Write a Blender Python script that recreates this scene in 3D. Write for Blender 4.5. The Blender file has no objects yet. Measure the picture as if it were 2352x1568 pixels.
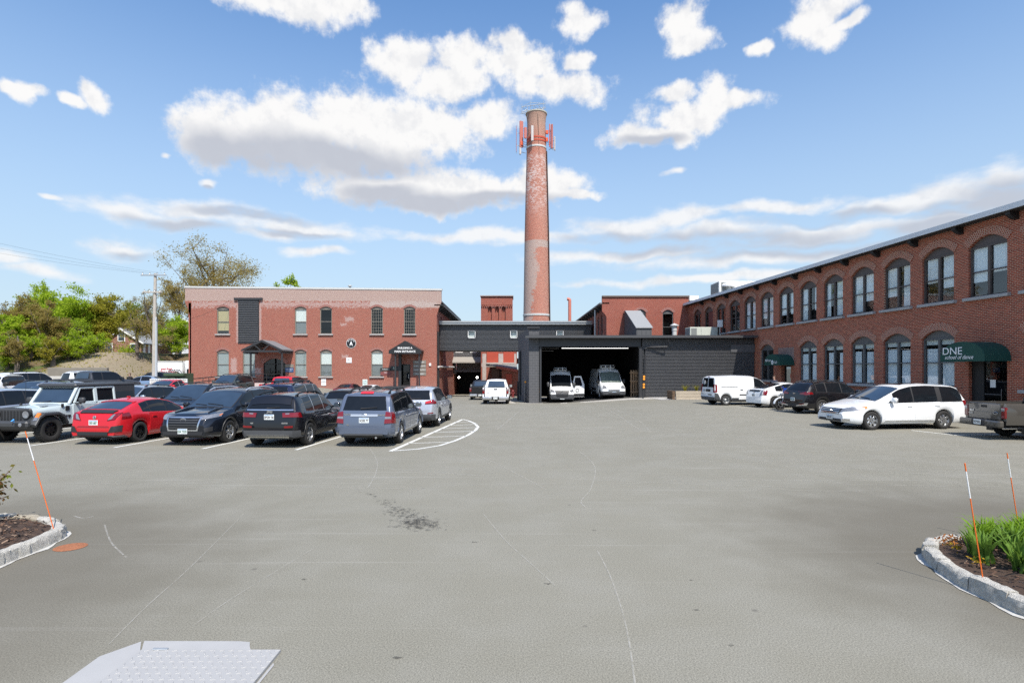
import bpy, bmesh, math, random
from mathutils import Vector, Matrix
from mathutils.bvhtree import BVHTree
R = math.radians
rnd = random.Random(7)
scene = bpy.context.scene
COL = scene.collection
# ---------------------------------------------------------------- measuring: photo position -> place
FPX, CX, HY, HC = 1307.0, 1176.0, 846.0, 2.4
def sm(t):
    t = max(0.0, min(1.0, t)); return t*t*(3-2*t)
def gz(x, y):
    """height of the lot: nearly flat, falling to the alley, rising a little at the far left"""
    wl = sm((x+24)/10); wr = 1-sm((x-3)/7)
    t = max(0.0, min(1.0, (y-26)/59))
    z = -1.55*t**1.3*wl*wr
    z += .3*sm((y-30)/18)*(1-wl)
    z += .1*sm((x-7)/5)*sm((y-10)/8)
    return z
def wx(px, y): return (px-CX)/FPX*y
def wz(py, y): return HC-(py-HY)/FPX*y
def G(px, py):
    z = 0.0
    for _ in range(30):
        y = FPX*(HC-z)/(py-HY); x = (px-CX)/FPX*y; z = .5*z+.5*gz(x, y)
    return Vector((x, y, gz(x, y)))
# ---------------------------------------------------------------- tags
def tag(o, label, cat, group=None, kind=None):
    if label: o['label'] = label
    if cat: o['category'] = cat
    if group: o['group'] = group
    if kind: o['kind'] = kind
    return o
def thing(name, label, cat, loc=(0, 0, 0), rz=0, group=None, scale=None):
    o = bpy.data.objects.new(name, None); COL.objects.link(o)
    o.location = loc; o.rotation_euler = (0, 0, rz); o.empty_display_size = .3
    if scale: o.scale = (scale,)*3
    return tag(o, label, cat, group)
def link(name, me, parent=None, loc=None, rot=None):
    o = bpy.data.objects.new(name, me); COL.objects.link(o)
    if parent: o.parent = parent
    if loc is not None: o.location = loc
    if rot is not None: o.rotation_euler = rot
    return o
def copy_tree(o, parent=None):
    c = o.copy(); COL.objects.link(c)
    if parent: c.parent = parent
    for ch in list(o.children): copy_tree(ch, c)
    return c
# ---------------------------------------------------------------- mesh builder
class MB:
    def __init__(s): s.v = []; s.f = []; s.m = []; s.uv = {}
    def add(s, vs, fs, mi=0):
        b = len(s.v); s.v += [tuple(v) for v in vs]
        for f in fs: s.f.append(tuple(i+b for i in f)); s.m.append(mi)
        return b
    def quad(s, a, b, c, d, mi=0): s.add([a, b, c, d], [(0, 1, 2, 3)], mi)
    def box(s, c, d, mi=0, M=None, taper=1.0):
        x, y, z = d[0]/2, d[1]/2, d[2]/2; t = taper
        vs = [(-x, -y, -z), (x, -y, -z), (x, y, -z), (-x, y, -z), (-x*t, -y*t, z), (x*t, -y*t, z), (x*t, y*t, z), (-x*t, y*t, z)]
        if M: vs = [M @ Vector(v) for v in vs]
        vs = [(v[0]+c[0], v[1]+c[1], v[2]+c[2]) for v in vs]
        s.add(vs, [(0, 3, 2, 1), (4, 5, 6, 7), (0, 1, 5, 4), (1, 2, 6, 5), (2, 3, 7, 6), (3, 0, 4, 7)], mi)
    def bevbox(s, c, d, b=.03, mi=0, M=None):
        x, y, z = d[0]/2, d[1]/2, d[2]/2; b = min(b, x*.9, y*.9, z*.9)
        def ring(zz, i):
            return [(-x+i, -y+b+0, zz), (-x+b, -y+i, zz), (x-b, -y+i, zz), (x-i, -y+b, zz), (x-i, y-b, zz), (x-b, y-i, zz), (-x+b, y-i, zz), (-x+i, y-b, zz)]
        rs = [ring(-z, b*.7), ring(-z+b, 0), ring(z-b, 0), ring(z, b*.7)]
        vs = [Vector(v) for r in rs for v in r]
        if M: vs = [M @ v for v in vs]
        vs = [(v[0]+c[0], v[1]+c[1], v[2]+c[2]) for v in vs]
        fs = [tuple(range(7, -1, -1)), tuple(range(24, 32))]
        for k in range(3):
            for i in range(8):
                j = (i+1) % 8; fs.append((k*8+i, k*8+j, k*8+8+j, k*8+8+i))
        s.add(vs, fs, mi)
    def tube(s, pts, r, n=8, mi=0, cap=True):
        pts = [Vector(p) for p in pts]; k = len(pts)
        rr = r if isinstance(r, (list, tuple)) else [r]*k
        vs = []; up = Vector((0, 0, 1))
        for i, p in enumerate(pts):
            t = (pts[min(i+1, k-1)]-pts[max(i-1, 0)])
            if t.length < 1e-9: t = Vector((0, 0, 1))
            t.normalize()
            a = t.cross(up)
            if a.length < .05: a = t.cross(Vector((1, 0, 0)))
            a.normalize(); b = t.cross(a)
            for j in range(n):
                w = 2*math.pi*j/n; vs.append(p+a*math.cos(w)*rr[i]+b*math.sin(w)*rr[i])
        fs = []
        for i in range(k-1):
            for j in range(n):
                q = (j+1) % n; fs.append((i*n+j, i*n+q, i*n+n+q, i*n+n+j))
        if cap: fs += [tuple(range(n-1, -1, -1)), tuple(range((k-1)*n, k*n))]
        s.add(vs, fs, mi)
    def lathe(s, prof, n=24, mi=0, axis='z', c=(0, 0, 0), closed=False):
        k = len(prof); vs = []
        for r, h in prof:
            for j in range(n):
                w = 2*math.pi*j/n
                p = (r*math.cos(w), r*math.sin(w), h)
                if axis == 'y': p = (p[0], p[2], p[1])
                if axis == 'x': p = (p[2], p[0], p[1])
                vs.append((p[0]+c[0], p[1]+c[1], p[2]+c[2]))
        fs = []
        for i in range(k if closed else k-1):
            i2 = (i+1) % k
            for j in range(n):
                q = (j+1) % n; fs.append((i*n+j, i*n+q, i2*n+q, i2*n+j))
        s.add(vs, fs, mi)
    def prism(s, poly, h0, h1, plane='xz', mi=0):
        """poly 2-D, extruded h0..h1 along the third axis"""
        n = len(poly)
        def P(p, h): return {'xz': (p[0], h, p[1]), 'xy': (p[0], p[1], h), 'yz': (h, p[0], p[1])}[plane]
        vs = [P(p, h0) for p in poly]+[P(p, h1) for p in poly]
        fs = [tuple(range(n)), tuple(range(2*n-1, n-1, -1))]
        for i in range(n):
            j = (i+1) % n; fs.append((j, i, n+i, n+j))
        s.add(vs, fs, mi)
    def grid(s, P, mi=0, flip=False):
        a, b = len(P), len(P[0]); vs = [p for row in P for p in row]; fs = []
        for i in range(a-1):
            for j in range(b-1):
                f = (i*b+j, i*b+j+1, (i+1)*b+j+1, (i+1)*b+j)
                fs.append(f[::-1] if flip else f)
        s.add(vs, fs, mi)
    def build(s, name, mats, parent=None, origin=(0, 0, 0), smooth=None, rot=None, fix=True, uvs=None):
        me = bpy.data.meshes.new(name); o = origin
        me.from_pydata([(v[0]-o[0], v[1]-o[1], v[2]-o[2]) for v in s.v], [], s.f)
        if not isinstance(mats, (list, tuple)): mats = [mats]
        for m in mats: me.materials.append(m)
        if len(mats) > 1: me.polygons.foreach_set('material_index', s.m)
        if uvs:
            l = me.uv_layers.new(name='UVMap')
            for lp in me.loops: l.data[lp.index].uv = uvs[lp.vertex_index]
        if fix:
            bm = bmesh.new(); bm.from_mesh(me)
            bmesh.ops.recalc_face_normals(bm, faces=bm.faces); bm.to_mesh(me); bm.free()
        if smooth is not None:
            me.polygons.foreach_set('use_smooth', [True]*len(me.polygons))
            me.set_sharp_from_angle(angle=R(smooth))
        me.update()
        return link(name, me, parent, o if tuple(o) != (0, 0, 0) else None, rot)
# ---------------------------------------------------------------- text
_tc = {}
def text_mesh(txt, size, ext=.004, shear=0.0, bold=0.0, sx=1.0):
    k = (txt, size, ext, shear, bold, sx)
    if k in _tc: return _tc[k]
    cu = bpy.data.curves.new('lettering', 'FONT'); cu.body = txt; cu.size = size; cu.extrude = ext
    cu.align_x = 'CENTER'; cu.align_y = 'CENTER'; cu.shear = shear; cu.offset = bold; cu.resolution_u = 3
    ob = bpy.data.objects.new('lettering', cu); COL.objects.link(ob)
    dg = bpy.context.evaluated_depsgraph_get(); dg.update()
    me = bpy.data.meshes.new_from_object(ob.evaluated_get(dg)); me.name = 'lettering'
    bpy.data.objects.remove(ob); bpy.data.curves.remove(cu)
    if sx != 1.0: me.transform(Matrix.Diagonal((sx, 1, 1, 1)))
    _tc[k] = me; return me
def text(name, txt, size, m, parent, loc, rot=(math.pi/2, 0, 0), **k):
    me = text_mesh(txt, size, **k).copy(); me.materials.clear(); me.materials.append(m)
    return link(name, me, parent, loc, rot)
# ---------------------------------------------------------------- materials
def nt_new(name):
    m = bpy.data.materials.new(name); m.use_nodes = True; t = m.node_tree
    return m, t, t.nodes['Principled BSDF']
def N(t, kind, **k):
    n = t.nodes.new(kind)
    for a, v in k.items():
        if a in n.inputs.keys() if hasattr(n.inputs, 'keys') else False: n.inputs[a].default_value = v
        else: setattr(n, a, v)
    return n
def MA(t, op, a, b=None, c=None, clamp=False):
    n = t.nodes.new('ShaderNodeMath'); n.operation = op; n.use_clamp = clamp
    for i, v in enumerate((a, b, c)):
        if v is None: continue
        if isinstance(v, (int, float)): n.inputs[i].default_value = v
        else: t.links.new(v, n.inputs[i])
    return n.outputs[0]
def MIX(t, f, a, b, blend='MIX'):
    n = t.nodes.new('ShaderNodeMix'); n.data_type = 'RGBA'; n.blend_type = blend
    for s, v in ((n.inputs[0], f), (n.inputs[6], a), (n.inputs[7], b)):
        if isinstance(v, (int, float)): s.default_value = v
        elif isinstance(v, (tuple, list)): s.default_value = (*v[:3], 1)
        else: t.links.new(v, s)
    return n.outputs[2]
def RAMP(t, fac, a, b):
    n = t.nodes.new('ShaderNodeMapRange'); n.interpolation_type = 'SMOOTHSTEP'
    n.inputs[1].default_value = a; n.inputs[2].default_value = b
    t.links.new(fac, n.inputs[0]); return n.outputs[0]
def NOISE(t, vec, scale, detail=3, rough=.55, stretch=None):
    if stretch:
        mp = t.nodes.new('ShaderNodeMapping'); mp.inputs['Scale'].default_value = stretch; t.links.new(vec, mp.inputs[0]); vec = mp.outputs[0]
    n = t.nodes.new('ShaderNodeTexNoise'); n.inputs['Scale'].default_value = scale
    n.inputs['Detail'].default_value = detail; n.inputs['Roughness'].default_value = rough
    t.links.new(vec, n.inputs['Vector']); return n.outputs[0]
def srgb(h):
    h = h.lstrip('#'); c = [int(h[i:i+2], 16)/255 for i in (0, 2, 4)]
    return tuple(x/12.92 if x <= .04045 else ((x+.055)/1.055)**2.4 for x in c)
_mc = {}
def pm(name, col, rough=.5, metal=0.0, coat=0.0, var=.12, scale=6.0, bump=0.0, spec=.5):
    """a principled surface with procedural tone and roughness variation"""
    if name in _mc: return _mc[name]
    m, t, b = nt_new(name)
    tc = N(t, 'ShaderNodeTexCoord').outputs['Object']
    n = NOISE(t, tc, scale, 4)
    c = MIX(t, n, [x*(1-var) for x in col], [min(1, x*(1+var)) for x in col])
    t.links.new(c, b.inputs['Base Color'])
    t.links.new(MA(t, 'ADD', MA(t, 'MULTIPLY', n, .12), rough-.06, clamp=True), b.inputs['Roughness'])
    b.inputs['Metallic'].default_value = metal
    b.inputs['Coat Weight'].default_value = coat; b.inputs['Coat Roughness'].default_value = .03
    b.inputs['Specular IOR Level'].default_value = spec
    if bump:
        bp = N(t, 'ShaderNodeBump'); bp.inputs['Strength'].default_value = bump; bp.inputs['Distance'].default_value = .02
        t.links.new(NOISE(t, tc, scale*4, 4), bp.inputs['Height']); t.links.new(bp.outputs[0], b.inputs['Normal'])
    _mc[name] = m; return m
def emis(name, col, st):
    if name in _mc: return _mc[name]
    m, t, b = nt_new(name); b.inputs['Base Color'].default_value = (*col, 1)
    b.inputs['Emission Color'].default_value = (*col, 1); b.inputs['Emission Strength'].default_value = st
    _mc[name] = m; return m
def glass(name='window glass', tint=(.84, .88, .87), refl=.10):
    """a real see-through pane: mostly clear, Fresnel reflection on top, slightly wavy"""
    if name in _mc: return _mc[name]
    m = bpy.data.materials.new(name); m.use_nodes = True; t = m.node_tree; t.nodes.clear()
    out = N(t, 'ShaderNodeOutputMaterial'); tr = N(t, 'ShaderNodeBsdfTransparent'); gl = N(t, 'ShaderNodeBsdfGlossy'); mx = N(t, 'ShaderNodeMixShader')
    tr.inputs[0].default_value = (*tint, 1); gl.inputs['Roughness'].default_value = .015
    gl.inputs[0].default_value = (.95, .97, 1, 1)
    ge = N(t, 'ShaderNodeNewGeometry'); dp = N(t, 'ShaderNodeVectorMath'); dp.operation = 'DOT_PRODUCT'; t.links.new(ge.outputs['Incoming'], dp.inputs[0]); t.links.new(ge.outputs['Normal'], dp.inputs[1])
    fr = MA(t, 'POWER', MA(t, 'SUBTRACT', 1.0, MA(t, 'ABSOLUTE', dp.outputs['Value']), clamp=True), 5.0)
    tc = N(t, 'ShaderNodeTexCoord').outputs['Object']
    bp = N(t, 'ShaderNodeBump'); bp.inputs['Strength'].default_value = .05; bp.inputs['Distance'].default_value = .02
    t.links.new(NOISE(t, tc, 2.2, 2), bp.inputs['Height']); t.links.new(bp.outputs[0], gl.inputs['Normal'])
    t.links.new(MA(t, 'ADD', MA(t, 'MULTIPLY', fr, .92), refl, clamp=True), mx.inputs[0])
    t.links.new(tr.outputs[0], mx.inputs[1]); t.links.new(gl.outputs[0], mx.inputs[2]); t.links.new(mx.outputs[0], out.inputs[0])
    _mc[name] = m; return m
def overlay(name, col, fac, scale=9):
    """thin stain or scrape: lets the surface below show through in patches"""
    m, t, b = nt_new(name); out = t.nodes['Material Output']; tc = N(t, 'ShaderNodeTexCoord').outputs['Object']; b.inputs['Base Color'].default_value = (*col, 1); b.inputs['Roughness'].default_value = .9
    tr = N(t, 'ShaderNodeBsdfTransparent'); mx = N(t, 'ShaderNodeMixShader'); t.links.new(MA(t, 'MULTIPLY', RAMP(t, NOISE(t, tc, scale, 4, .7), .30, .68), fac), mx.inputs[0])
    t.links.new(tr.outputs[0], mx.inputs[1]); t.links.new(b.outputs[0], mx.inputs[2]); t.links.new(mx.outputs[0], out.inputs[0]); return m
def brick(name, c1, c2, mortar, bw=.21, rh=.073, ms=.012, extra=None, big=.25, uv=False, msm=.1):
    """running-bond brick laid in the wall's own plane (local x along the wall, z up)"""
    if name in _mc: return _mc[name]
    m, t, b = nt_new(name)
    tcn = N(t, 'ShaderNodeTexCoord'); tc = tcn.outputs['UV' if uv else 'Object']
    sp = N(t, 'ShaderNodeSeparateXYZ'); t.links.new(tc, sp.inputs[0])
    cb = N(t, 'ShaderNodeCombineXYZ')
    t.links.new(sp.outputs[0], cb.inputs[0]); t.links.new(sp.outputs[1 if uv else 2], cb.inputs[1])
    br = N(t, 'ShaderNodeTexBrick'); t.links.new(cb.outputs[0], br.inputs['Vector'])
    br.inputs['Scale'].default_value = 1; br.inputs['Brick Width'].default_value = bw; br.inputs['Row Height'].default_value = rh
    br.inputs['Mortar Size'].default_value = ms; br.inputs['Mortar Smooth'].default_value = msm; br.inputs['Bias'].default_value = -.1
    br.inputs['Color1'].default_value = (*c1, 1); br.inputs['Color2'].default_value = (*c2, 1); br.inputs['Mortar'].default_value = (*mortar, 1)
    n1 = NOISE(t, cb.outputs[0], .45, 4); n2 = NOISE(t, cb.outputs[0], 5, 4)
    col = MIX(t, big, br.outputs[0], MIX(t, n1, [.45, .4, .4], [1.0, 1.0, 1.0]), 'MULTIPLY')
    col = MIX(t, .35, col, MIX(t, n2, (.55, .5, .5), (1.2, 1.15, 1.1)), 'MULTIPLY')
    if extra: col = extra(t, col, sp, cb.outputs[0], br)
    t.links.new(col, b.inputs['Base Color']); b.inputs['Roughness'].default_value = .9
    b.inputs['Specular IOR Level'].default_value = .2
    bp = N(t, 'ShaderNodeBump'); bp.inputs['Strength'].default_value = .5; bp.inputs['Distance'].default_value = .01
    t.links.new(MA(t, 'SUBTRACT', n2, MA(t, 'MULTIPLY', br.outputs[1], 1.2)), bp.inputs['Height']); t.links.new(bp.outputs[0], b.inputs['Normal'])
    _mc[name] = m; return m
BLACK = pm('flat black', (.012, .012, .013), .6)
DARKM = pm('charcoal painted steel', (.030, .031, .034), .45)
WHITE = pm('white paint', (.78, .78, .77), .45, var=.05)
CHROME = pm('bright chrome', (.75, .75, .76), .12, 1.0, var=.03)
# ================================================================ camera, light, sky
cam = bpy.data.cameras.new('camera'); cob = bpy.data.objects.new('camera', cam); COL.objects.link(cob)
cob.location = (0, 0, HC); cob.rotation_euler = (math.pi/2, 0, 0)
cam.sensor_width = 36; cam.lens = FPX/2352*36; cam.shift_y = (HY-784)/2352; cam.clip_end = 6000
scene.camera = cob
SUN = Vector((.177, -.566, .805)).normalized()
sl = bpy.data.lights.new('sun', 'SUN'); sl.energy = 3.9; sl.angle = R(.53); sl.color = (1.0, .945, .86)
so = bpy.data.objects.new('sun', sl); COL.objects.link(so); so.location = (20, -40, 60)
so.rotation_euler = SUN.to_track_quat('Z', 'Y').to_euler()
scene.view_settings.view_transform = 'Standard'; scene.view_settings.look = 'None'
scene.view_settings.gamma = 1; scene.view_settings.exposure = .60
try: scene.view_settings.use_curve_mapping = False
except Exception: pass
scene.cycles.max_bounces = 6; scene.cycles.transparent_max_bounces = 12; scene.cycles.use_denoising = False; scene.cycles.use_adaptive_sampling = False; scene.cycles.sample_clamp_indirect = 3
scene.cycles.glossy_bounces = 3; scene.cycles.diffuse_bounces = 3
w = bpy.data.worlds.new('World'); scene.world = w; w.use_nodes = True; t = w.node_tree
bg = t.nodes['Background']; wo = t.nodes['World Output']
sky = N(t, 'ShaderNodeTexSky'); sky.sky_type = 'NISHITA'; sky.sun_disc = False
sky.sun_elevation = math.asin(SUN.z); sky.sun_rotation = math.atan2(SUN.x, SUN.y)
sky.air_density = 1.0; sky.dust_density = .6; sky.ozone_density = 2.2; sky.altitude = 50
hs = N(t, 'ShaderNodeHueSaturation'); hs.inputs['Saturation'].default_value = 1.16
t.links.new(sky.outputs[0], hs.inputs['Color']); t.links.new(hs.outputs[0], bg.inputs[0]); bg.inputs[1].default_value = .148
# clouds, laid out by azimuth and elevation
gen = N(t, 'ShaderNodeTexCoord').outputs['Generated']
nrm = N(t, 'ShaderNodeVectorMath'); nrm.operation = 'NORMALIZE'; t.links.new(gen, nrm.inputs[0])
sp = N(t, 'ShaderNodeSeparateXYZ'); t.links.new(nrm.outputs[0], sp.inputs[0])
az = MA(t, 'ARCTAN2', sp.outputs[0], sp.outputs[1]); el = MA(t, 'ARCSINE', sp.outputs[2])
ae = N(t, 'ShaderNodeCombineXYZ'); t.links.new(az, ae.inputs[0]); t.links.new(el, ae.inputs[1]); AE = ae.outputs[0]
def az_el(px, py):
    a = math.atan((px-CX)/FPX); return a, math.atan((HY-py)/FPX*math.cos(a))
# domain warp for wispy edges
wn = t.nodes.new('ShaderNodeTexNoise'); wn.inputs['Scale'].default_value = 9; wn.inputs['Detail'].default_value = 4; t.links.new(AE, wn.inputs['Vector'])
ws = N(t, 'ShaderNodeVectorMath'); ws.operation = 'SUBTRACT'; t.links.new(wn.outputs['Color'], ws.inputs[0]); ws.inputs[1].default_value = (.5, .5, .5)
wm = N(t, 'ShaderNodeVectorMath'); wm.operation = 'MULTIPLY'; t.links.new(ws.outputs[0], wm.inputs[0]); wm.inputs[1].default_value = (.085, .05, 0)
wa = N(t, 'ShaderNodeVectorMath'); wa.operation = 'ADD'; t.links.new(AE, wa.inputs[0]); t.links.new(wm.outputs[0], wa.inputs[1]); AEW = wa.outputs[0]
def field(blobs, vec):
    res = None
    for (px, py, rx, ry) in blobs:
        a, e = az_el(px, py); ca = math.cos(a)
        ra = rx/FPX*ca*ca; re = ry/FPX*ca
        s = N(t, 'ShaderNodeVectorMath'); s.operation = 'SUBTRACT'; t.links.new(vec, s.inputs[0]); s.inputs[1].default_value = (a, e, 0)
        q = N(t, 'ShaderNodeVectorMath'); q.operation = 'MULTIPLY'; t.links.new(s.outputs[0], q.inputs[0]); q.inputs[1].default_value = (1/ra, 1/re, 0)
        l = N(t, 'ShaderNodeVectorMath'); l.operation = 'LENGTH'; t.links.new(q.outputs[0], l.inputs[0])
        o = l.outputs['Value']; res = o if res is None else MA(t, 'SMOOTH_MIN', res, o, .12)
    return res
CUM = [(500, 310, 120, 70), (640, 300, 200, 85), (820, 285, 180, 80), (980, 290, 160, 65), (1110, 275, 95, 38), (700, 360, 240, 55), (880, 350, 140, 60),
       (880, 430, 200, 40), (1060, 430, 230, 48), (1240, 420, 120, 44), (1000, 465, 180, 30), (1310, 440, 80, 16),
       (600, 5, 110, 30), (700, 25, 90, 38), (790, 15, 80, 32),
       (930, 140, 85, 55), (1050, 130, 80, 45), (1030, 180, 140, 48), (1180, 150, 120, 48), (1290, 200, 120, 40), (1330, 135, 40, 22), (1180, 105, 60, 26),
       (1560, 265, 110, 50), (1480, 305, 90, 28), (1640, 225, 60, 55), (1690, 240, 75, 26), (1540, 205, 50, 22), (1560, 310, 50, 26),
       (1575, 50, 58, 45), (1600, 90, 75, 26), (1870, 35, 85, 50), (1900, 80, 60, 32), (1945, 50, 45, 18), (1755, 112, 30, 18), (1325, 45, 50, 32),
       (190, 195, 30, 28), (205, 218, 38, 30), (150, 222, 40, 16), (60, 212, 46, 26), (30, 200, 26, 16)]
LOW = [(300, 485, 130, 24), (470, 480, 190, 26), (420, 508, 120, 18), (690, 520, 160, 24), (620, 535, 80, 14), (290, 565, 90, 26), (480, 418, 22, 10),
       (1440, 520, 150, 30), (1560, 505, 100, 24), (1650, 530, 160, 22), (1860, 530, 180, 28), (1980, 515, 120, 20), (1800, 472, 160, 14), (2060, 462, 180, 22), (2220, 430, 110, 40), (2320, 400, 90, 40),
       (2150, 505, 120, 34), (2290, 450, 130, 45), (1450, 585, 280, 16), (1150, 545, 300, 16), (1800, 590, 400, 18), (1700, 640, 500, 12), (730, 575, 110, 12), (110, 628, 90, 16), (20, 600, 60, 14), (1545, 398, 26, 8), (120, 455, 20, 7), (380, 350, 14, 6)]
GREY = [(1480, 560, 200, 22), (1760, 575, 260, 20), (2050, 545, 220, 22), (2200, 470, 120, 24), (580, 490, 160, 12), (640, 360, 230, 50), (800, 365, 220, 38), (520, 345, 110, 40), (980, 465, 240, 26), (880, 440, 120, 26), (1150, 455, 160, 18),
        (430, 515, 150, 16), (690, 535, 120, 10), (310, 582, 70, 12), (1400, 545, 120, 16), (1640, 560, 320, 24), (1950, 560, 250, 26), (2150, 520, 170, 34), (2310, 440, 120, 45), (1900, 492, 200, 14), (1490, 320, 80, 14), (480, 428, 18, 6)]
nz = NOISE(t, AE, 17, 7, .6); nzf = MA(t, 'SUBTRACT', nz, .5)
nzh = MA(t, 'SUBTRACT', NOISE(t, AE, 34, 8, .66), .5)
d1 = MA(t, 'ADD', MA(t, 'MULTIPLY', MA(t, 'SUBTRACT', 1.0, field(CUM, AEW)), .85), MA(t, 'ADD', MA(t, 'MULTIPLY', nzf, 1.15), MA(t, 'MULTIPLY', nzh, .5)))
c1 = RAMP(t, d1, -.11, .40)
nz2 = MA(t, 'SUBTRACT', NOISE(t, AE, 9, 6, .55, (1, 3.2, 1)), .5)
d2 = MA(t, 'ADD', MA(t, 'MULTIPLY', MA(t, 'SUBTRACT', 1.0, field(LOW, AEW)), .6), MA(t, 'ADD', MA(t, 'MULTIPLY', nz2, .8), MA(t, 'MULTIPLY', MA(t, 'SUBTRACT', NOISE(t, AE, 22, 6, .6, (1, 2.0, 1)), .5), .8)))
c2 = MA(t, 'MULTIPLY', RAMP(t, d2, -.18, .46), .88)
cden = MA(t, 'MAXIMUM', c1, c2)
hz_veil = MA(t, 'MULTIPLY', RAMP(t, el, .66, .0), .86)           # thin milky veil low over the horizon
g = MA(t, 'SUBTRACT', 1.0, field(GREY, AEW))
gr = RAMP(t, MA(t, 'ADD', g, MA(t, 'MULTIPLY', nzf, .6)), -.36, .55)
cc = MIX(t, gr, (.98, .975, .97), (.56, .59, .665))
upv = N(t, 'ShaderNodeVectorMath'); upv.operation = 'ADD'; t.links.new(AE, upv.inputs[0]); upv.inputs[1].default_value = (.006, .016, 0)
rel = MA(t, 'ADD', MA(t, 'SUBTRACT', NOISE(t, upv.outputs[0], 17, 7, .6), nz), .0)
cc = MIX(t, MA(t, 'MULTIPLY', RAMP(t, rel, -.06, .14), .30), cc, (.60, .63, .70))
bg2 = N(t, 'ShaderNodeBackground'); bg2.inputs[1].default_value = .655; t.links.new(cc, bg2.inputs[0])
bg3 = N(t, 'ShaderNodeBackground'); bg3.inputs[1].default_value = .53; bg3.inputs[0].default_value = (.68, .85, 1.0, 1)
m0 = N(t, 'ShaderNodeMixShader'); t.links.new(hz_veil, m0.inputs[0]); t.links.new(bg.outputs[0], m0.inputs[1]); t.links.new(bg3.outputs[0], m0.inputs[2])
mx = N(t, 'ShaderNodeMixShader'); t.links.new(cden, mx.inputs[0]); t.links.new(m0.outputs[0], mx.inputs[1]); t.links.new(bg2.outputs[0], mx.inputs[2])
t.links.new(mx.outputs[0], wo.inputs[0])
w.cycles.sampling_method = 'MANUAL'; w.cycles.sample_map_resolution = 512
# ================================================================ ground
def asphalt():
    m, t, b = nt_new('worn asphalt'); tc = N(t, 'ShaderNodeTexCoord').outputs['Object']
    big = NOISE(t, tc, .12, 4); mid = NOISE(t, tc, .9, 5); fine = NOISE(t, tc, 70, 5, .8); grit = NOISE(t, tc, 190, 2, .7)
    st = NOISE(t, tc, 1.0, 5, .65, (.30, 1.6, 1)); st2 = NOISE(t, tc, 1.0, 3, .6, (.12, 6.0, 1))
    c = MIX(t, big, (.186, .176, .141), (.250, .236, .192))
    c = MIX(t, MA(t, 'MULTIPLY', RAMP(t, mid, .35, .75), .4), c, (.262, .252, .218))
    c = MIX(t, MA(t, 'MULTIPLY', RAMP(t, st, .52, .78), .12), c, (.32, .31, .275))
    c = MIX(t, MA(t, 'MULTIPLY', RAMP(t, st2, .60, .72), .20), c, (.38, .365, .33))
    c = MIX(t, .6, c, MIX(t, RAMP(t, fine, .30, .70), (.25, .25, .25), (1.75, 1.75, 1.74)), 'MULTIPLY')
    c = MIX(t, .5, c, MIX(t, RAMP(t, grit, .2, .8), (.45, .45, .45), (1.55, 1.55, 1.53)), 'MULTIPLY')
    vo = t.nodes.new('ShaderNodeTexVoronoi'); vo.inputs['Scale'].default_value = 1.1; t.links.new(tc, vo.inputs['Vector'])
    spots = RAMP(t, vo.outputs['Distance'], .055, .02)
    c = MIX(t, MA(t, 'MULTIPLY', spots, .45), c, (.07, .065, .058))
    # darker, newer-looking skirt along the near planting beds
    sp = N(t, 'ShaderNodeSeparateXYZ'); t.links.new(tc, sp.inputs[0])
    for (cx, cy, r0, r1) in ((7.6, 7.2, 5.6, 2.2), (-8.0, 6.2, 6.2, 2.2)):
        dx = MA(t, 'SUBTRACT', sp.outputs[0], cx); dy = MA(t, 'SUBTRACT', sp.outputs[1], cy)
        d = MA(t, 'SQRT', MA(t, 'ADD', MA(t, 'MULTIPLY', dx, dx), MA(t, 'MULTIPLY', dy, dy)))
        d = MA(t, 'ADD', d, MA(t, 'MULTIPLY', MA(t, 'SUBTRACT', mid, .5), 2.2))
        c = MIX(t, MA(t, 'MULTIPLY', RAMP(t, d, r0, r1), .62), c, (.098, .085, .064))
    t.links.new(c, b.inputs['Base Color']); b.inputs['Roughness'].default_value = .88; b.inputs['Specular IOR Level'].default_value = .3
    bp = N(t, 'ShaderNodeBump'); bp.inputs['Strength'].default_value = .22; bp.inputs['Distance'].default_value = .006
    t.links.new(MA(t, 'ADD', fine, grit), bp.inputs['Height']); t.links.new(bp.outputs[0], b.inputs['Normal'])
    return m
ASPH = asphalt()
mb = MB()
def axis(a, b, st, far):
    v = []; x = a
    while x <= b+1e-6: v.append(x); x += st
    return [-f for f in far[::-1]]+v+list(far)
xs = axis(-60, 44, 2, [90, 160, 400, 1500]); xs = [-1500, -400, -160, -90]+[v for v in xs if -60 <= v <= 44]+[90, 160, 400, 1500]
ys = [-400, -60]+[-14+2*i for i in range(53)]+[130, 200, 500, 2500]
mb.grid([[(x, y, gz(x, y)) for x in xs] for y in ys], flip=True)
tag(mb.build('asphalt_ground', ASPH, smooth=60), 'wide worn grey asphalt parking lot with pale scuff lines', 'ground', kind='structure')
CONC = pm('pale concrete', (.42, .40, .36), .9, var=.18, scale=1.4, bump=.3)
mb = MB()
def sheet(mb, pts_fn, nu, nv, dz=.004):
    P = []
    for i in range(nu+1):
        P.append([])
        for j in range(nv+1):
            x, y = pts_fn(i/nu, j/nv); P[-1].append((x, y, gz(x, y)+dz))
    mb.grid(P)
# concrete apron along the garage and past the white pickup
A0, A1 = G(1068, 907), G(1160, 926); B1 = G(1620, 917)
sheet(mb, lambda u, v: ((1-u)*A1.x+u*B1.x, ((1-u)*A1.y+u*B1.y)*(1-v)+45.45*v), 24, 3)
sheet(mb, lambda u, v: ((A1.x-2.6)*v+A1.x*(1-v)+u*(.9+1.4*v), A1.y*(1-v)+62*v), 3, 16, .007)
tag(mb.build('concrete_apron', CONC), 'pale concrete apron in front of the dark garage', 'pavement', kind='structure')
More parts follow.
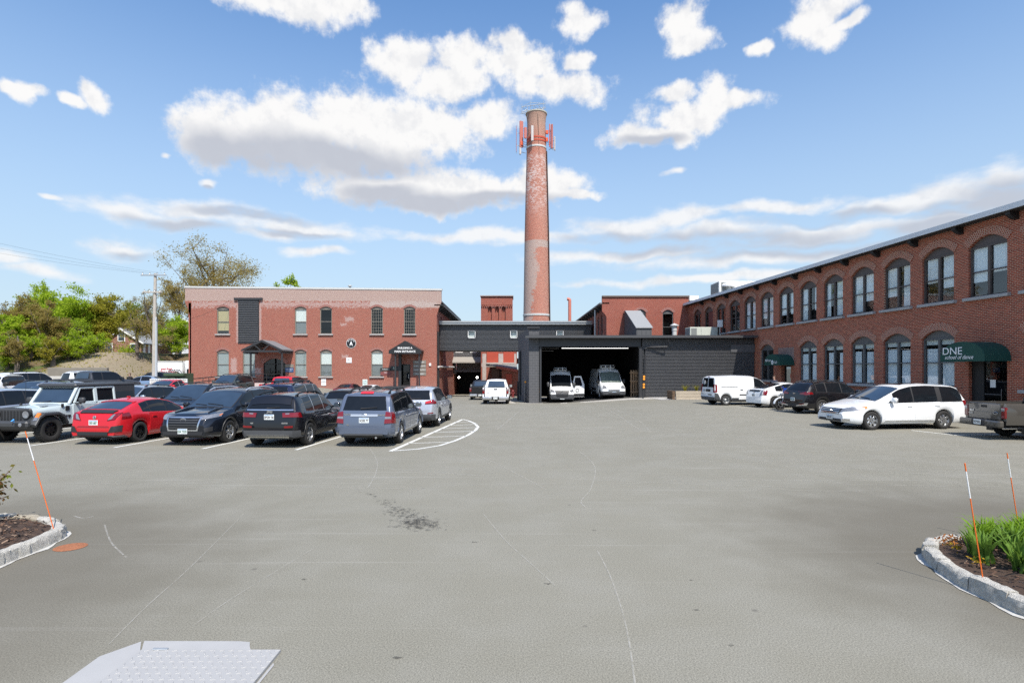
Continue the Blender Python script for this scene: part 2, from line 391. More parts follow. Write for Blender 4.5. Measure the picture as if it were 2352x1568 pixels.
# painted markings
LINE = pm('road paint', (.62, .62, .58), .8, var=.25, scale=9)
mb = MB()
def strip(mb, pts, wd, dz=.005, mi=0):
    """flat painted band along ground points"""
    n = len(pts); L = []; wd *= 1.0 if wd > .09 else .72
    for i in range(n):
        a = Vector(pts[max(0, i-1)][:2]); b = Vector(pts[min(n-1, i+1)][:2]); d = (b-a); d.normalize(); k = Vector((-d.y, d.x))*wd/2
        p = Vector(pts[i][:2]); q, r_ = p+k, p-k
        L.append([(q.x, q.y, gz(q.x, q.y)+dz), (r_.x, r_.y, gz(r_.x, r_.y)+dz)])
    mb.grid(L, mi)
def lerp(a, b, n): return [a+(b-a)*(i/n) for i in range(n+1)]
E2 = Vector((.1, .995))
for px, py in ((680, 1033), (465, 1030.5), (262, 1027.6), (70, 1023.4), (-150, 1019)):
    p = G(px, py); strip(mb, lerp(p.xy, p.xy+E2*5.4, 8), .12)
hat = [G(897, 1036), G(1063, 963)]
strip(mb, lerp(hat[0].xy, hat[1].xy, 14), .14)
arc = [G(*p) for p in ((905, 1035), (960, 1031), (1010, 1023), (1045, 1012), (1075, 999), (1092, 988), (1098, 980), (1090, 972), (1076, 966), (1063, 963))]
strip(mb, [p.xy for p in arc], .12)
for (a, b) in (((1046, 970), (1083, 968.5)), ((1030, 977), (1096, 974)), ((1012, 984.5), (1097, 981.5)), ((993, 993), (1090, 990)), ((965, 1004), (1070, 1001)), ((938, 1018), (1032, 1015))):
    strip(mb, lerp(G(*a).xy, G(*b).xy, 6), .092)
# right-hand stalls
for (a, b) in (((2093, 988), (2190, 999)), ((2190, 999), (2330, 997)), ((1960, 963), (2010, 965)), ((1790, 942), (1830, 941)), ((1868, 946.5), (1900, 945)), ((1740, 936), (1766, 935.5))):
    strip(mb, lerp(G(*a).xy, G(*b).xy, 6), .11)
tag(mb.build('painted_parking_lines', LINE), 'white painted parking stall lines and hatched corner', 'markings', kind='structure')
# long pale scuffs and scrapes
SCUF = overlay('pale scrape', (.50, .48, .43), .55)
mb = MB()
def curve_px(pts, wd, n=8, dz=.006):
    P = [G(*p).xy for p in pts]; out = []
    for i in range(len(P)-1):
        p0, p1, p2, p3 = P[max(0, i-1)], P[i], P[i+1], P[min(len(P)-1, i+2)]
        for k in range(n):
            u = k/n; out.append(.5*((2*p1)+(p2-p0)*u+(2*p0-5*p1+4*p2-p3)*u*u+(3*p1-p0-3*p2+p3)*u**3))
    out.append(P[-1]); strip(mb, out, wd, dz)
curve_px([(1372, 1265), (1400, 1320), (1428, 1400), (1446, 1480), (1462, 1600)], .022)
curve_px([(1110, 1180), (1160, 1240), (1220, 1295), (1275, 1345)], .016)
curve_px([(850, 1030), (866, 1060), (862, 1090), (845, 1120)], .03)
curve_px([(1060, 1030), (1130, 1060), (1200, 1095), (1255, 1125)], .025)
curve_px([(1330, 1035), (1365, 1070), (1358, 1120), (1335, 1150), (1345, 1165)], .03)
curve_px([(1205, 935), (1192, 945), (1165, 968), (1140, 987)], .06)
curve_px([(1365, 926), (1410, 948), (1450, 975), (1470, 986)], .06)
curve_px([(1375, 926), (1425, 945), (1470, 968), (1493, 992)], .05)
curve_px([(1600, 922), (1680, 945), (1790, 970), (1900, 985)], .05)
curve_px([(150, 1110), (500, 1108), (800, 1075), (1100, 1092)], .035)
for k in range(26):
    y0 = rnd.uniform(1035, 1130); x0 = rnd.uniform(1250, 2200); L_ = rnd.uniform(150, 600); s_ = rnd.uniform(-.01, .05)
    curve_px([(x0, y0), (x0+L_*.5, y0+L_*.5*s_+rnd.uniform(-2, 2)), (x0+L_, y0+L_*s_)], rnd.uniform(.015, .035), 6, .0055)
for k in range(16):
    y0 = rnd.uniform(1045, 1120); x0 = rnd.uniform(0, 1000); L_ = rnd.uniform(150, 500); s_ = rnd.uniform(-.03, .02)
    curve_px([(x0, y0), (x0+L_*.5, y0+L_*.5*s_+rnd.uniform(-2, 2)), (x0+L_, y0+L_*s_)], rnd.uniform(.012, .028), 6, .0055)
curve_px([(240, 1205), (255, 1245), (290, 1280)], .03); curve_px([(170, 1185), (190, 1190), (215, 1186)], .04)
curve_px([(250, 1480), (340, 1390), (440, 1300), (560, 1180)], .014); curve_px([(440, 1440), (540, 1370), (720, 1260)], .013)
tag(mb.build('scuff_marks', SCUF), 'thin pale curved scuff lines on the asphalt', 'markings', kind='structure')
# oily drip trail
OIL = overlay('damp stain', (.070, .065, .056), .62, 20)
mb = MB()
tr = [G(*p).xy for p in ((770, 1112), (840, 1132), (880, 1150), (915, 1170), (950, 1195), (975, 1213))]
def blot(c, r, dz=.0062):
    n = 9; mb.add([(c[0]+r*rnd.uniform(.5, 1.2)*math.cos(2*math.pi*i/n)*1.9, c[1]+r*rnd.uniform(.5, 1.2)*math.sin(2*math.pi*i/n), gz(*c)+dz) for i in range(n)], [tuple(range(n))])
for i in range(len(tr)-1):
    m_ = (14, 30, 70, 170, 260)[i]
    for k in range(m_):
        u = rnd.random(); wd = (.03, .05, .09, .14, .16)[i]
        p = tr[i]*(1-u)+tr[i+1]*u; q = (p.x+rnd.gauss(0, wd), p.y+rnd.gauss(0, wd*.5)); blot(q, rnd.uniform(.006, .021)*(.7+i*.14), .0058+k*.000012+i*.0022)
for px, py in ((1588, 1332), (1680, 1482), (1258, 1340), (1090, 1245), (700, 1330), (1480, 1190), (910, 1510), (1600, 1400)):
    blot(G(px, py).xy, rnd.uniform(.014, .032))
tag(mb.build('oil_stain', OIL), 'dark damp drip trail on the open asphalt', 'stain', kind='structure')
# ================================================================ building kit
def wall(name, parent, w_, zb, zt, ops, mats, loc, rz, reveal=.22, ztr=None):
    """brick wall sheet with real arched openings. ops: (u0,u1,z0,zspring,rise). local x along, -y outward"""
    us = {0.0, w_}
    for (u0, u1, z0, zs, rs) in ops:
        n = 8 if rs > 0 else 1
        for i in range(n+1): us.add(round(u0+(u1-u0)*i/n, 5))
    us = sorted(us); mb = MB()
    def ztop(u): return zt if ztr is None else zt+(ztr-zt)*u/w_
    def arch(o, u):
        u0, u1, z0, zs, rs = o; k = (2*(u-u0)/(u1-u0)-1); return zs+rs*(1-k*k)
    for a, b in zip(us[:-1], us[1:]):
        if b-a < 1e-4: continue
        mid = (a+b)/2; cov = sorted([o for o in ops if o[0] <= mid <= o[1]], key=lambda o: o[2])
        lo = (zb, zb)
        for o in cov:
            mb.quad((a, 0, lo[0]), (b, 0, lo[1]), (b, 0, o[2]), (a, 0, o[2])); lo = (arch(o, a), arch(o, b))
            mb.quad((a, 0, lo[0]), (b, 0, lo[1]), (b, reveal, lo[1]), (a, reveal, lo[0]))
            mb.quad((a, reveal, o[2]), (b, reveal, o[2]), (b, 0, o[2]), (a, 0, o[2]))
        mb.quad((a, 0, lo[0]), (b, 0, lo[1]), (b, 0, ztop(b)), (a, 0, ztop(a)))
    for (u0, u1, z0, zs, rs) in ops:
        mb.quad((u0, 0, z0), (u0, 0, zs), (u0, reveal, zs), (u0, reveal, z0))
        mb.quad((u1, reveal, z0), (u1, reveal, zs), (u1, 0, zs), (u1, 0, z0))
    return_o = mb.build(name, mats, parent, rot=(0, 0, rz), fix=False); return_o.location = loc
    return return_o
def local(loc, rz, u, y, z):
    c, s = math.cos(rz), math.sin(rz); return (loc[0]+u*c-y*s, loc[1]+u*s+y*c, loc[2]+z)
def arch_ring(w_, rise, thick, proud=.025, n=14, ext=.0):
    """radial brick arch above an opening; uv = (radial, along)"""
    mb = MB(); uvs = []
    x0 = w_/2; P = []
    pts = []
    for i in range(n+1):
        k = -1+2*i/n; pts.append(Vector((k*x0, rise*(1-k*k))))
    L = 0; rows = []
    for i, p in enumerate(pts):
        a = pts[max(0, i-1)]; b = pts[min(n, i+1)]; d = (b-a).normalized(); nr = Vector((-d.y, d.x))
        if i: L += (p-pts[i-1]).length
        rows.append((p, p+nr*thick, L))
    vs = []; fs = []
    for p, q, L in rows:
        vs += [(p.x, 0, p.y), (p.x, -proud, p.y), (q.x, -proud, q.y), (q.x, 0, q.y)]; uvs += [(-proud, L), (0, L), (thick, L), (thick+proud, L)]
    for i in range(n):
        for j in range(3):
            fs.append((i*4+j, i*4+4+j, i*4+5+j, i*4+1+j))
    fs += [(0, 1, 2, 3), (n*4+3, n*4+2, n*4+1, n*4)]
    mb.add(vs, fs); return mb, uvs
def lamella(w_, z0, z1, pitch, depth, mats, name, parent, loc, rz, x0=0.0, back=True):
    depth *= 1.5
    """horizontally ribbed metal cladding as real relief"""
    mb = MB(); n = max(1, round((z1-z0)/pitch)); p = (z1-z0)/n; prof = []
    for i in range(n):
        z = z0+i*p
        prof += [(0, z), (0, z+p*.38), (-depth, z+p*.55), (-depth, z+p*.83)]
    prof.append((0, z1))
    mb.grid([[(x0, y, z) for y, z in prof], [(x0+w_, y, z) for y, z in prof]])
    o = mb.build(name, mats, parent, rot=(0, 0, rz), fix=False); o.location = loc; return o
BR_A = None
ZB, ZB2 = wz(691, 66), wz(706.6, 66)
def ua(px): return (px-436)/FPX*66
def extraA(t, col, sp, uvw, br):
    u, z = sp.outputs[0], sp.outputs[2]
    jit = MA(t, 'MULTIPLY', MA(t, 'SUBTRACT', NOISE(t, uvw, 3.5, 3), .5), .25)
    thr = MA(t, 'SUBTRACT', ZB, MA(t, 'MULTIPLY', MA(t, 'GREATER_THAN', u, ua(850)), ZB-ZB2))
    band = MA(t, 'GREATER_THAN', MA(t, 'ADD', z, jit), thr)
    pale = MIX(t, br.outputs[1], MIX(t, NOISE(t, uvw, 9, 3), (.22, .11, .09), (.31, .19, .16)), (.62, .53, .47))
    col = MIX(t, band, col, pale)
    # whitewash-like bloom: around the louvre, patches, one big spot
    n = NOISE(t, uvw, 4.5, 4, .7); bloom = None
    def rect(a, b, c, d, thr_):
        du = MA(t, 'SUBTRACT', MA(t, 'ABSOLUTE', MA(t, 'SUBTRACT', u, (a+b)/2)), (b-a)/2); dz = MA(t, 'SUBTRACT', MA(t, 'ABSOLUTE', MA(t, 'SUBTRACT', z, (c+d)/2)), (d-c)/2)
        return RAMP(t, MA(t, 'ADD', MA(t, 'MAXIMUM', du, dz), MA(t, 'MULTIPLY', MA(t, 'SUBTRACT', n, .5), thr_)), .08, -.08)
    for r in ((ua(543), ua(600), wz(787, 66), wz(700, 66), .5), (ua(531), ua(543), wz(856, 66), wz(823, 66), 1.1), (ua(793), ua(812), wz(738, 66), wz(728, 66), 1.2), (ua(783), ua(795), wz(748, 66), wz(742, 66), 1.2), (ua(785), ua(800), wz(822, 66), wz(815, 66), .9),
              (ua(497), ua(528), wz(700, 66), wz(693, 66), .9), (ua(575), ua(600), wz(860, 66), wz(845, 66), .9), (ua(440), ua(1000), wz(705, 66), wz(693, 66), 2.6)):
        q = rect(*r); bloom = q if bloom is None else MA(t, 'MAXIMUM', bloom, q)
    col = MIX(t, MA(t, 'MULTIPLY', bloom, MA(t, 'ADD', .18, MA(t, 'MULTIPLY', br.outputs[1], .65))), col, (.60, .56, .52))
    low = RAMP(t, z, 1.6, -1.0)
    return MIX(t, MA(t, 'MULTIPLY', low, .3), col, (.40, .30, .27))
BRICK_A = brick('red painted-look brick', (.305, .056, .033), (.225, .037, .023), (.50, .33, .26), extra=extraA, ms=.011)
BRICK_C = brick('orange red brick', (.34, .066, .038), (.25, .040, .026), (.44, .28, .22), ms=.010, big=.35)
BRICK_D = brick('dark red mill brick', (.400, .085, .044), (.225, .050, .030), (.54, .36, .26), ms=.0095, big=.2)
ARCHB = brick('rowlock arch brick', (.37, .088, .05), (.24, .058, .037), (.58, .42, .32), bw=.115, rh=.075, ms=.012, uv=True)
ARCHA = brick('rowlock arch red', (.300, .060, .045), (.230, .040, .030), (.43, .33, .29), bw=.115, rh=.075, ms=.012, uv=True)
STONE = pm('granite sill', (.36, .35, .34), .85, var=.22, scale=8, bump=.3)
ROOFM = pm('dark flat roofing', (.06, .06, .062), .9)
COPE = pm('pale metal coping', (.52, .52, .50), .5, var=.1)
FR_A = pm('taupe window paint', (.23, .21, .175), .6)
FR_D = pm('umber window paint', (.085, .066, .058), .55)
FR_G = pm('grey window paint', (.100, .100, .098), .55)
BLIND = pm('pale blind', (.74, .75, .72), .8, var=.06)
CURT = pm('white curtain', (.90, .92, .94), .9, var=.04)
YBL = pm('yellowed roller blind', (.50, .40, .21), .8, var=.06)
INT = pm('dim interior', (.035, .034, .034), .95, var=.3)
GL = glass(); GLD = glass('grey glass', (.30, .33, .34), .05)
CLAD = pm('charcoal ribbed cladding', (.095, .096, .101), .38, var=.12, scale=2.0)
CLADW = pm('weathered grey cladding', (.16, .16, .165), .5, var=.15, scale=2.0)
def frames(mb, w_, h, rise, yd, double, fw=.07, mi=0, rails=(.5,), arch_panel=True, md=.06, mull=.12):
    """window frame bars; origin bottom centre of the opening on the wall face"""
    x = w_/2
    mb.box((-x+fw/2, yd, h/2), (fw, md*1.6, h), mi); mb.box((x-fw/2, yd, h/2), (fw, md*1.6, h), mi)
    mb.box((0, yd, fw/2), (w_-2*fw, md*1.5, fw), mi); mb.box((0, yd, h-fw/2), (w_-2*fw, md*1.5, fw), mi)
    for r_ in rails:
        if double:
            for s_ in (-1, 1): mb.box((s_*(x-fw+mull/2)/2, yd-.002, h*r_), ((x-fw-mull/2)*.995, md*1.2, .05), mi)
        else: mb.box((0, yd-.002, h*r_), (w_-2*fw, md*1.2, .055), mi)
    if double: mb.box((0, yd-.003, h/2), (mull, md*1.9, h-2*fw), mi)
    if rise > 0 and arch_panel:
        n = 10; top = [((-1+2*i/n)*x, h+rise*(1-(-1+2*i/n)**2)) for i in range(n+1)]
        mb.prism([(-x, h)]+[(x, h)]+top[::-1][1:-1], yd-.01, yd+.05, 'xz', mi)
def curtain_mesh(x0, x1, z0, z1, y, amp=.03, waves=5):
    mb = MB(); n = waves*6; ph = rnd.random()*6
    rows = []
    for z in (z0, z1):
        rows.append([(x0+(x1-x0)*i/n, y+amp*math.sin(i*1.05+ph)*(1 if z == z0 else .6), z) for i in range(n+1)])
    mb.grid(rows); return mb
def window(parent, loc, rz, u, z, w_, h, rise, fr, style, label=None, sill=True, archm=None, ring=.34, yd=.14):
    mb = MB(); dbl = style.startswith('double')
    frames(mb, w_, h, rise, yd, dbl, rails=(.5,) if style != 'door' else ())
    if style == 'muntin':
        for i in range(1, 5): mb.box((-w_/2+w_*i/5, yd, h/2), (.025, .03, h-.1))
        for i in range(1, 8): mb.box((0, yd, h*i/8), (w_-.1, .028, .025))
    f = mb.build('window', fr, parent, rot=(0, 0, rz)); f.location = local(loc, rz, u, 0, z)
    if label: f['label'] = label
    p = MB(); p.quad((-w_/2+.05, yd+.02, .05), (w_/2-.05, yd+.02, .05), (w_/2-.05, yd+.02, h-.05), (-w_/2+.05, yd+.02, h-.05))
    p.build('pane', GLD if style in ('muntin', 'dark') else GL, f, fix=False)
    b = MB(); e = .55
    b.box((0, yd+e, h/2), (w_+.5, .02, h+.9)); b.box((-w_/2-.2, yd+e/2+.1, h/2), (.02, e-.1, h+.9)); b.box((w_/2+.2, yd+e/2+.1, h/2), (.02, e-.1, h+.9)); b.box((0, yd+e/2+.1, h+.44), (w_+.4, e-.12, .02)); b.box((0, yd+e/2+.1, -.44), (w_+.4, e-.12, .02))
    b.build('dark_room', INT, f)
    x = w_/2
    if style == 'double_curtain':      # white cafe curtains, each a little different
        for s_ in (-1, 1):
            a0 = .10+rnd.uniform(0, .28); a1 = x-.06
            xs_ = sorted((s_*a0, s_*a1)) if rnd.random() < .6 else sorted((s_*.08, s_*(a1-rnd.uniform(0, .3))))
            curtain_mesh(xs_[0], xs_[1], .06, h*rnd.uniform(.78, .82), yd+.09).build('curtain', CURT, f, smooth=80)
        q = MB(); q.box((0, yd+.05, h-.17), (w_-.2, .02, .26)); q.build('blind', BLIND, f)
    elif style == 'double_sheer':
        for s_ in (-1, 1):
            bot = rnd.choice([.05, h*.3, h*.45, h*.05])
            xs_ = sorted((s_*.06, s_*(x-.05)))
            if rnd.random() < .5: xs_ = sorted((s_*(.06+rnd.uniform(0, .45)), s_*(x-.05)))
            curtain_mesh(xs_[0], xs_[1], bot, h-.06, yd+.09).build('curtain', CURT, f, smooth=80)
    elif style == 'blind_full':
        q = MB(); q.box((0, yd+.07, h*.5), (w_-.16, .015, h-.16)); q.build('blind', pm('grey closed blind', (.34, .37, .37), .8, var=.08), f)
    elif style == 'blind_half':
        q = MB(); q.box((0, yd+.07, h*.73), (w_-.16, .015, h*.50)); q.build('blind', BLIND, f)
        q = MB(); q.box((0, yd+.07, h*.25), (w_-.16, .015, h*.44)); q.build('screen', pm('grey insect screen', (.20, .21, .21), .8), f)
    elif style == 'yellow':
        q = MB(); q.box((0, yd+.07, h*.53), (w_-.16, .015, h*.78)); q.build('blind', YBL, f)
    if sill:
        q = MB(); q.bevbox((0, -.03, -.075), (w_+.34, .30, .14), .015); q.build('sill', STONE, f)
    if archm and rise > 0:
        a, uvs = arch_ring(w_+.06, rise, ring); o = a.build('brick_arch', archm, f, uvs=uvs); o.location = (0, 0, h)
    return f
# ================================================================ building A : the long two-storey front
AY = 66.0; AX0, AX1 = wx(436, AY), wx(1003, AY); AW = AX1-AX0
bA = thing('mill_building', 'long two-storey red brick mill with pale coping and two porched entrances', 'building', ((AX0+AX1)/2, AY, gz(-20, AY)))
LA = (AX0-bA.location.x, 0.0, -bA.location.z)
def uA(px): return (px-436)/FPX*AY
topA, topA2 = wz(661, AY), wz(667, AY)
opsA = []; winA = []
UP = [(497.9, 526.1, 'yellow', 'window with a yellowed roller blind'), (677, 703.8, 'blind_half', 'window with a half drawn pale blind'), (735.3, 762.3, 'dark', None), (852.5, 879.3, 'muntin', 'small-paned steel window'), (927.7, 953.7, 'muntin', 'small-paned steel window near the right corner')]
LO = [(497.9, 525.6, 'blind_full', None), (557.3, 585.7, 'blind_full', 'window with closed pale blind beside the porch'), (677, 703.8, 'blind_full', None), (735.3, 762.3, 'blind_half', None), (852.5, 879.3, 'blind_half', None)]
for lst, zs_, zt_, zq in ((UP, 767, 704, 709.5), (LO, 864.5, 802.5, 808.5)):
    for a, b, st, lb in lst:
        z0 = wz(zs_, AY); zsp = wz(zq, AY); opsA.append((uA(a), uA(b), z0, zsp, wz(zt_, AY)-zsp)); winA.append((opsA[-1], st, lb))
zDoor = wz(886, AY)
opsA.append((uA(605), uA(656), zDoor-.5, wz(835, AY), .62)); opsA.append((uA(915.5), uA(942.5), zDoor, wz(836, AY), 0))
wall('front_wall', bA, AW, -1.6, topA, opsA, BRICK_A, LA, 0, .25, ztr=topA2)
for o, st, lb in winA:
    window(bA, LA, 0, (o[0]+o[1])/2, o[2], o[1]-o[0], o[3]-o[2], o[4], FR_A, st, lb, True, ARCHA, .24)
# flared ends of the parapet
zf0, zf1 = wz(725, AY), wz(694, AY)
for s_, u in ((-1, 0), (1, AW)):
    mb = MB(); mb.prism([(u, zf0), (u+s_*.25, zf0+(zf1-zf0)*.55), (u+s_*.55, zf1), (u+s_*.55, (topA if s_ < 0 else topA2)), (u, (topA if s_ < 0 else topA2))], 0, .35, 'xz'); mb.build('parapet_shoulder', BRICK_A, bA).location = LA
mb = MB(); mb.add([(-.62, -.06, topA), (AW+.62, -.06, topA2), (AW+.62, .42, topA2), (-.62, .42, topA), (-.62, -.06, topA+.2), (AW+.62, -.06, topA2+.2), (AW+.62, .42, topA2+.2), (-.62, .42, topA+.2)], [(0, 3, 2, 1), (4, 5, 6, 7), (0, 1, 5, 4), (1, 2, 6, 5), (2, 3, 7, 6), (3, 0, 4, 7)])
mb.build('coping', COPE, bA).location = LA
# right flank
LAs = (AX1-bA.location.x, 0, -bA.location.z); SD = 32
opsS = [(3.4+3.0*k, 4.7+3.0*k, 6.6, 8.5, .3) for k in range(8)]
wall('side_wall', bA, SD, -2.6, 9.6, opsS, BRICK_C, LAs, math.pi/2, .2)
for o in opsS: window(bA, LAs, math.pi/2, (o[0]+o[1])/2, o[2], 1.3, 1.9, .3, FR_A, 'dark', None, True, None)
mb = MB(); mb.box((SD/2, -.25, 9.75), (SD, 1.1, .12)); mb.box((SD/2, -.78, 9.72), (SD, .05, .24))
mb.build('side_roof_edge', DARKM, bA, rot=(0, 0, math.pi/2)).location = LAs
for k in range(18):
    mb = MB(); mb.prism([(-.02, 9.66), (-.75, 9.66), (-.68, 9.45), (-.02, 9.15)], .8+k*1.7, 1.0+k*1.7, 'yz'); mb.build('eave_bracket', DARKM, bA, rot=(0, 0, math.pi/2)).location = LAs
mb = MB(); mb.tube([(.2, -.2, 2.6), (SD-4, -.2, 2.6)], .11, 8); mb.build('steam_pipe', pm('white lagged pipe', (.6, .58, .55), .7), bA, rot=(0, 0, math.pi/2), smooth=40).location = LAs
mb = MB(); mb.box((.55, -.12, 2.4), (.28, .22, 8.6)); mb.build('downpipe', BLACK, bA, rot=(0, 0, math.pi/2)).location = LAs
mb = MB(); mb.box((-.2, SD/2, 4), (.3, SD, 12)); mb.build('left_wall', BRICK_C, bA).location = (LA[0]+.2, 0, LA[2])
mb = MB(); mb.box((AW/2, SD/2+.3, topA2-.7), (AW-.1, SD-.6, .2)); mb.build('roof', ROOFM, bA).location = LA
mb = MB(); mb.box((AW/2, SD, 4), (AW, .3, 12)); mb.build('back_wall', BRICK_C, bA).location = LA
mb = MB(); mb.lathe([(.12, 0), (.12, .5), (.25, .55), (.25, .62), (.02, .72)], 10); mb.build('roof_vent', COPE, bA).location = (LA[0]+uA(797), 1.2, LA[2]+topA-.2)
# louvred goods opening
lx0, lx1, lz0, lz1 = uA(549), uA(594), wz(786, AY), wz(689, AY)
lamella(lx1-lx0, lz0, lz1, .2, .09, CLAD, 'louvre_panel', bA, (LA[0]+lx0, -.03, LA[2]), 0)
mb = MB(); mb.box(((lx0+lx1)/2, -.12, lz1+.12), (lx1-lx0+1.0, .22, .24)); mb.box((lx0-.03, -.02, (lz0+lz1)/2), (.08, .12, lz1-lz0)); mb.box((lx1+.03, -.02, (lz0+lz1)/2), (.08, .12, lz1-lz0)); mb.box(((lx0+lx1)/2, -.02, lz0-.06), (lx1-lx0+.2, .14, .12))
mb.build('louvre_frame', DARKM, bA).location = LA
# doors
mb = MB(); o = opsA[-2]; w_ = o[1]-o[0]; frames(mb, w_, o[3]-o[2], o[4], .12, False, .09, rails=(.74,), arch_panel=False)
for q in (-.55, .75): mb.box((q, .12, 1.3), (.10, .1, 2.6))
d1_ = mb.build('entrance_door', BLACK, bA); d1_.location = (LA[0]+(o[0]+o[1])/2, 0, LA[2]+o[2])
p = MB(); n = 10; hh = o[3]-o[2]; p.add([(-w_/2, .14, 0), (w_/2, .14, 0)]+[((1-2*i/n)*w_/2, .14, hh+o[4]*(1-(1-2*i/n)**2)) for i in range(n+1)], [tuple(range(n+3))]); p.build('pane', GLD, d1_, fix=False)
p = MB(); p.box((0, .9, 1.6), (w_+.4, .02, 4.4)); p.build('dark_room', INT, d1_)
a, uvs = arch_ring(w_+.06, o[4], .42); a.build('brick_arch', ARCHA, d1_, uvs=uvs).location = (0, 0, hh)
mb = MB(); o = opsA[-1]; w_ = o[1]-o[0]; hh = o[3]-o[2]; frames(mb, w_, hh, 0, .12, False, .13, rails=())
d2_ = mb.build('entrance_door', BLACK, bA); d2_.location = (LA[0]+(o[0]+o[1])/2, 0, LA[2]+o[2])
p = MB(); p.quad((-w_/2, .14, 0), (w_/2, .14, 0), (w_/2, .14, hh), (-w_/2, .14, hh)); p.build('pane', GLD, d2_, fix=False)
p = MB(); p.box((0, .9, 1.2), (w_+.4, .02, 3.4)); p.build('dark_room', INT, d2_)
mb = MB(); mb.box((w_/2-.2, .05, 1.1), (.03, .06, .5)); mb.build('handle', CHROME, d2_)
a, uvs = arch_ring(2.2, .45, .36); q = a.build('brick_arch', ARCHA, bA, uvs=uvs); q.location = (LA[0]+(o[0]+o[1])/2, 0, LA[2]+wz(824, AY))
# stoop below the right door and base of the left porch
mb = MB(); mb.box(((o[0]+o[1])/2-.2, -1.0, (zDoor-1.3)/2), (3.6, 2.0, zDoor+1.3-.02)); mb.build('stoop', pm('dark slate step', (.04, .042, .048), .8), bA).location = LA
# porches
def porch(px0, px1, depth, py_eave, py_ridge, label, solid, post_px, ribbed):
    yf = AY-depth; x0, x1 = wx(px0, yf), wx(px1, yf); xm = (x0+x1)/2; ze, zr = wz(py_eave, yf), wz(py_ridge, yf)
    t_ = thing('porch', label, 'porch', (xm, yf, gz(xm, yf))); O = (0, 0, -t_.location.z); W2 = (x1-x0)/2
    mb = MB(); th = .12; n = 40 if ribbed else 2
    for s_ in (-1, 1):
        rows = []
        for j in range(n+1):
            y = depth*j/n; r_ = (.03*(j % 2) if ribbed else 0)
            rows.append([(0, y-.12, zr+th+r_), (s_*(W2+.12), y-.12, ze+th-.04+r_), (s_*(W2+.12), y-.12, ze-.06), (0, y-.12, zr)])
        mb.grid(rows)
    mb.build('roof', CLADW if ribbed else DARKM, t_).location = O
    mb = MB(); bw = .2
    if solid:
        mb.prism([(-W2-.12, ze-.32), (W2+.12, ze-.32), (W2+.12, ze+.06), (0, zr+.13), (-W2-.12, ze+.06)], -.2, -.13, 'xz')
    else:
        for s_ in (-1, 1):
            mb.prism([(0, zr+.14), (s_*(W2+.14), ze+.08), (s_*(W2+.14), ze-.14), (0, zr-.10)], -.2, -.13, 'xz')
            L = Vector((s_*W2*.42, 0, (zr-ze)*.55)); 
            mb.prism([(s_*.05, ze-.02), (s_*.22, ze-.02), (s_*(W2*.40+.1), ze+(zr-ze)*.60), (s_*(W2*.40-.06), ze+(zr-ze)*.60)], -.16, -.05, 'xz')
        mb.box((0, -.1, ze-.12), (2*W2-.3, .1, .2))
    mb.build('gable', DARKM if not solid else pm('black sign board', (.016, .017, .019), .5), t_).location = O
    mb = MB()
    for s_ in (-1, 1): mb.box((s_*(W2-.12), depth/2-.1, ze-.22), (.16, depth, .22))
    mb.build('side_beam', DARKM, t_).location = O
    for k in range(6):
        y = .3+k*(depth-.5)/5; mb = MB()
        for s_ in (-1, 1): mb.prism([(0, zr-.02), (s_*W2, ze-.1), (s_*W2, ze-.2), (0, zr-.14)], y, y+.08, 'xz')
        mb.build('rafter', DARKM, t_).location = O
    for pp, yy, sz in post_px:
        xx = wx(pp, yf+yy)-xm; mb = MB(); zg = gz(xx+xm, yf+yy)
        mb.box((xx, yy, (ze-.3+zg)/2), (sz, sz, ze-.3-zg)); mb.build('post', DARKM, t_).location = O
    return t_, O, W2, ze, zr
p1_, *_ = porch(559, 646, 3.3, 804, 783, 'open timber gable porch with trussed front over the arched glass doors', False, ((575.8, .1, .16), (648, .1, .16)), True)
p2_, O2, W2, ze2, zr2 = porch(896, 966, 1.7, 806, 785, 'black gable porch lettered building A main entrance', True, ((908.5, .1, .16), (919, 1.3, .3), (963, .1, .16)), False)
text('lettering', 'BUILDING A', .30, WHITE, p2_, (0, -.215, O2[2]+ze2+.33), bold=.008)
text('lettering', 'MAIN ENTRANCE', .30, WHITE, p2_, (0, -.215, O2[2]+ze2-.06), bold=.008)
# access ramp and rails to the left doors
rx0, rx1 = wx(425, 62.5), wx(560, 62.5)
tr_ = thing('access_ramp', 'pale concrete access ramp with dark pipe railings along the brick front', 'ramp', (wx(540, 62.5), 62.5, gz(wx(540, 62.5), 62.5)))
PINK = pm('pale pinkish concrete', (.52, .42, .39), .9, var=.1, scale=2)
mb = MB(); o = tr_.location; xa, xb, xc = wx(425, 63)-o.x, wx(556, 63)-o.x, wx(655, 63)-o.x; zl, zh = wz(893, 63)-o.z, wz(880, 63)-o.z
mb.prism([(xa, -1.2), (xb, -1.2), (xb, zh), (xa, zl)], -.4, 1.6, 'xz'); mb.box(((xb+xc)/2, .9, zh/2-.3), (xc-xb, 3.3, zh+.6)); mb.build('slab', PINK, tr_)
def railing(pts, hh, nm, par):
    mb = MB()
    for r_ in (1.0, .62, .25): mb.tube([(p[0], p[1], p[2]+hh*r_) for p in pts], .035, 6)
    L = [Vector(p) for p in pts]
    for a, b in zip(L[:-1], L[1:]):
        n = max(1, round((b-a).length/1.9))
        for i in range(n+1):
            p = a+(b-a)*i/n; mb.tube([p+Vector((0, 0, -.1)), p+Vector((0, 0, hh))], .035, 6)
    return mb.build(nm, BLACK, par, smooth=40)
railing([(wx(350, 62.6)-o.x, -.35, wz(902, 62.6)-o.z), (xb, -.35, zh), (xc, -.7, zh)], 1.05, 'railing', tr_)
railing([(xa, 1.5, zl), (xb, 1.5, zh)], 1.05, 'railing', tr_)
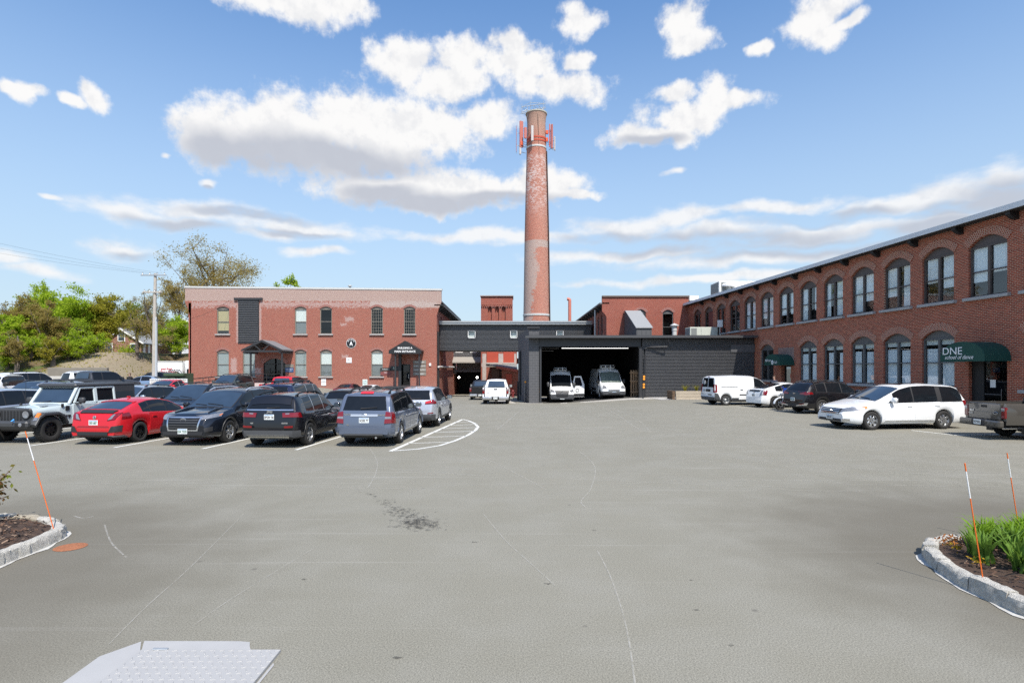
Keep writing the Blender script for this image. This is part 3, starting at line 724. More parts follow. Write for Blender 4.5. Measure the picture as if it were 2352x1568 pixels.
# signs on building A
def sign(name, label, cat, px, py, w_, h, y, m, mt, lines, group=None, th=.05, round_=False):
    c = Vector((wx(px, y), y-th, wz(py, y))); mb = MB()
    if round_: mb.lathe([(.001, 0), (w_/2, 0), (w_/2, th), (.001, th)], 40, axis='y')
    else: mb.bevbox((0, th/2, 0), (w_, th, h), .008)
    s = mb.build(name, m, None, c); s.data.transform(Matrix.Translation(c)) if False else None
    s.location = c
    me = s.data
    for v in me.vertices: v.co = v.co+c
    tag(s, label, cat, group)
    for tx, sz, dz, kw in lines: text('lettering', tx, sz, mt, s, (0, -.008, dz), **kw)
    return s
SGB = pm('sign black', (.012, .012, .013), .4); SGW = pm('sign white', (.75, .76, .76), .5, var=.03)
s_ = sign('round_sign', 'round black building A sign with white rim between the storeys', 'sign', 806.8, 788, 1.12, 1.12, AY, SGW, SGW, [('A', .62, -.06, dict(bold=.03, sx=.8))], round_=True)
mb = MB(); mb.lathe([(.001, -.006), (.525, -.006), (.525, .002)], 40, axis='y'); mb.build('disc', SGB, s_)
for ch in s_.children:
    if ch.name.startswith('lettering'): ch.location.y = -.014
for k, c_ in enumerate('BUILDING'):
    a_ = R(58-k*116/7+0)-0; text('lettering', c_, .15, SGW, s_, (-.40*math.sin(a_), -.014, .40*math.cos(a_)), rot=(math.pi/2, -a_, 0), bold=.006)
SGT = pm('sign taupe', (.21, .19, .16), .6); SGD = pm('sign charcoal', (.035, .037, .035), .6)
gS = 'tenant signs stacked right of the main entrance'
for py, tx, lb, mm, kw in ((831.5, 'MUSIC HALL', 'taupe tenant sign, topmost of the stack right of the main door', SGT, {}), (840.5, 'HARBOR OF HOPE', 'taupe tenant sign in bold white capitals, second from the top of the stack', SGT, {}), (849, 'CHELMSFORD MILLS', 'taupe tenant sign in thin pale capitals, third from the top of the stack', SGT, {}), (858, 'CourtSquart', 'taupe sign in white script, lowest of the stack by the main door', SGT, dict(shear=.3))):
    sign('wall_sign', lb, 'sign', 964, py, 1.5, .40, AY, mm, SGW, [(tx, .20 if len(tx) < 13 else .155, .0, kw)], gS)
sign('number_sign', 'dark plaque with the pale number 51 left of the main door', 'sign', 906.5, 846, .95, .55, AY, SGD, pm('pale green lettering', (.5, .62, .52), .6), [('51', .38, .05, {})])
sign('wall_sign', 'dark sign with dotted letters in the porch shade', 'sign', 886, 848, 1.3, .36, AY, SGD, SGW, [('TODAY C', .18, 0, {})])
sign('wall_sign', 'grey and red sign under the dotted letters sign', 'sign', 886, 857.5, 1.2, .40, AY, pm('dull red sign', (.20, .06, .055), .6), SGW, [('MILLS', .13, .1, {})])
sign('blue_sign', 'small blue sign beside the arched glass doors', 'sign', 665, 849, .95, .55, AY, pm('sign blue', (.035, .085, .21), .5), SGW, [('Solid Material', .15, .09, {}), ('Solutions', .15, -.09, {})])
sign('wall_sign', 'blank striped grey brown board above the blue sign', 'sign', 665, 840.5, .95, .42, AY, SGT, SGD, [('- - - -', .12, 0, {})])
sign('paper_notice', 'white paper notice on the brick between two ground windows', 'notice', 801.7, 827, .62, .62, AY, SGW, SGD, [('NO', .11, .17, {}), ('PARKING', .09, .0, {})])
for px, py, lb, mm in ((743.5, 877.5, 'white parking sign on the wall left of the maroon sedan', SGW), (838.5, 879, 'pale green-white parking sign on the wall right of the maroon sedan', pm('sign pale green', (.62, .75, .72), .5))):
    sign('parking_sign', lb, 'sign', px, py, .55, .8, AY, mm, SGD, [('VISITOR', .11, .2, {}), ('PARKING', .11, .02, {}), ('ONLY', .11, -.16, {})], 'parking signs on the brick wall')
sign('meter_box', 'small white box high on the wall near the right corner', 'box', 988, 837, .24, .32, AY, SGW, SGD, [], th=.12)
# ================================================================ bridge
BY = 68.5; bx0, bx1 = AX1+.04, wx(1358, BY)
tb = thing('covered_bridge', 'dark ribbed covered bridge joining the two brick mills', 'bridge', ((bx0+bx1)/2, BY, wz(805, BY)))
oz = tb.location; zb_, zt_ = 0.0, wz(746, BY)-oz.z; W = bx1-bx0
wins = [(1072, 1095), (1169, 1191), (1275, 1297)]
segs = [bx0]
for a, b in wins: segs += [wx(a, BY), wx(b, BY)]
segs.append(bx1); wz0, wz1 = wz(779, BY)-oz.z, wz(756, BY)-oz.z
lamella(W, 0, wz0, .16, .06, CLAD, 'siding', tb, (-W/2, 0, 0), 0)
lamella(W, wz1, zt_, .16, .06, CLAD, 'siding', tb, (-W/2, 0, 0), 0)
for i in range(0, len(segs), 2): lamella(segs[i+1]-segs[i], wz0, wz1, .16, .06, CLAD, 'siding', tb, (segs[i]-oz.x, 0, 0), 0)
for a, b in wins:
    x0, x1 = wx(a, BY)-oz.x, wx(b, BY)-oz.x; mb = MB(); xm = (x0+x1)/2; w_ = x1-x0; h = wz1-wz0
    for q in (-1, 1): mb.box((q*(w_/2-.07), -.06, h/2), (.14, .14, h))
    mb.box((0, -.06, .07), (w_-.28, .13, .14)); mb.box((0, -.06, h-.07), (w_-.28, .13, .14))
    f = mb.build('window', DARKM, tb); f.location = (xm, 0, wz0)
    mb = MB()
    for q in (-1, 1): mb.box((q*(w_/2-.18), -.04, h/2), (.07, .06, h-.28))
    mb.box((0, -.04, .18), (w_-.3, .06, .07)); mb.box((0, -.04, h-.18), (w_-.3, .06, .07)); mb.build('sash', WHITE, f)
    mb = MB(); mb.quad((-w_/2+.1, -.02, .1), (w_/2-.1, -.02, .1), (w_/2-.1, -.02, h-.1), (-w_/2+.1, -.02, h-.1)); mb.build('pane', GL, f, fix=False)
    mb = MB(); mb.box((0, .3, h/2), (w_, .02, h)); mb.build('blind', BLIND, f)
mb = MB(); mb.box((0, 1.7, zt_+.16), (W, 4.2, .3)); mb.build('roof', ROOFM, tb)
mb = MB(); mb.box((0, -.46, zt_+.22), (W, .16, .42)); mb.box((0, -.58, zt_+.33), (W, .12, .16)); mb.build('gutter', pm('galvanised gutter', (.42, .43, .43), .4, .5), tb)
mb = MB(); mb.box((0, 2, .02), (W, 3.8, .12)); mb.box((0, 3.8, zt_/2), (W, .1, zt_)); mb.build('underside', DARKM, tb)
# ================================================================ brick tower with red panels
TY = 80.0; tx0, tx1 = wx(1104.7, TY), wx(1187, TY)
tt = thing('brick_tower', 'square red brick tower with blind arches rising behind the covered bridge', 'tower', ((tx0+tx1)/2, TY, gz(-2, TY)))
o = tt.location; zt = wz(683, TY)-o.z; tw = wx(1177.6, TY)-tx0; lx = tx0-o.x
nich = []
for a, b in ((432, 460), (483, 510), (529, 557)):
    W0, W1 = [(1600+.5315*q)/1.6327 for q in (a, b)]; nich.append((wx(W0, TY)-tx0, wx(W1, TY)-tx0, wz(735.5, TY)-o.z, wz(708, TY)-o.z, .3))
wall('front_wall', tt, tw, -1, zt-1.05, nich, BRICK_C, (lx, 0, 0), 0, .34)
mb = MB(); mb.box((tw/2, .35, zt-.45), (tw, .5, 1.2)); mb.build('frieze', BRICK_C, tt).location = (lx, -.2, 0)
mb = MB()
for n_ in nich: mb.box(((n_[0]+n_[1])/2, .36, (n_[2]+n_[3])/2+.1), (n_[1]-n_[0], .04, n_[3]-n_[2]+.7))
mb.build('niche', BRICK_C, tt).location = (lx, 0, 0)
for i in range(17): mb = MB(); mb.box((.15+i*(tw-.3)/16, -.1, zt-1.17), (.12, .2, .26)); mb.build('corbel', BRICK_C, tt).location = (lx, 0, 0)
for q in nich: a, uvs = arch_ring(q[1]-q[0]+.1, .3, .3, .06); a.build('brick_arch', ARCHA, tt, uvs=uvs).location = (lx+(q[0]+q[1])/2, 0, q[3])
mb = MB(); mb.box((tw/2, 1.9, zt+.2), (tw+.2, 4.4, .12)); mb.box((tw*.4, 1, zt+.34), (tw*.5, .2, .16)); mb.build('coping', pm('weathered cap', (.33, .27, .25), .8), tt).location = (lx, 0, 0)
mb = MB(); mb.box((tw/2, 2.4, zt/2), (tw-.1, 3.9, zt)); mb.build('shaft', BRICK_C, tt).location = (lx, 0, 0)
mb = MB(); mb.box((tw+.3, .25, 4), (.6, .5, 9.5)); mb.build('side_pier', BRICK_C, tt).location = (lx, 0, 0)
PEEL = pm('peeling grey paint', (.44, .38, .35), .9, var=.35, scale=5, bump=.4); REDP = pm('red painted panel', (.42, .065, .035), .7, var=.18, scale=3)
mb = MB()
for a, b in ((1108, 1117), (1145, 1156), (1181, 1186)): mb.box(((wx(a, TY)+wx(b, TY))/2-o.x, -.04, 2.6), (wx(b, TY)-wx(a, TY), .1, 6.5))
mb.box((wx(1145, TY)-o.x, -.02, wz(838, TY)-o.z), (wx(1186, TY)-wx(1108, TY), .06, .5)); mb.build('pilaster', PEEL, tt)
for a, b in ((1118, 1144.5), (1156, 1181)):
    mb = MB(); zc = (wz(806, TY)+wz(833, TY))/2-o.z; mb.box(((wx(a, TY)+wx(b, TY))/2-o.x, -.05, zc+.6), (wx(b, TY)-wx(a, TY), .12, 3.0)); mb.build('panel', REDP, tt)
    mb = MB(); mb.box(((wx(a, TY)+wx(b, TY))/2-o.x, -.12, wz(834, TY)-o.z), (wx(b, TY)-wx(a, TY)+.1, .3, .2)); mb.build('sill', PEEL, tt)
# lean-to shed in front of it
HY_ = 74.0; sx0, sx1 = wx(1124, HY_), wx(1188, HY_)
ts = thing('lean_to_shed', 'low red brick lean-to shed with sagging grey roof beside the white pickup', 'shed', ((sx0+sx1)/2, HY_, gz(-1, HY_)))
o = ts.location; w_ = sx1-sx0; ze, zr = wz(849, HY_)-o.z, wz(838, TY)-o.z
mb = MB(); mb.box((.55*w_-w_/2+w_*.2, 2.4, ze/2), (w_*.6, 4.8, ze)); mb.build('wall', BRICK_C, ts)
mb = MB(); mb.add([(-w_/2-.1, -.5, ze+.55), (w_/2, -.5, ze-.05), (w_/2, 5.7, zr), (-w_/2-.1, 5.7, zr), (-w_/2-.1, -.5, ze+.65), (w_/2, -.5, ze+.05), (w_/2, 5.7, zr+.1), (-w_/2-.1, 5.7, zr+.1)], [(0, 3, 2, 1), (4, 5, 6, 7), (0, 1, 5, 4), (1, 2, 6, 5), (2, 3, 7, 6), (3, 0, 4, 7)]); mb.build('roof', pm('patched grey roofing', (.22, .22, .21), .9, var=.3), ts)
mb = MB(); mb.add([(-w_*.25, -.54, ze+.18), (w_/2, -.54, ze-.30), (w_/2, -.54, ze+.06), (-w_*.25, -.54, ze+.50)], [(0, 1, 2, 3)]); mb.build('fascia', pm('red fascia board', (.38, .09, .07), .7, var=.3), ts)
mb = MB(); mb.box((w_*.2, -.06, ze*.42), (w_*.22, .1, ze*.84)); mb.build('door', REDP, ts)
mb = MB(); mb.box((-w_*.28, 2.5, ze*.5+.2), (w_*.28, 4, ze)); mb.build('bay_wall', pm('rusty boards', (.10, .05, .04), .9, var=.4), ts)
# hydrant
c = G(1178, 912); th = thing('fire_hydrant', 'small dark red fire hydrant by the lean-to shed', 'hydrant', c)
HYD = pm('hydrant red', (.16, .02, .02), .5)
mb = MB(); mb.lathe([(.2, 0), (.2, .06), (.13, .08), (.13, .62), (.16, .64), (.16, .7), (.12, .8), (.03, .88), (.03, .93)], 14); mb.build('barrel', HYD, th, smooth=40)
mb = MB(); mb.lathe([(.07, -.24), (.07, .24)], 10, axis='x', c=(0, 0, .5)); mb.lathe([(.0, -.24), (.09, -.24), (.09, -.18)], 10, axis='x', c=(0, 0, .5)); mb.build('nozzle', HYD, th)
# ================================================================ alley end
EY = 85.0; ex0, ex1 = wx(1040, EY), wx(1107, EY)
te = thing('loading_building', 'dark grey clad loading building closing the alley under the bridge', 'building', ((ex0+ex1)/2, EY, gz(-6, EY)))
o = te.location; w_ = ex1-ex0; zo = wz(853, EY)-o.z
def PZ(py): return wz(py, EY)-o.z
lamella(w_, PZ(834), PZ(790), .2, .05, CLADW, 'upper_wall', te, (-w_/2, 0, 0), 0)
mb = MB(); mb.add([(-w_/2, -1.6, PZ(827.5)-.25), (w_/2, -1.6, PZ(827.5)-.25), (w_/2, 0, PZ(819)), (-w_/2, 0, PZ(819)), (-w_/2, -1.6, PZ(827.5)-.4), (w_/2, -1.6, PZ(827.5)-.4), (w_/2, 0, PZ(819)-.3), (-w_/2, 0, PZ(819)-.3)], [(0, 1, 2, 3), (4, 7, 6, 5), (0, 4, 5, 1), (0, 3, 7, 4), (1, 5, 6, 2)]); mb.build('canopy', pm('pale shingle', (.30, .28, .25), .9, var=.2), te)
lamella(w_*.84, PZ(852), PZ(830), .12, .03, CLADW, 'roller_door', te, (-w_/2+w_*.14, -.2, 0), 0)
mb = MB(); mb.box((-w_/2+.25, -.1, PZ(843)), (.5, .2, 2.0)); mb.box((0, -.25, PZ(852.5)), (w_, .3, .16)); mb.build('door_frame', CLADW, te)
for a in (1055, 1088):
    mb = MB(); mb.box((wx(a, EY)-o.x, -.1, PZ(806)), (1.1, .1, .5)); mb.build('window', WHITE, te)
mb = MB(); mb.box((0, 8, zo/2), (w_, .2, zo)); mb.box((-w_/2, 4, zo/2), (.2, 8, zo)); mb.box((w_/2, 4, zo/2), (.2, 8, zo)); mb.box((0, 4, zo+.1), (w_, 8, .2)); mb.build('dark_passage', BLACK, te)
for px, lb in ((1054.2, 'lit white lamp at the left of the dark alley passage'), (1096, 'lit white lamp at the right of the dark alley passage')):
    q = tag(None or thing('passage_lamp', lb, 'lamp', (wx(px, EY+.4), EY+.4, wz(866.5, EY+.4)), 0, 'lamps in the alley passage'), None, None)
    mb = MB(); mb.lathe([(.0, -.1), (.12, -.07), (.14, 0), (.12, .07), (0, .1)], 12, axis='y'); mb.build('bulb', emis('lamp glow', (1, .97, .9), 14), q)
    mb = MB(); mb.box((0, .12, 0), (.3, .06, .3)); mb.build('back_plate', DARKM, q)
# ================================================================ building C
CY = 59.4; cx0, cx1 = wx(1393, CY), wx(1582, CY)
bC = thing('mill_annexe', 'orange red brick mill block with tall arched windows behind the garage', 'building', ((cx0+cx1)/2, CY, gz(12, CY)))
o = bC.location; LC = (cx0-o.x, 0, -o.z); zc = wz(682, CY)
def uC(px): return wx(px, CY)-cx0
opsC = [(uC(1460), uC(1483.5), 5.3, wz(718, CY), .35), (uC(1521.9), uC(1546.5), 5.3, wz(719, CY), .35)]
wall('front_wall', bC, cx1-cx0, -.5, zc, opsC, BRICK_C, LC, 0, .2)
for q in opsC: window(bC, LC, 0, (q[0]+q[1])/2, q[2], q[1]-q[0], q[3]-q[2], q[4], FR_G, 'dark', None, False, ARCHA, .24)
mb = MB(); zf0, zf1 = wz(727, CY), wz(715, CY); mb.prism([(0, zf0), (-.2, zf0+.3), (-.45, zf1), (-.45, zc), (0, zc)], 0, .35, 'xz'); mb.build('parapet_shoulder', BRICK_C, bC).location = LC
mb = MB(); mb.box(((cx1-cx0)/2-.2, .1, zc+.07), (cx1-cx0+.5, .5, .14)); mb.build('coping', pm('dull brown coping', (.16, .13, .11), .8), bC).location = LC
LCs = (LC[0], 34, LC[2]); opsCs = []
for Yc in (62.6, 65.0, 71, 74, 77, 80, 83, 86):
    u = 34-(Yc-CY); opsCs.append((u-.6, u+.6, 5.5, 8.0, .3))
wall('side_wall', bC, 34, -.5, 9.1, opsCs, BRICK_C, LCs, -math.pi/2, .2)
for q in opsCs: window(bC, LCs, -math.pi/2, (q[0]+q[1])/2, q[2], 1.2, 2.5, .3, FR_G, 'dark', None, True, None)
mb = MB(); mb.box((17, -.2, 9.2), (34, 1.0, .14)); mb.build('side_roof_edge', CLADW, bC, rot=(0, 0, -math.pi/2)).location = LCs
for k in range(16):
    mb = MB(); mb.prism([(-.02, 9.1), (-.6, 9.1), (-.55, 8.92), (-.02, 8.6)], 1+k*2.0, 1.2+k*2.0, 'yz'); mb.build('eave_bracket', DARKM, bC, rot=(0, 0, -math.pi/2)).location = LCs
mb = MB(); mb.box(((cx1-cx0)/2, 17.4, zc-.6), (cx1-cx0, 33, .2)); mb.build('roof', ROOFM, bC).location = LC
mb = MB(); mb.tube([(1.0, -.15, 8.9), (1.0, -.15, 5.2)], .09, 8); mb.build('downpipe', COPE, bC, smooth=40, rot=(0, 0, 0)).location = (LC[0]-1.6, 4.2, LC[2])
# shingled dormer shaft on the garage roof
dx0, dx1 = wx(1462, 53.5), wx(1497, 53.5); BOARD = pm('grey vertical boards', (.085, .087, .09), .7, var=.12)
td = thing('roof_dormer', 'grey boarded roof hatch with a sloping shingle top against the brick annexe', 'dormer', ((dx0+dx1)/2, 53.5, 4.9)); z1, z2, w_ = 8.25-4.9, 6.2-4.9, (dx1-dx0)/2
mb = MB(); mb.prism([(0, -.1), (5.8, -.1), (5.8, z1), (5.0, z1), (0, z2)], -w_, w_, 'yz'); mb.build('body', BOARD, td)
mb = MB(); mb.prism([(-.12, z2-.02), (5.0, z1+.02), (5.8, z1+.02), (5.8, z1+.1), (4.98, z1+.1), (-.12, z2+.06)], -w_-.08, w_+.08, 'yz'); mb.build('roof', pm('grey shingle', (.27, .275, .275), .9, var=.2, scale=12, bump=.4), td)
for k in range(12):
    y = .1+k*.48; mb = MB(); mb.box((-w_-.012, y, min(z1, z2+(z1-z2)*y/5)/2-.05), (.03, .05, min(z1, z2+(z1-z2)*y/5)-.08)); mb.build('batten', BOARD, td)
for k in range(4): mb = MB(); mb.box((-w_+.1+k*(2*w_-.2)/3, -.012, z2/2), (.05, .03, z2-.05)); mb.build('batten', BOARD, td)
# pipes and vents on roofs
def vent(name, label, px, y, py0, py1, r, m, cap='hood', z0=None):
    z_ = wz(py0, y) if z0 is None else z0; t_ = thing(name, label, 'vent pipe', (wx(px, y), y, z_)); h = wz(py1, y)-z_
    mb = MB()
    if cap == 'hood': mb.lathe([(r, 0), (r, h*.7), (r*1.15, h*.72), (r*1.15, h)], 14); mb.build('stack', m, t_, smooth=40); mb = MB(); mb.lathe([(r*1.1, h), (r*1.9, h+.02), (r*1.9, h+.1), (.02, h+.28)], 14); mb.build('cap', m, t_, smooth=40)
    else: mb.tube([(0, 0, 0), (0, 0, h-.3), (.0, 0, h-.1), (-.12, 0, h), (-.35, 0, h+.02)], r, 10); mb.build('stack', m, t_, smooth=40); mb = MB(); mb.lathe([(r*1.25, 0), (r*1.25, .12)], 10); mb.build('cap', m, t_)
    return t_
vent('roof_vent', 'grey mushroom vent on the flat garage roof', 1549, 55, 768, 749, .22, COPE, z0=4.85)
vent('flue_pipe', 'slim salmon red flue pipe right of the chimney', 1308.5, 78, 760, 687, .22, pm('salmon paint', (.50, .16, .11), .6), 'bend')
# ================================================================ garage
GY = 45.5; gx0, gx1 = wx(1215, GY), 19.35
bG = thing('garage', 'low charcoal garage with a wide open bay and ribbed metal wall', 'building', ((gx0+gx1)/2, GY, 0)); o = bG.location
def gx(px): return wx(px, GY)-o.x
def gZ(py): return wz(py, GY)
xp0, xp1 = gx(1215), gx(1238); xo0, xo1 = gx(1240), gx(1470); zhead = gZ(796); zgut = gZ(775)
def blk():
    m, t, b = nt_new('charcoal block'); tc = N(t, 'ShaderNodeTexCoord').outputs['Object']; sp = N(t, 'ShaderNodeSeparateXYZ'); t.links.new(tc, sp.inputs[0])
    cb = N(t, 'ShaderNodeCombineXYZ'); t.links.new(MA(t, 'ADD', sp.outputs[0], sp.outputs[1]), cb.inputs[0]); t.links.new(sp.outputs[2], cb.inputs[1])
    br = N(t, 'ShaderNodeTexBrick'); t.links.new(cb.outputs[0], br.inputs['Vector']); br.inputs['Scale'].default_value = 1; br.inputs['Brick Width'].default_value = .42; br.inputs['Row Height'].default_value = .21; br.inputs['Mortar Size'].default_value = .008
    for k_, v_ in (('Color1', (.082, .083, .088, 1)), ('Color2', (.074, .075, .080, 1)), ('Mortar', (.15, .15, .155, 1))): br.inputs[k_].default_value = v_
    t.links.new(br.outputs[0], b.inputs['Base Color']); b.inputs['Roughness'].default_value = .8
    bp = N(t, 'ShaderNodeBump'); bp.inputs['Strength'].default_value = .6; bp.inputs['Distance'].default_value = .012; t.links.new(NOISE(t, tc, 30, 3), bp.inputs['Height']); t.links.new(bp.outputs[0], b.inputs['Normal']); return m
BLK = blk()
mb = MB(); zpar = gZ(754); mb.box(((xp0+xp1)/2, .25, (zpar-.6)/2), (xp1-xp0, .5, zpar+.6)); mb.build('pier', BLK, bG)
mb = MB(); mb.add([(xp0, .0, -.6), (xp0-.75, 10, -.6), (xp0-.75, 10, zpar), (xp0, 0, zpar), (xp0+.3, .5, -.6), (xp0-.45, 10, -.6), (xp0-.45, 10, zpar), (xp0+.3, .5, zpar)], [(0, 1, 2, 3), (4, 7, 6, 5), (3, 2, 6, 7), (1, 5, 6, 2)]); mb.build('left_wall', BLK, bG)
mb = MB(); mb.box((xp0-.52, 7.5, 2.0), (.3, 1.6, 4.0)); mb.build('side_door', BLACK, bG)
mb = MB(); mb.box(((xp0+xp1)/2-.05, .2, zpar+.06), (xp1-xp0+.2, .7, .12)); mb.build('parapet_cap', DARKM, bG)
# header beam, jambs, fascia, gutter
mb = MB(); xe = gx1-o.x
mb.box(((xo0+xo1)/2, .1, (zhead+zgut)/2-.02), (xo1-xo0+.1, .36, zgut-zhead-.04)); mb.build('header_beam', DARKM, bG)
mb = MB(); mb.box((xo0+.05, .05, zhead/2-.2), (.14, .34, zhead+.36)); mb.box((xo1+.02, .05, zhead/2-.2), (.22, .42, zhead+.36)); mb.build('door_jamb', DARKM, bG)
mb = MB(); mb.box(((xp0+xe)/2, -.28, zgut+.02), (xe-xp0+.1, .66, .10)); mb.build('roof_edge', DARKM, bG)
mb = MB(); mb.box(((xp0+xe)/2-.15, -.66, zgut+.02), (xe-xp0+.3, .16, .16)); mb.build('gutter', pm('gutter grey', (.09, .09, .093), .35, .3), bG)
mb = MB(); xd = gx(1480); mb.tube([(gx(1531), -.62, zgut-.05), (gx(1531), -.6, zgut-.55), (gx(1529), -.5, zgut-.75), (xd+.25, -.18, gZ(797)), (xd+.02, -.16, gZ(801)), (xd, -.16, 3.2), (xd, -.16, .05)], .065, 8); mb.build('downpipe', DARKM, bG, smooth=40)
xw0 = gx(1475)
lamella(xe-xw0, -.3, zgut-.1, .115, .05, CLAD, 'ribbed_wall', bG, (xw0, 0.02, 0), 0)
mb = MB(); mb.box((gx(1705), -.06, gZ(800)), (1.9, .1, .6)); mb.build('vent_louvre', CLAD, bG)
# interior
gb = CY-GY-.3
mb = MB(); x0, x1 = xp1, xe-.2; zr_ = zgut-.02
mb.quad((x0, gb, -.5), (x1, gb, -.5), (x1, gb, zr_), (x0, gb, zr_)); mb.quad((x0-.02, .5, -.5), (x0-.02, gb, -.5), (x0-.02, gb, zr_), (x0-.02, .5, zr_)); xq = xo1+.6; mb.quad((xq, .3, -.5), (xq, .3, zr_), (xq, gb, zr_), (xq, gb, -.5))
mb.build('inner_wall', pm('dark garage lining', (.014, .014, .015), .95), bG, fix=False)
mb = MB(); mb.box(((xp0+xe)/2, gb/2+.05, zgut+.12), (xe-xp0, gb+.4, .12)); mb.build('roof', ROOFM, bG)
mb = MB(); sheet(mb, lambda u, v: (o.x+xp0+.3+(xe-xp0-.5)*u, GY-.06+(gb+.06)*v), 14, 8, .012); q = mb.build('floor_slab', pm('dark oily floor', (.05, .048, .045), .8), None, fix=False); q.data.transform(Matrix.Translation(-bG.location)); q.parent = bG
mb = MB(); mb.box((0, 0, 0), (wx(1443, 47)-wx(1290, 47), .04, .035)); q = mb.build('tube_lamp', emis('lit tube', (1, 1, .98), 1.6)); q.location = ((wx(1443, 47)+wx(1290, 47))/2, 47, wz(799.5, 47)); tag(q, 'long lit fluorescent tube inside the garage mouth', 'tube lamp')
for dz, a, b in ((0, 1242, 1290), (-.14, 1242, 1278)):
    pass
t_ = thing('door_track', 'grey overhead door rails inside the garage mouth', 'rail', (wx(1258, 47.2), 47.2, wz(800, 47.2)))
mb = MB(); mb.tube([(-.75, 0, 0), (.9, 0, 0)], .025, 6); mb.build('upper_rail', CLADW, t_); mb = MB(); mb.tube([(-.75, 0, -.2), (.5, 0, -.2)], .025, 6); mb.build('lower_rail', CLADW, t_)
# bollards with amber reflectors
AMB = pm('amber reflector', (.85, .33, .03), .35, var=.05)
def bollard(px, py, h, lean, label, col=DARKM, pts=(.97, .86, .62, .50)):
    c = G(px, py); t_ = thing('bollard', label, 'bollard', c, 0, 'steel bollards at the garage bay')
    mb = MB(); mb.tube([(0, 0, 0), (lean, 0, h)], .075, 12); mb.build('post', col, t_, smooth=40)
    for k in pts:
        mb = MB(); mb.lathe([(.0, 0), (.085, 0), (.085, .03), (.0, .045)], 12, axis='y'); q = mb.build('reflector', AMB, t_); q.location = (lean*k, -.12, h*k); q.scale = (1, -1, 1.1)
bollard(1238.5, 922, 1.75, -.13, 'leaning dark bollard with amber reflectors left of the open bay')
bollard(1477, 914.5, 1.75, .05, 'dark bollard with amber reflectors right of the open bay')
bollard(1205.5, 923.5, 1.75, .03, 'grey bollard with one amber light beside the block pier', CLADW, (.97,))
for px, lb in ((1190, 'black post in the shade left of the block pier'), (1197, 'black post closest to the block pier side wall')):
    c = G(px, 919); t_ = thing('black_post', lb, 'post', c, 0, 'black posts beside the garage side wall'); mb = MB(); mb.box((0, 0, .85), (.18, .18, 1.7)); mb.build('post', BLACK, t_); mb = MB(); mb.box((0, 0, 1.73), (.22, .22, .06)); mb.build('cap', DARKM, t_)
# pallets / lumber inside the right jamb
WOOD = pm('raw lumber', (.33, .21, .12), .8, var=.25, scale=5, bump=.3); WOODG = pm('weathered timber', (.40, .34, .26), .85, var=.25, scale=4, bump=.3)
c = Vector((wx(1461, 47.0), 47.0, .06)); t_ = thing('lumber_stack', 'upright wooden pallets leaning inside the right garage jamb', 'lumber', c)
for k in range(5):
    mb = MB(); mb.box((-.4+k*.2, .02*k, 1.1), (.12, .05, 2.2)); mb.build('board', WOOD, t_)
for z in (.4, 1.3, 2.0):
    mb = MB(); mb.box((0, -.05, z), (1.0, .05, .14)); mb.build('crosspiece', WOOD, t_)
# timber planter
pa, pb = G(1546, 917.5), G(1636, 912); y_ = pa.y
t_ = thing('timber_planter', 'weathered timber raised planter against the ribbed wall', 'planter', ((pa.x+pb.x)/2, y_+.6, gz((pa.x+pb.x)/2, y_)))
w_ = pb.x-pa.x; hp = .64
for k in range(3):
    mb = MB(); mb.bevbox((.1, -.6, hp*(k+.5)/3), (w_-.2+.03*k, .18, hp/3-.012), .012); mb.build('front_timber', WOODG, t_)
    mb = MB(); mb.bevbox((-w_/2+.02, .02, hp*(k+.5)/3), (.2, 1.42, hp/3-.012), .012); mb.build('end_timber', pm('dark end grain', (.12, .075, .045), .9, var=.3, scale=12), t_)
    mb = MB(); mb.bevbox((w_/2-.02, .02, hp*(k+.5)/3), (.2, 1.42, hp/3-.012), .012); mb.build('end_timber', WOODG, t_)
mb = MB(); mb.box((0, 0, hp-.1), (w_-.3, 1.1, .06)); mb.build('soil', pm('dark soil', (.05, .035, .025), .95), t_)
PLANTER = t_
mb = MB(); sheet(mb, lambda u, v: (wx(1488, GY)+u*(18.9-wx(1488, GY)), (y_-.35)*(1-v)+45.4*v), 14, 2, .012)
def gravel():
    m, t, b = nt_new('pale gravel'); tc = N(t, 'ShaderNodeTexCoord').outputs['Object']; vo = t.nodes.new('ShaderNodeTexVoronoi'); vo.inputs['Scale'].default_value = 18; t.links.new(tc, vo.inputs['Vector'])
    t.links.new(MIX(t, vo.outputs['Distance'], (.62, .60, .57), (.25, .24, .22)), b.inputs['Base Color']); b.inputs['Roughness'].default_value = .9
    bp = N(t, 'ShaderNodeBump'); bp.inputs['Strength'].default_value = .9; bp.inputs['Distance'].default_value = .03; bp.invert = True; t.links.new(vo.outputs['Distance'], bp.inputs['Height']); t.links.new(bp.outputs[0], b.inputs['Normal']); return m
tag(mb.build('gravel_strip', gravel()), 'pale gravel strip along the ribbed garage wall', 'gravel', kind='stuff')
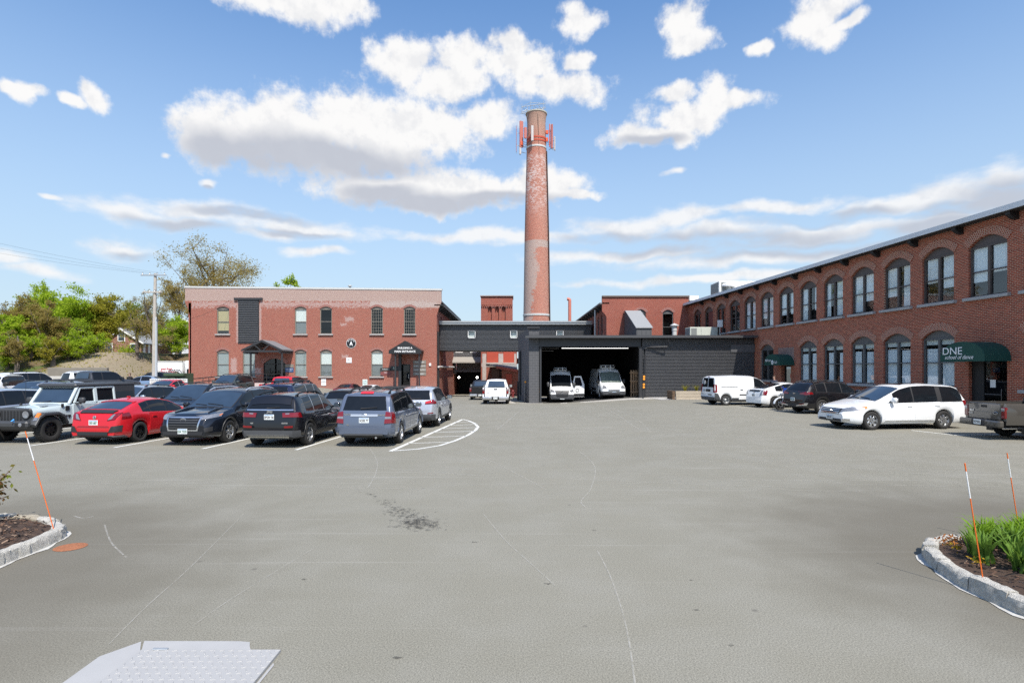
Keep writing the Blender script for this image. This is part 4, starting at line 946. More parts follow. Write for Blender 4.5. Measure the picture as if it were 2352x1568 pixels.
# ================================================================ right-hand mill (D)
def wallX(Y): return 22.74-.0735*Y
DY0 = 59.45; rzD = math.atan2(-.9973, .0733)
bD = thing('brick_mill', 'long dark red brick mill with arched double windows along the right side', 'building', (wallX(40)+5, 40, .1))
LD = (wallX(DY0)-bD.location.x, DY0-bD.location.y, -bD.location.z)
def uD(Y): return (DY0-Y)*1.0027
cols = [56.91-2.657*k for k in range(16)]; WD = 1.87
opsD = []; zs0, zsp0 = 5.60, 7.86; ls0, lsp0 = 1.52, 3.86
for Y in cols: opsD.append((uD(Y)-WD/2, uD(Y)+WD/2, zs0, zsp0, .42))
lowk = [k for k in range(5, 16) if k not in (6, 12)]
for k in lowk: opsD.append((uD(cols[k])-.96, uD(cols[k])+.96, ls0, lsp0, .40))
dk, ck = cols[12], cols[6]
opsD.append((uD(dk)-.93, uD(dk)+.93, .12, 2.85, 0)); opsD.append((uD(ck)-.62, uD(ck)+.62, .12, 2.62, 0))
wall('front_wall', bD, 50, -.6, 9.0, opsD, BRICK_D, LD, rzD, .26)
for k, Y in enumerate(cols):
    if k == 1:
        f = window(bD, LD, rzD, uD(Y), zs0, WD, zsp0-zs0, .42, FR_D, 'double_none', 'boarded window with a red panel', True, ARCHB, .36)
        mb = MB(); mb.box((.3, .1, 1.1), (1.0, .05, 2.1)); mb.build('red_board', pm('board red', (.16, .04, .03), .7), f)
    else: window(bD, LD, rzD, uD(Y), zs0, WD, zsp0-zs0, .42, FR_D, 'double_sheer' if k > 3 else 'double_none', None, True, ARCHB, .36)
for k in lowk: window(bD, LD, rzD, uD(cols[k]), ls0, 1.92, lsp0-ls0, .40, FR_G, 'double_curtain' if k != 5 else 'double_none', None, True, ARCHB, .36)
mb = MB(); mb.box((25, -.1, 8.98), (50, .78, .14)); mb.box((25, .5, 9.02), (50, 1.4, .1)); mb.build('soffit', pm('dark soffit', (.03, .027, .025), .8), bD, rot=(0, 0, rzD)).location = LD
mb = MB(); mb.box((25, -.515, 9.06), (50, .05, .23)); mb.build('fascia', pm('pale grey fascia', (.66, .68, .70), .5, 0, var=.1, scale=1.5), bD, rot=(0, 0, rzD)).location = LD
mb = MB(); mb.box((25, 8.1, 9.1), (50, 14.5, .12)); mb.build('roof', COPE, bD, rot=(0, 0, rzD)).location = LD
mb = MB(); mb.box((25, 15, 4.2), (50, .2, 9.6)); mb.box((50, 7.5, 4.2), (.2, 15, 9.6)); mb.build('rear_wall', BRICK_D, bD, rot=(0, 0, rzD)).location = LD
for k in range(15):
    u = uD(cols[k]-1.36); mb = MB(); mb.prism([(-.01, 8.91), (-.44, 8.91), (-.42, 8.78), (-.22, 8.64), (-.01, 8.58)], u-.11, u+.11, 'yz'); mb.build('eave_bracket', BLACK, bD, rot=(0, 0, rzD)).location = LD
# doors of D
def dloc(u, y, z): return local(LD, rzD, u, y, z)
mb = MB(); frames(mb, 1.86, 2.73, 0, .2, False, .12, rails=()); mb.box((-.62, .2, 1.35), (.5, .08, 2.7)); mb.box((.55-.93+.0, .2, 1.35), (.12, .1, 2.7)); f = mb.build('dance_door', BLACK, bD, rot=(0, 0, rzD)); f.location = dloc(uD(dk), 0, .12)
mb = MB(); mb.quad((-.4, .21, .1), (.85, .21, .1), (.85, .21, 2.65), (-.4, .21, 2.65)); mb.build('pane', GLD, f, fix=False)
mb = MB(); mb.box((0, 1.0, 1.35), (2.2, .02, 3)); mb.build('dark_room', INT, f)
mb = MB(); mb.box((.55, .14, 1.15), (.03, .05, .5)); mb.box((.15, .14, 1.15), (.8, .04, .03)); mb.build('handle', CHROME, f)
mb = MB(); mb.box((.08, .19, 1.62), (.26, .004, .34)); mb.build('paper_notice', SGW, f)
mb = MB(); frames(mb, 1.24, 2.5, 0, .3, False, .1, rails=()); f = mb.build('cafe_door', BLACK, bD, rot=(0, 0, rzD)); f.location = dloc(uD(ck), 0, .12)
mb = MB(); mb.quad((-.55, .3, .1), (.55, .3, .1), (.55, .3, 2.4), (-.55, .3, 2.4)); mb.build('pane', GLD, f, fix=False)
mb = MB(); mb.box((0, 1.0, 1.25), (1.6, .02, 3)); mb.build('dark_room', INT, f)
mb = MB(); mb.box((.25, .29, 1.75), (.4, .004, .3)); mb.box((.25, .29, .95), (.4, .004, .25)); mb.build('poster', pm('poster red', (.45, .08, .06), .6), f)
mb = MB(); mb.prism([(uD(ck)-1.0, 2.66), (uD(ck)+1.0, 2.66), (uD(ck)+1.0, 3.9), (uD(ck)-1.0, 3.9)], -.02, 0, 'xz'); mb.build('infill_panel', brick('pale mortared infill', (.20, .06, .045), (.13, .04, .032), (.46, .38, .33), ms=.016), bD, rot=(0, 0, rzD)).location = LD
# awnings
GREEN = pm('dark green canvas', (.006, .055, .040), .75, var=.15, scale=3)
def awning(name, label, Yc, wd, proj, z0, z1):
    t_ = thing(name, label, 'awning', dloc(uD(Yc), 0, z0) if False else (wallX(Yc), Yc, z0), rzD)
    n = 18; h = z1-z0; mb = MB(); val = .0
    def pr(s_): return [(-wd/2*math.cos(math.pi*i/n)*s_, h*math.sin(math.pi*i/n)**.75*s_) for i in range(n+1)]
    P = pr(1); rows = [[(x, -proj, z) for x, z in P], [(x, -proj*.5, z-.012*math.sin(i*1.7)) for i, (x, z) in enumerate(P)], [(x, 0, z) for x, z in P]]
    mb.grid(rows); mb.add([(x, -proj, z) for x, z in P], [tuple(range(n+1))]); o_ = mb.build('canopy', GREEN, t_, smooth=35)
    mb = MB(); mb.tube([(x, -proj+.01, z) for x, z in P], .018, 6)
    for sx_ in (-1, 1): mb.tube([(sx_*wd/2, -proj, 0), (sx_*wd/2, 0, 0)], .018, 6)
    mb.tube([(-wd/2, -proj, 0), (wd/2, -proj, 0)], .018, 6); mb.build('frame', GREEN, t_)
    return t_, proj, h
t_, pj, h = awning('dance_awning', 'large dark green barrel awning with white lettering above the glass door behind the pickup', 25.03, 2.25, 1.2, 2.72, 3.56)
text('lettering', 'DNE', .46, SGW, t_, (-.48, -pj-.012, .44), sx=1.15)
text('lettering', 'school of dance', .25, SGW, t_, (-.15, -pj-.012, .17), shear=.4, sx=.92)
t_, pj, h = awning('cafe_awning', 'small dark green barrel awning with a round white emblem near the garage wall', 40.96, 2.1, 1.05, 2.64, 3.42)
text('lettering', 'Ballroom', .24, SGW, t_, (-.55, -pj-.012, .34), shear=.3, sx=.85); text('lettering', 'Café', .24, SGW, t_, (.48, -pj-.012, .2), shear=.3, sx=.9)
mb = MB(); mb.lathe([(.001, 0), (.16, 0), (.16, .01)], 16, axis='y'); q = mb.build('cup_emblem', SGW, t_); q.location = (.05, -pj-.016, .2)
mb = MB(); mb.tube([(0, -.01, .05), (.0, -.01, -.03), (.03, -.01, -.08)], .02, 6); mb.build('emblem_mark', GREEN, q)
# rooftop plant
def hvac(label, c, d, rz, col, name='rooftop_unit', word=None):
    t_ = thing(name, label, 'rooftop unit', c, rz, 'rooftop air handling units'); mb = MB(); mb.bevbox((0, 0, d[2]/2+.12), d, .03); mb.build('cabinet', col, t_)
    mb = MB(); mb.box((-d[0]*.36, -d[1]/2-.006, d[2]/2+.1), (d[0]*.2, .02, d[2]*.86)); mb.build('grille', pm('coil grey', (.20, .21, .20), .5, var=.2, scale=30), t_)
    mb = MB(); mb.box((-d[0]/2-.006, 0, d[2]/2+.1), (.02, d[1]*.85, d[2]*.86)); mb.build('grille', pm('coil grey', (.20, .21, .20), .5), t_)
    mb = MB(); mb.box((0, 0, .06), (d[0]*.95, d[1]*.9, .12)); mb.build('curb', ROOFM, t_)
    for q in (-.1, .25): mb = MB(); mb.box((d[0]*q, -d[1]/2-.008, d[2]*.5+.1), (.012, .02, d[2]*.9)); mb.build('panel_seam', pm('coil grey', (.2, .21, .2), .5), t_)
    if word: text('lettering', word, .22, pm('badge blue', (.15, .25, .5), .5), t_, (d[0]*.1, -d[1]/2-.02, d[2]*.8), shear=.2)
    return t_
hv = hvac('beige air conditioning unit on the garage roof by the right mill', (wx(1614, 51.5), 51.9, 4.9), (2.5, 1.5, 1.1), .0, pm('beige enamel', (.52, .54, .47), .5, var=.05))
t_ = thing('disconnect_box', 'white electrical box on a post beside the beige roof unit', 'box', (wx(1654, 50.2), 50.2, 4.9)); mb = MB(); mb.bevbox((0, 0, 1.45), (.42, .16, .62), .02); mb.build('case', WHITE, t_); mb = MB(); mb.tube([(0, .05, 1.2), (0, .05, .6), (.12, .05, .02)], .035, 8); mb.build('conduit', COPE, t_)
hvac('white roof unit with lettering above the far end of the right mill', (wallX(51)+2.3, 52.5, 9.16), (5.2, 2.2, 1.0), 0.0, pm('pale cabinet', (.66, .66, .64), .5, var=.05), word='YORK')
t_ = thing('exhaust_fan', 'white mushroom exhaust fan beside the lettered roof unit', 'fan', (wallX(51)+.55, 51.5, 9.16)); mb = MB(); mb.lathe([(.3, 0), (.22, .3), (.26, .6)], 16); mb.build('throat', COPE, t_, smooth=40); mb = MB(); mb.lathe([(.26, .58), (.6, .62), (.62, .75), (.45, .92), (.02, .98)], 18); mb.build('cap', WHITE, t_, smooth=40)
hvac('small white roof box at the corner of the brick annexe', (wx(1591, 60.5), 60.9, 9.45), (1.3, .9, .55), 0, WHITE)
# ================================================================ chimney
KY = 100.0; kx = wx(1232, KY); kz0 = gz(kx, KY); kzt = wz(264, KY)
tk = thing('brick_chimney', 'tall tapering red brick chimney with patched mortar and a flared top', 'chimney', (kx, KY, kz0))
def chim():
    m, t, b = nt_new('chimney brick'); tcn = N(t, 'ShaderNodeTexCoord'); sp = N(t, 'ShaderNodeSeparateXYZ'); t.links.new(tcn.outputs['UV'], sp.inputs[0]); u, v = sp.outputs[0], sp.outputs[1]
    br = N(t, 'ShaderNodeTexBrick'); t.links.new(tcn.outputs['UV'], br.inputs['Vector']); br.inputs['Scale'].default_value = 1; br.inputs['Brick Width'].default_value = .24; br.inputs['Row Height'].default_value = .15; br.inputs['Mortar Size'].default_value = .016
    br.inputs['Color1'].default_value = (.45, .13, .078, 1); br.inputs['Color2'].default_value = (.35, .092, .056, 1); br.inputs['Mortar'].default_value = (.56, .43, .35, 1)
    uv = tcn.outputs['UV']; n = NOISE(t, uv, .55, 5, .65); n2 = NOISE(t, uv, 1.6, 5, .7, (1, 2.2, 1)); nb = NOISE(t, uv, .8, 3, .6, (.5, 3, 1))
    col = MIX(t, .4, br.outputs[0], MIX(t, n2, (.5, .45, .42), (1.35, 1.3, 1.25)), 'MULTIPLY')
    # grey repointed sleeve low down, ragged edges; white bloom higher up; sooty top
    H_ = kzt-kz0; vf = MA(t, 'DIVIDE', v, H_); jag = MA(t, 'ADD', MA(t, 'MULTIPLY', MA(t, 'SUBTRACT', n, .5), 3.4), MA(t, 'MULTIPLY', MA(t, 'SUBTRACT', n2, .5), 3.0))
    def zf(py): return (wz(py, KY)-kz0)/H_
    lo = MA(t, 'LESS_THAN', MA(t, 'ADD', vf, MA(t, 'MULTIPLY', MA(t, 'SUBTRACT', nb, .5), .012)), zf(556))
    edge = MA(t, 'ADD', MA(t, 'SUBTRACT', u, 6.55), jag)          # left of this line: grey
    lowcut = MA(t, 'MULTIPLY', RAMP(t, vf, zf(640), zf(690)), 0.9)
    grey = MA(t, 'MULTIPLY', lo, MA(t, 'LESS_THAN', MA(t, 'ADD', edge, lowcut), .15))
    top = MA(t, 'MULTIPLY', lo, MA(t, 'GREATER_THAN', MA(t, 'ADD', vf, MA(t, 'MULTIPLY', jag, .004)), zf(572)))
    grey = MA(t, 'MAXIMUM', grey, top)
    gcol = MIX(t, br.outputs[1], MIX(t, n2, (.30, .235, .20), (.44, .39, .35)), (.50, .46, .42))
    col = MIX(t, MA(t, 'MULTIPLY', grey, MA(t, 'ADD', .45, MA(t, 'MULTIPLY', n2, .55))), col, gcol)
    bl = MA(t, 'MULTIPLY', MA(t, 'MULTIPLY', RAMP(t, vf, zf(520), zf(440)), RAMP(t, vf, zf(352), zf(375))), RAMP(t, MA(t, 'ADD', n2, MA(t, 'MULTIPLY', MA(t, 'SUBTRACT', n, .5), .6)), .45, .60))
    col = MIX(t, MA(t, 'MULTIPLY', bl, .75), col, (.60, .50, .47))
    soot = RAMP(t, vf, zf(345), zf(275)); col = MIX(t, MA(t, 'MULTIPLY', soot, .62), col, MIX(t, n2, (.25, .18, .13), (.50, .39, .31)))
    t.links.new(col, b.inputs['Base Color']); b.inputs['Roughness'].default_value = .9
    bp = N(t, 'ShaderNodeBump'); bp.inputs['Strength'].default_value = .6; bp.inputs['Distance'].default_value = .03; t.links.new(MA(t, 'SUBTRACT', n2, br.outputs[1]), bp.inputs['Height']); t.links.new(bp.outputs[0], b.inputs['Normal']); return m
prof = []
def kr(py, pxw): return (pxw/2/FPX*KY, wz(py, KY)-kz0)
base = kr(740, 60); prof = [(base[0]*1.06, 0)]+[kr(py, pw) for py, pw in ((740, 60), (640, 57), (540, 54), (440, 49.5), (350, 45), (330, 44), (300, 42.5), (285, 42), (275, 43.5), (268, 46), (264, 47.5))]
mb = MB(); n = 48; uvs = []; vs = []; fs = []
pf = []
for (a, b) in zip(prof[:-1], prof[1:]):
    k_ = max(1, int((b[1]-a[1])/1.5))
    for i in range(k_): pf.append((a[0]+(b[0]-a[0])*i/k_, a[1]+(b[1]-a[1])*i/k_))
pf.append(prof[-1]); pf.append((prof[-1][0]-.35, prof[-1][1])); pf.append((prof[-1][0]-.4, prof[-1][1]-2))
for r, z in pf:
    for j in range(n+1):
        a_ = 2*math.pi*j/n+math.pi/2; vs.append((r*math.cos(a_), r*math.sin(a_), z)); uvs.append((j/n*2*math.pi*2.1, z))
for i in range(len(pf)-1):
    for j in range(n): fs.append((i*(n+1)+j, i*(n+1)+j+1, (i+2-1)*(n+1)+j+1, (i+1)*(n+1)+j))
mb.add(vs, fs); mb.build('shaft', chim(), tk, uvs=uvs, smooth=50, fix=False)
mb = MB(); r, z = kr(725, 60.4); mb.lathe([(r, z-.12), (r+.06, z-.1), (r+.06, z+.2), (r-.02, z+.22)], 40); mb.build('band', COPE, tk)
mb = MB(); r, z = kr(264, 47.8); mb.lathe([(r-.4, z), (r+.06, z-.02), (r+.06, z+.18), (r-.4, z+.2)], 40); mb.build('rim', pm('pale rim stone', (.42, .40, .33), .9), tk)
for py, pw in ((322, 43.8), (329, 44), (342, 44.8)):
    mb = MB(); r, z = kr(py, pw); mb.lathe([(r, z-.14), (r+.07, z-.14), (r+.07, z+.14), (r, z+.14)], 40); mb.build('steel_band', pm('orange red steel', (.46, .07, .03), .6) if py < 340 else COPE, tk)
mb = MB(); mb.tube([(kr(735, 60)[0]*.72*1.0, -kr(735, 60)[0]*.72, 2), (kr(270, 43)[0]*.1, -kr(270, 43)[0]*1.02, kr(270, 43)[1])], .035, 6)
mb.build('lightning_cable', BLACK, tk)
mb = MB(); pts = [(kr(py, pw)[0]*.985+.06, -kr(py, pw)[0]*.25, kr(py, pw)[1]) for py, pw in ((740, 60), (640, 57), (540, 54), (440, 49.5), (350, 45))]; mb.tube(pts, .13, 8); mb.build('cable_riser', pm('riser brown', (.14, .07, .05), .7), tk)
mb = MB(); pts2 = [(p[0]-.0, p[1]-.32, p[2]) for p in pts]; mb.tube(pts2, .05, 6); mb.build('feeder_line', BLACK, tk)
# antenna clusters: things hung on the chimney
RW = pm('red white antenna', (.44, .13, .10), .6, var=.35, scale=5); WHA = pm('off white antenna', (.50, .46, .44), .6, var=.15); ORA = pm('orange radio box', (.62, .09, .03), .6); STG = pm('galvanised steel', (.42, .44, .45), .45, .5)
def antenna(label, px, py, w_, h, y, m, off=0, arm=None):
    r_ = KY+y; t_ = thing('panel_antenna', label, 'antenna', (wx(px, r_), r_, wz(py, r_)), off, 'panel antennas round the chimney')
    mb = MB(); mb.bevbox((0, -.12, 0), (w_*.78, .2, h), .05); mb.build('panel', m, t_); mb = MB(); mb.tube([(0, .08, -h*.55), (0, .08, h*.55)], .05, 6); mb.build('pole', STG, t_)
    for z in (-h*.25, h*.25):
        mb = MB(); xx = (kx-wx(px, r_)); l = Vector((xx, -y, 0)); d = l*(1-1.72/max(l.length, 1.8)); mb.tube([(0, .08, z), (d.x, d.y+.08, z)], .045, 6); mb.build('bracket', STG, t_)
    return t_
antenna('tall red white panel antenna, leftmost on the chimney', 1197, 309.5, .85, 4.6, -.6, RW, .3)
antenna('shorter red white panel antenna just left of the chimney', 1206.5, 306, .6, 1.9, -1.6, RW, .2)
antenna('white panel antenna on the chimney face', 1222.6, 307, .55, 2.6, -2.2, WHA)
antenna('tall red white panel antenna right of the chimney', 1268.5, 314, .45, 4.2, -.6, RW, -.6)
antenna('red panel antenna nearest the right chimney edge', 1263.5, 312, .18, 4.0, -.2, ORA, -.6)
antenna('small pale antenna at the far right of the cluster', 1274.5, 330, .4, 2.4, -.5, WHA, -.7)
antenna('small grey white antenna low at the left', 1194.5, 342, .45, 2.0, -.6, WHA, .3)
antenna('thin red rod antenna at the far left', 1186, 320, .06, 4.4, -.4, ORA, 0)
gR = 'orange radio boxes round the chimney'
for px, py, lb in ((1206.5, 299.5, 'orange radio box beside the left antennas'), (1256.5, 304, 'orange radio box upper right of the chimney'), (1256, 321, 'orange radio box lower right of the chimney'), (1199, 330, 'dark red radio box low on the left bracket')):
    t_ = thing('radio_box', lb, 'radio box', (wx(px, KY-.8), KY-.8, wz(py, KY-.8)), 0, gR); mb = MB(); mb.bevbox((0, 0, 0), (.45, .3, .65), .05); mb.build('case', ORA, t_); mb = MB(); xx = kx-t_.location.x; mb.tube([(0, .1, 0), (xx*.4, .7, 0)], .05, 6); mb.build('bracket', STG, t_)
t_ = thing('antenna_frame', 'thin galvanised lattice frame standing on the chimney top', 'antenna frame', (kx, KY, kzt+.15)); r = 1.6
def K3(px, py, y=0): return (wx(px, KY+y)-kx, y, wz(py, KY+y)-kzt-.15)
mb = MB()
for (a, b) in (((1198, 246), (1252, 238)), ((1198, 257), (1252, 247)), ((1196, 261), (1250, 250))): mb.tube([K3(*a, -1.4), K3(*b, 1.2)], .055, 6)
mb.tube([K3(1252, 238, 1.2), K3(1218, 236, 1.6), K3(1198, 246, -1.4)], .04, 6)
mb.build('top_rail', STG, t_)
for px, y0, y1, y in ((1199, 240, 262, -1.4), (1212, 244, 268, -.8), (1219, 232, 262, -.3), (1226, 240, 266, -.1), (1238, 236, 266, .5), (1248, 232, 268, 1.0), (1252, 233, 250, 1.2)):
    mb = MB(); mb.tube([K3(px, y1, y), K3(px, y0, y)], .05, 6); mb.build('upright', STG, t_)
for a, b in (((1199, 247), (1212, 254)), ((1199, 258), (1212, 250)), ((1226, 243), (1238, 252)), ((1238, 243), (1248, 262)), ((1214, 255), (1228, 264)), ((1232, 262), (1248, 250)), ((1198, 260), (1214, 266))):
    mb = MB(); mb.tube([K3(*a, -.4), K3(*b, .2)], .035, 5); mb.build('brace', STG, t_)
# ================================================================ vehicles
def paint(name, col, metal=.0, rough=.42, var=.05): return pm(name, col, rough, metal, 1.0, var, 1.5, spec=.15)
P_RED = paint('bright red car paint', (.50, .012, .018)); P_BLK = paint('black car paint', (.007, .007, .009)); P_NAVY = paint('dark navy car paint', (.006, .008, .013))
P_BLUE = paint('grey blue metallic paint', (.115, .140, .195), .35, .32); P_SIL = paint('silver paint', (.47, .49, .53), .45, .3); P_WHT = paint('white car paint', (.78, .79, .79)); P_MINT = paint('pale mint grey paint', (.50, .57, .575))
P_LAV = paint('silver lavender paint', (.40, .43, .50), .4, .3); P_GRY = paint('charcoal grey paint', (.055, .057, .062), .2); P_MAR = paint('maroon paint', (.075, .010, .016), .2); P_SKY = paint('steel blue paint', (.20, .28, .40), .4, .3)
P_GRN = paint('grey green paint', (.06, .07, .065), .2); P_PEW = paint('pewter brown grey paint', (.085, .078, .068), .35, .32)
PLAST = pm('black trim plastic', (.022, .022, .024), .55); PLASTG = pm('grey trim plastic', (.058, .060, .064), .5)
CGL = pm('tinted car glass', (.009, .011, .014), .05, var=.3, spec=.32); CGLB = pm('windshield glass', (.028, .045, .070), .05, var=.5, scale=1.4, spec=1.0)
TYRE = pm('tyre rubber', (.022, .021, .020), .85, var=.25, scale=20); ALLOY = pm('alloy rim', (.52, .53, .54), .28, .85); RIMBK = pm('black rim', (.012, .012, .013), .3, .4); STEELR = pm('steel rim', (.45, .46, .46), .45, .5)
LRED = pm('red lamp lens', (.17, .003, .005), .12, 0, .8); LCLR = pm('clear lamp lens', (.24, .25, .27), .08, .3, 1.0, .45, 18); LAMB = pm('amber lens', (.75, .20, .02), .15, 0, .8); LBRT = pm('bright red lens', (.75, .02, .02), .15, 0, .8)
PLATE = pm('plate white', (.70, .73, .72), .4, var=.04); PTXT = pm('plate lettering green', (.03, .13, .09), .5); PTXB = pm('plate lettering dark', (.05, .035, .04), .5); PSKY = pm('plate blue strip', (.12, .30, .55), .5)
CHRB = pm('satin chrome', (.62, .63, .64), .2, .9); SEATM = pm('seat fabric', (.05, .05, .052), .9)
_wheel = {}
def wheel_proto(Rr, wd, style):
    k = (round(Rr, 3), wd, style)
    if k in _wheel: return _wheel[k]
    rr = Rr*(.66 if style != 'offroad' else .55); h = wd/2
    mb = MB(); n = 36
    mb.lathe([(rr, -h*.85), (rr+.02, -h), (Rr*.90, -h), (Rr*.975, -h*.82), (Rr, -h*.6), (Rr, h*.6), (Rr*.975, h*.82), (Rr*.90, h), (rr+.02, h), (rr, h*.85)], n, axis='y')
    if style == 'offroad':
        for i in range(30):
            a = 2*math.pi*i/30; M = Matrix.Rotation(-a, 3, 'Y')
            for s_ in (-1, 1): mb.box(M @ Vector((0, s_*h*.55, Rr+.004)), (.05, h*.7, .016), 0, M)
    ty = mb.build('wheel', TYRE, smooth=50)
    mb = MB(); y = h*.80          # rim faces +y
    rimm = {'black': RIMBK, 'steel': STEELR, 'offroad': RIMBK}.get(style, ALLOY)
    mb.lathe([(rr+.004, -h*.8), (rr+.004, y), (rr-.018, y), (rr-.03, y-.05), (rr-.03, -h*.5)], n, axis='y')
    mb.lathe([(rr-.03, h*.1), (.02, h*.1)], n, axis='y', mi=1)
    mb.lathe([(rr*.62, h*.16), (rr*.62, h*.22), (.03, h*.22)], 24, axis='y', mi=2)
    if style == 'steel':
        mb.lathe([(rr-.03, y-.06), (rr*.78, y-.02), (rr*.5, y-.07), (rr*.25, y-.03), (.01, y-.02)], n, axis='y')
        for i in range(12):
            a = 2*math.pi*i/12; mb.box((rr*.66*math.cos(a), y-.03, rr*.66*math.sin(a)), (.035, .012, .05), 1, Matrix.Rotation(-a, 3, 'Y'))
    else:
        ns = {'five': 5, 'ten': 10, 'black': 5, 'offroad': 8, 'six': 6, 'seven': 7}[style]; tw = {'ten': .05, 'offroad': .075}.get(style, .085)
        for i in range(ns):
            a = 2*math.pi*i/ns+.2
            for d in ((-.13, .13) if style in ('five', 'black', 'six') else (0,)):
                M = Matrix.Rotation(-(a+d*.9), 3, 'Y'); r0, r1 = rr*.12, rr-.02
                mb.bevbox(M @ Vector(((r0+r1)/2, y-.035, 0)), (r1-r0, .035, tw*.62 if d else tw), .008, 0, M)
        mb.lathe([(rr*.2, y-.05), (rr*.2, y-.012), (.005, y-.005)], 14, axis='y')
    r_ = mb.build('rim', [rimm, BLACK, PLASTG], ty, smooth=40)
    COL.objects.unlink(ty) if False else None
    _wheel[k] = [ty, False]; return _wheel[k]
def put_wheel(parent, Rr, wd, style, x, y, z, left):
    p = wheel_proto(Rr, wd, style)
    if not p[1]: o = p[0]; p[1] = True
    else: o = copy_tree(p[0])
    o.parent = parent; o.location = (x, y, z); o.rotation_euler = (0, rnd.random()*6, 0) if left else (0, rnd.random()*6, math.pi)
    return o
def prof_fn(pts, s_=.05):
    def li(s):
        if s <= pts[0][0]: return pts[0][1]
        for (a, b) in zip(pts[:-1], pts[1:]):
            if s <= b[0]: return a[1]+(b[1]-a[1])*(s-a[0])/max(1e-6, b[0]-a[0])
        return pts[-1][1]
    return lambda s: (li(s-s_)+2*li(s-s_*.5)+2*li(s)+2*li(s+s_*.5)+li(s+s_))/8
class Car:
    """lofted body; s runs back from the front bumper, y to the left, z up"""
    def __init__(c, name, label, cat, loc, head, L, W, H, axles, Rr, top, belt, paint, zb=.24, wr=.70, plan=(.60, .78, .45, .84), clad=None, cladz=.0, end=None, group=None, scale=None, hub=None, smth=.05, arch=1.14, tw=.22, rim='five', wheels=True, roofcrown=.055, tumble=.935):
        c.L, c.W, c.H, c.axles, c.Rr, c.zb, c.wr, c.plan = L, W, H, axles, Rr, zb, wr, plan
        c.top = prof_fn(top, smth); c.beltf = prof_fn(belt, smth); c.end = end or L; c.crown = roofcrown; c.tumble = tumble
        c.root = thing(name, label, cat, loc, head, group, scale); c.paint = paint
        c.body(clad, cladz, arch)
        if wheels:
            for sa in axles:
                for sd in (1, -1): put_wheel(c.root, Rr, tw, rim, L/2-sa, sd*(W/2-tw/2-.015), Rr, sd > 0)
    def X(c, s): return c.L/2-s
    def wid(c, s):
        fr, fw, rr, rw = c.plan; w = c.W/2
        if s < fr: w *= 1-(1-fw)*((fr-s)/fr)**2.4
        if s > c.L-rr: w *= 1-(1-rw)*((s-c.L+rr)/rr)**2.4
        return w
    def belt(c, s): return min(c.beltf(s), c.top(s)-.012)
    def section(c, s, zbot):
        w = c.wid(s); zt = c.top(s); ze_b = c.belt(s); q = max(0, min(1, (zt-ze_b)/(c.H-ze_b+1e-6)))
        we = w*(.90+(c.wr/.5*.5-.90)*q) if False else w*(.90*(1-q)+c.wr*q); ze = ze_b+(zt-ze_b)*(.60+.30*q) if zt-ze_b < .25 else zt-c.crown*1.25
        ze = max(ze, ze_b+.004)
        P = []
        for v, f in ((0, .90), (.10, .965), (.28, .992), (.5, 1), (.68, .997), (.82, .985), (.93, .965), (1, c.tumble)): P.append((w*f, zbot+(ze_b-zbot)*v))
        w0 = w*c.tumble
        for v in (.33, .66, 1): P.append((w0+(we-w0)*v+.02*q*math.sin(math.pi*v), ze_b+(ze-ze_b)*v))
        for u in (.95, .80, .5, 0): P.append((we*u, ze+(zt-ze)*(1-abs(u)**2.6)))
        return P
    def ze_at(c, s): return c.section(s, .4)[10][1]
    def we_at(c, s): return c.section(s, .4)[10][0]
    def body(c, clad, cladz, arch):
        S = {0.0, c.end}; L = c.end
        n = int(L/.16)
        for i in range(n+1): S.add(round(L*i/n, 4))
        for d in (.02, .05, .09, .14, .20, .27, .35, .44): S.add(d); S.add(round(L-d, 4))
        Ra = c.Rr*arch
        for sa in c.axles:
            if sa+Ra > L: continue
            for i in range(13): S.add(round(sa-Ra*math.cos(math.pi*i/12), 4))
            S.add(round(sa-Ra-.006, 4)); S.add(round(sa+Ra+.006, 4))
        S = sorted(x for x in S if 0 <= x <= L)
        def zbot(s):
            z = c.zb+.07*max(0, 1-s/.5)+.09*max(0, 1-(L-s)/.6)
            for sa in c.axles:
                if abs(s-sa) <= Ra: z = max(z, c.Rr*.98+math.sqrt(max(0, Ra*Ra-(s-sa)**2)))
            return z
        mb = MB(); rings = []
        for s in S:
            P = c.section(s, zbot(s)); x = c.X(s)
            rings.append([(x, y, z) for y, z in P]+[(x, -y, z) for y, z in P[-2::-1]])
        m = len(rings[0]); mb.v = [p for r in rings for p in r]
        for i in range(len(rings)-1):
            for j in range(m):
                k = (j+1) % m; f = (i*m+j, (i+1)*m+j, (i+1)*m+k, i*m+k); mb.f.append(f)
                zc = sum(mb.v[q][2] for q in f)/4; mb.m.append(2 if j == m-1 else (1 if clad and zc < cladz else 0))
        for base in (0, (len(rings)-1)*m):
            for j in range(m//2):
                f = (base+j, base+j+1, base+m-2-j, base+m-1-j); zc = mb.v[f[0]][2]
                if j == m//2-1: f = (base+j, base+j+1, base+m-1-j)
                mb.f.append(f if base else f[::-1]); mb.m.append(1 if clad and zc < cladz else 0)
        c.bvh = BVHTree.FromPolygons([Vector(v) for v in mb.v], mb.f)
        mb.build('body', [c.paint, clad or PLAST, BLACK], c.root, smooth=38)
        ub = MB(); ub.bevbox((c.L/2-L/2, 0, c.zb+.14), (L-.9, c.W-.62, .28), .06)
        for sa in c.axles: ub.bevbox((c.X(sa), 0, c.Rr+.2), (Ra*1.9, c.W-.56, Ra+.1), .05)
        ub.build('underbody', BLACK, c.root)
    DIR = {'front': (-1, 0, 0), 'rear': (1, 0, 0), 'left': (0, -1, 0), 'right': (0, 1, 0), 'top': (0, 0, -1)}
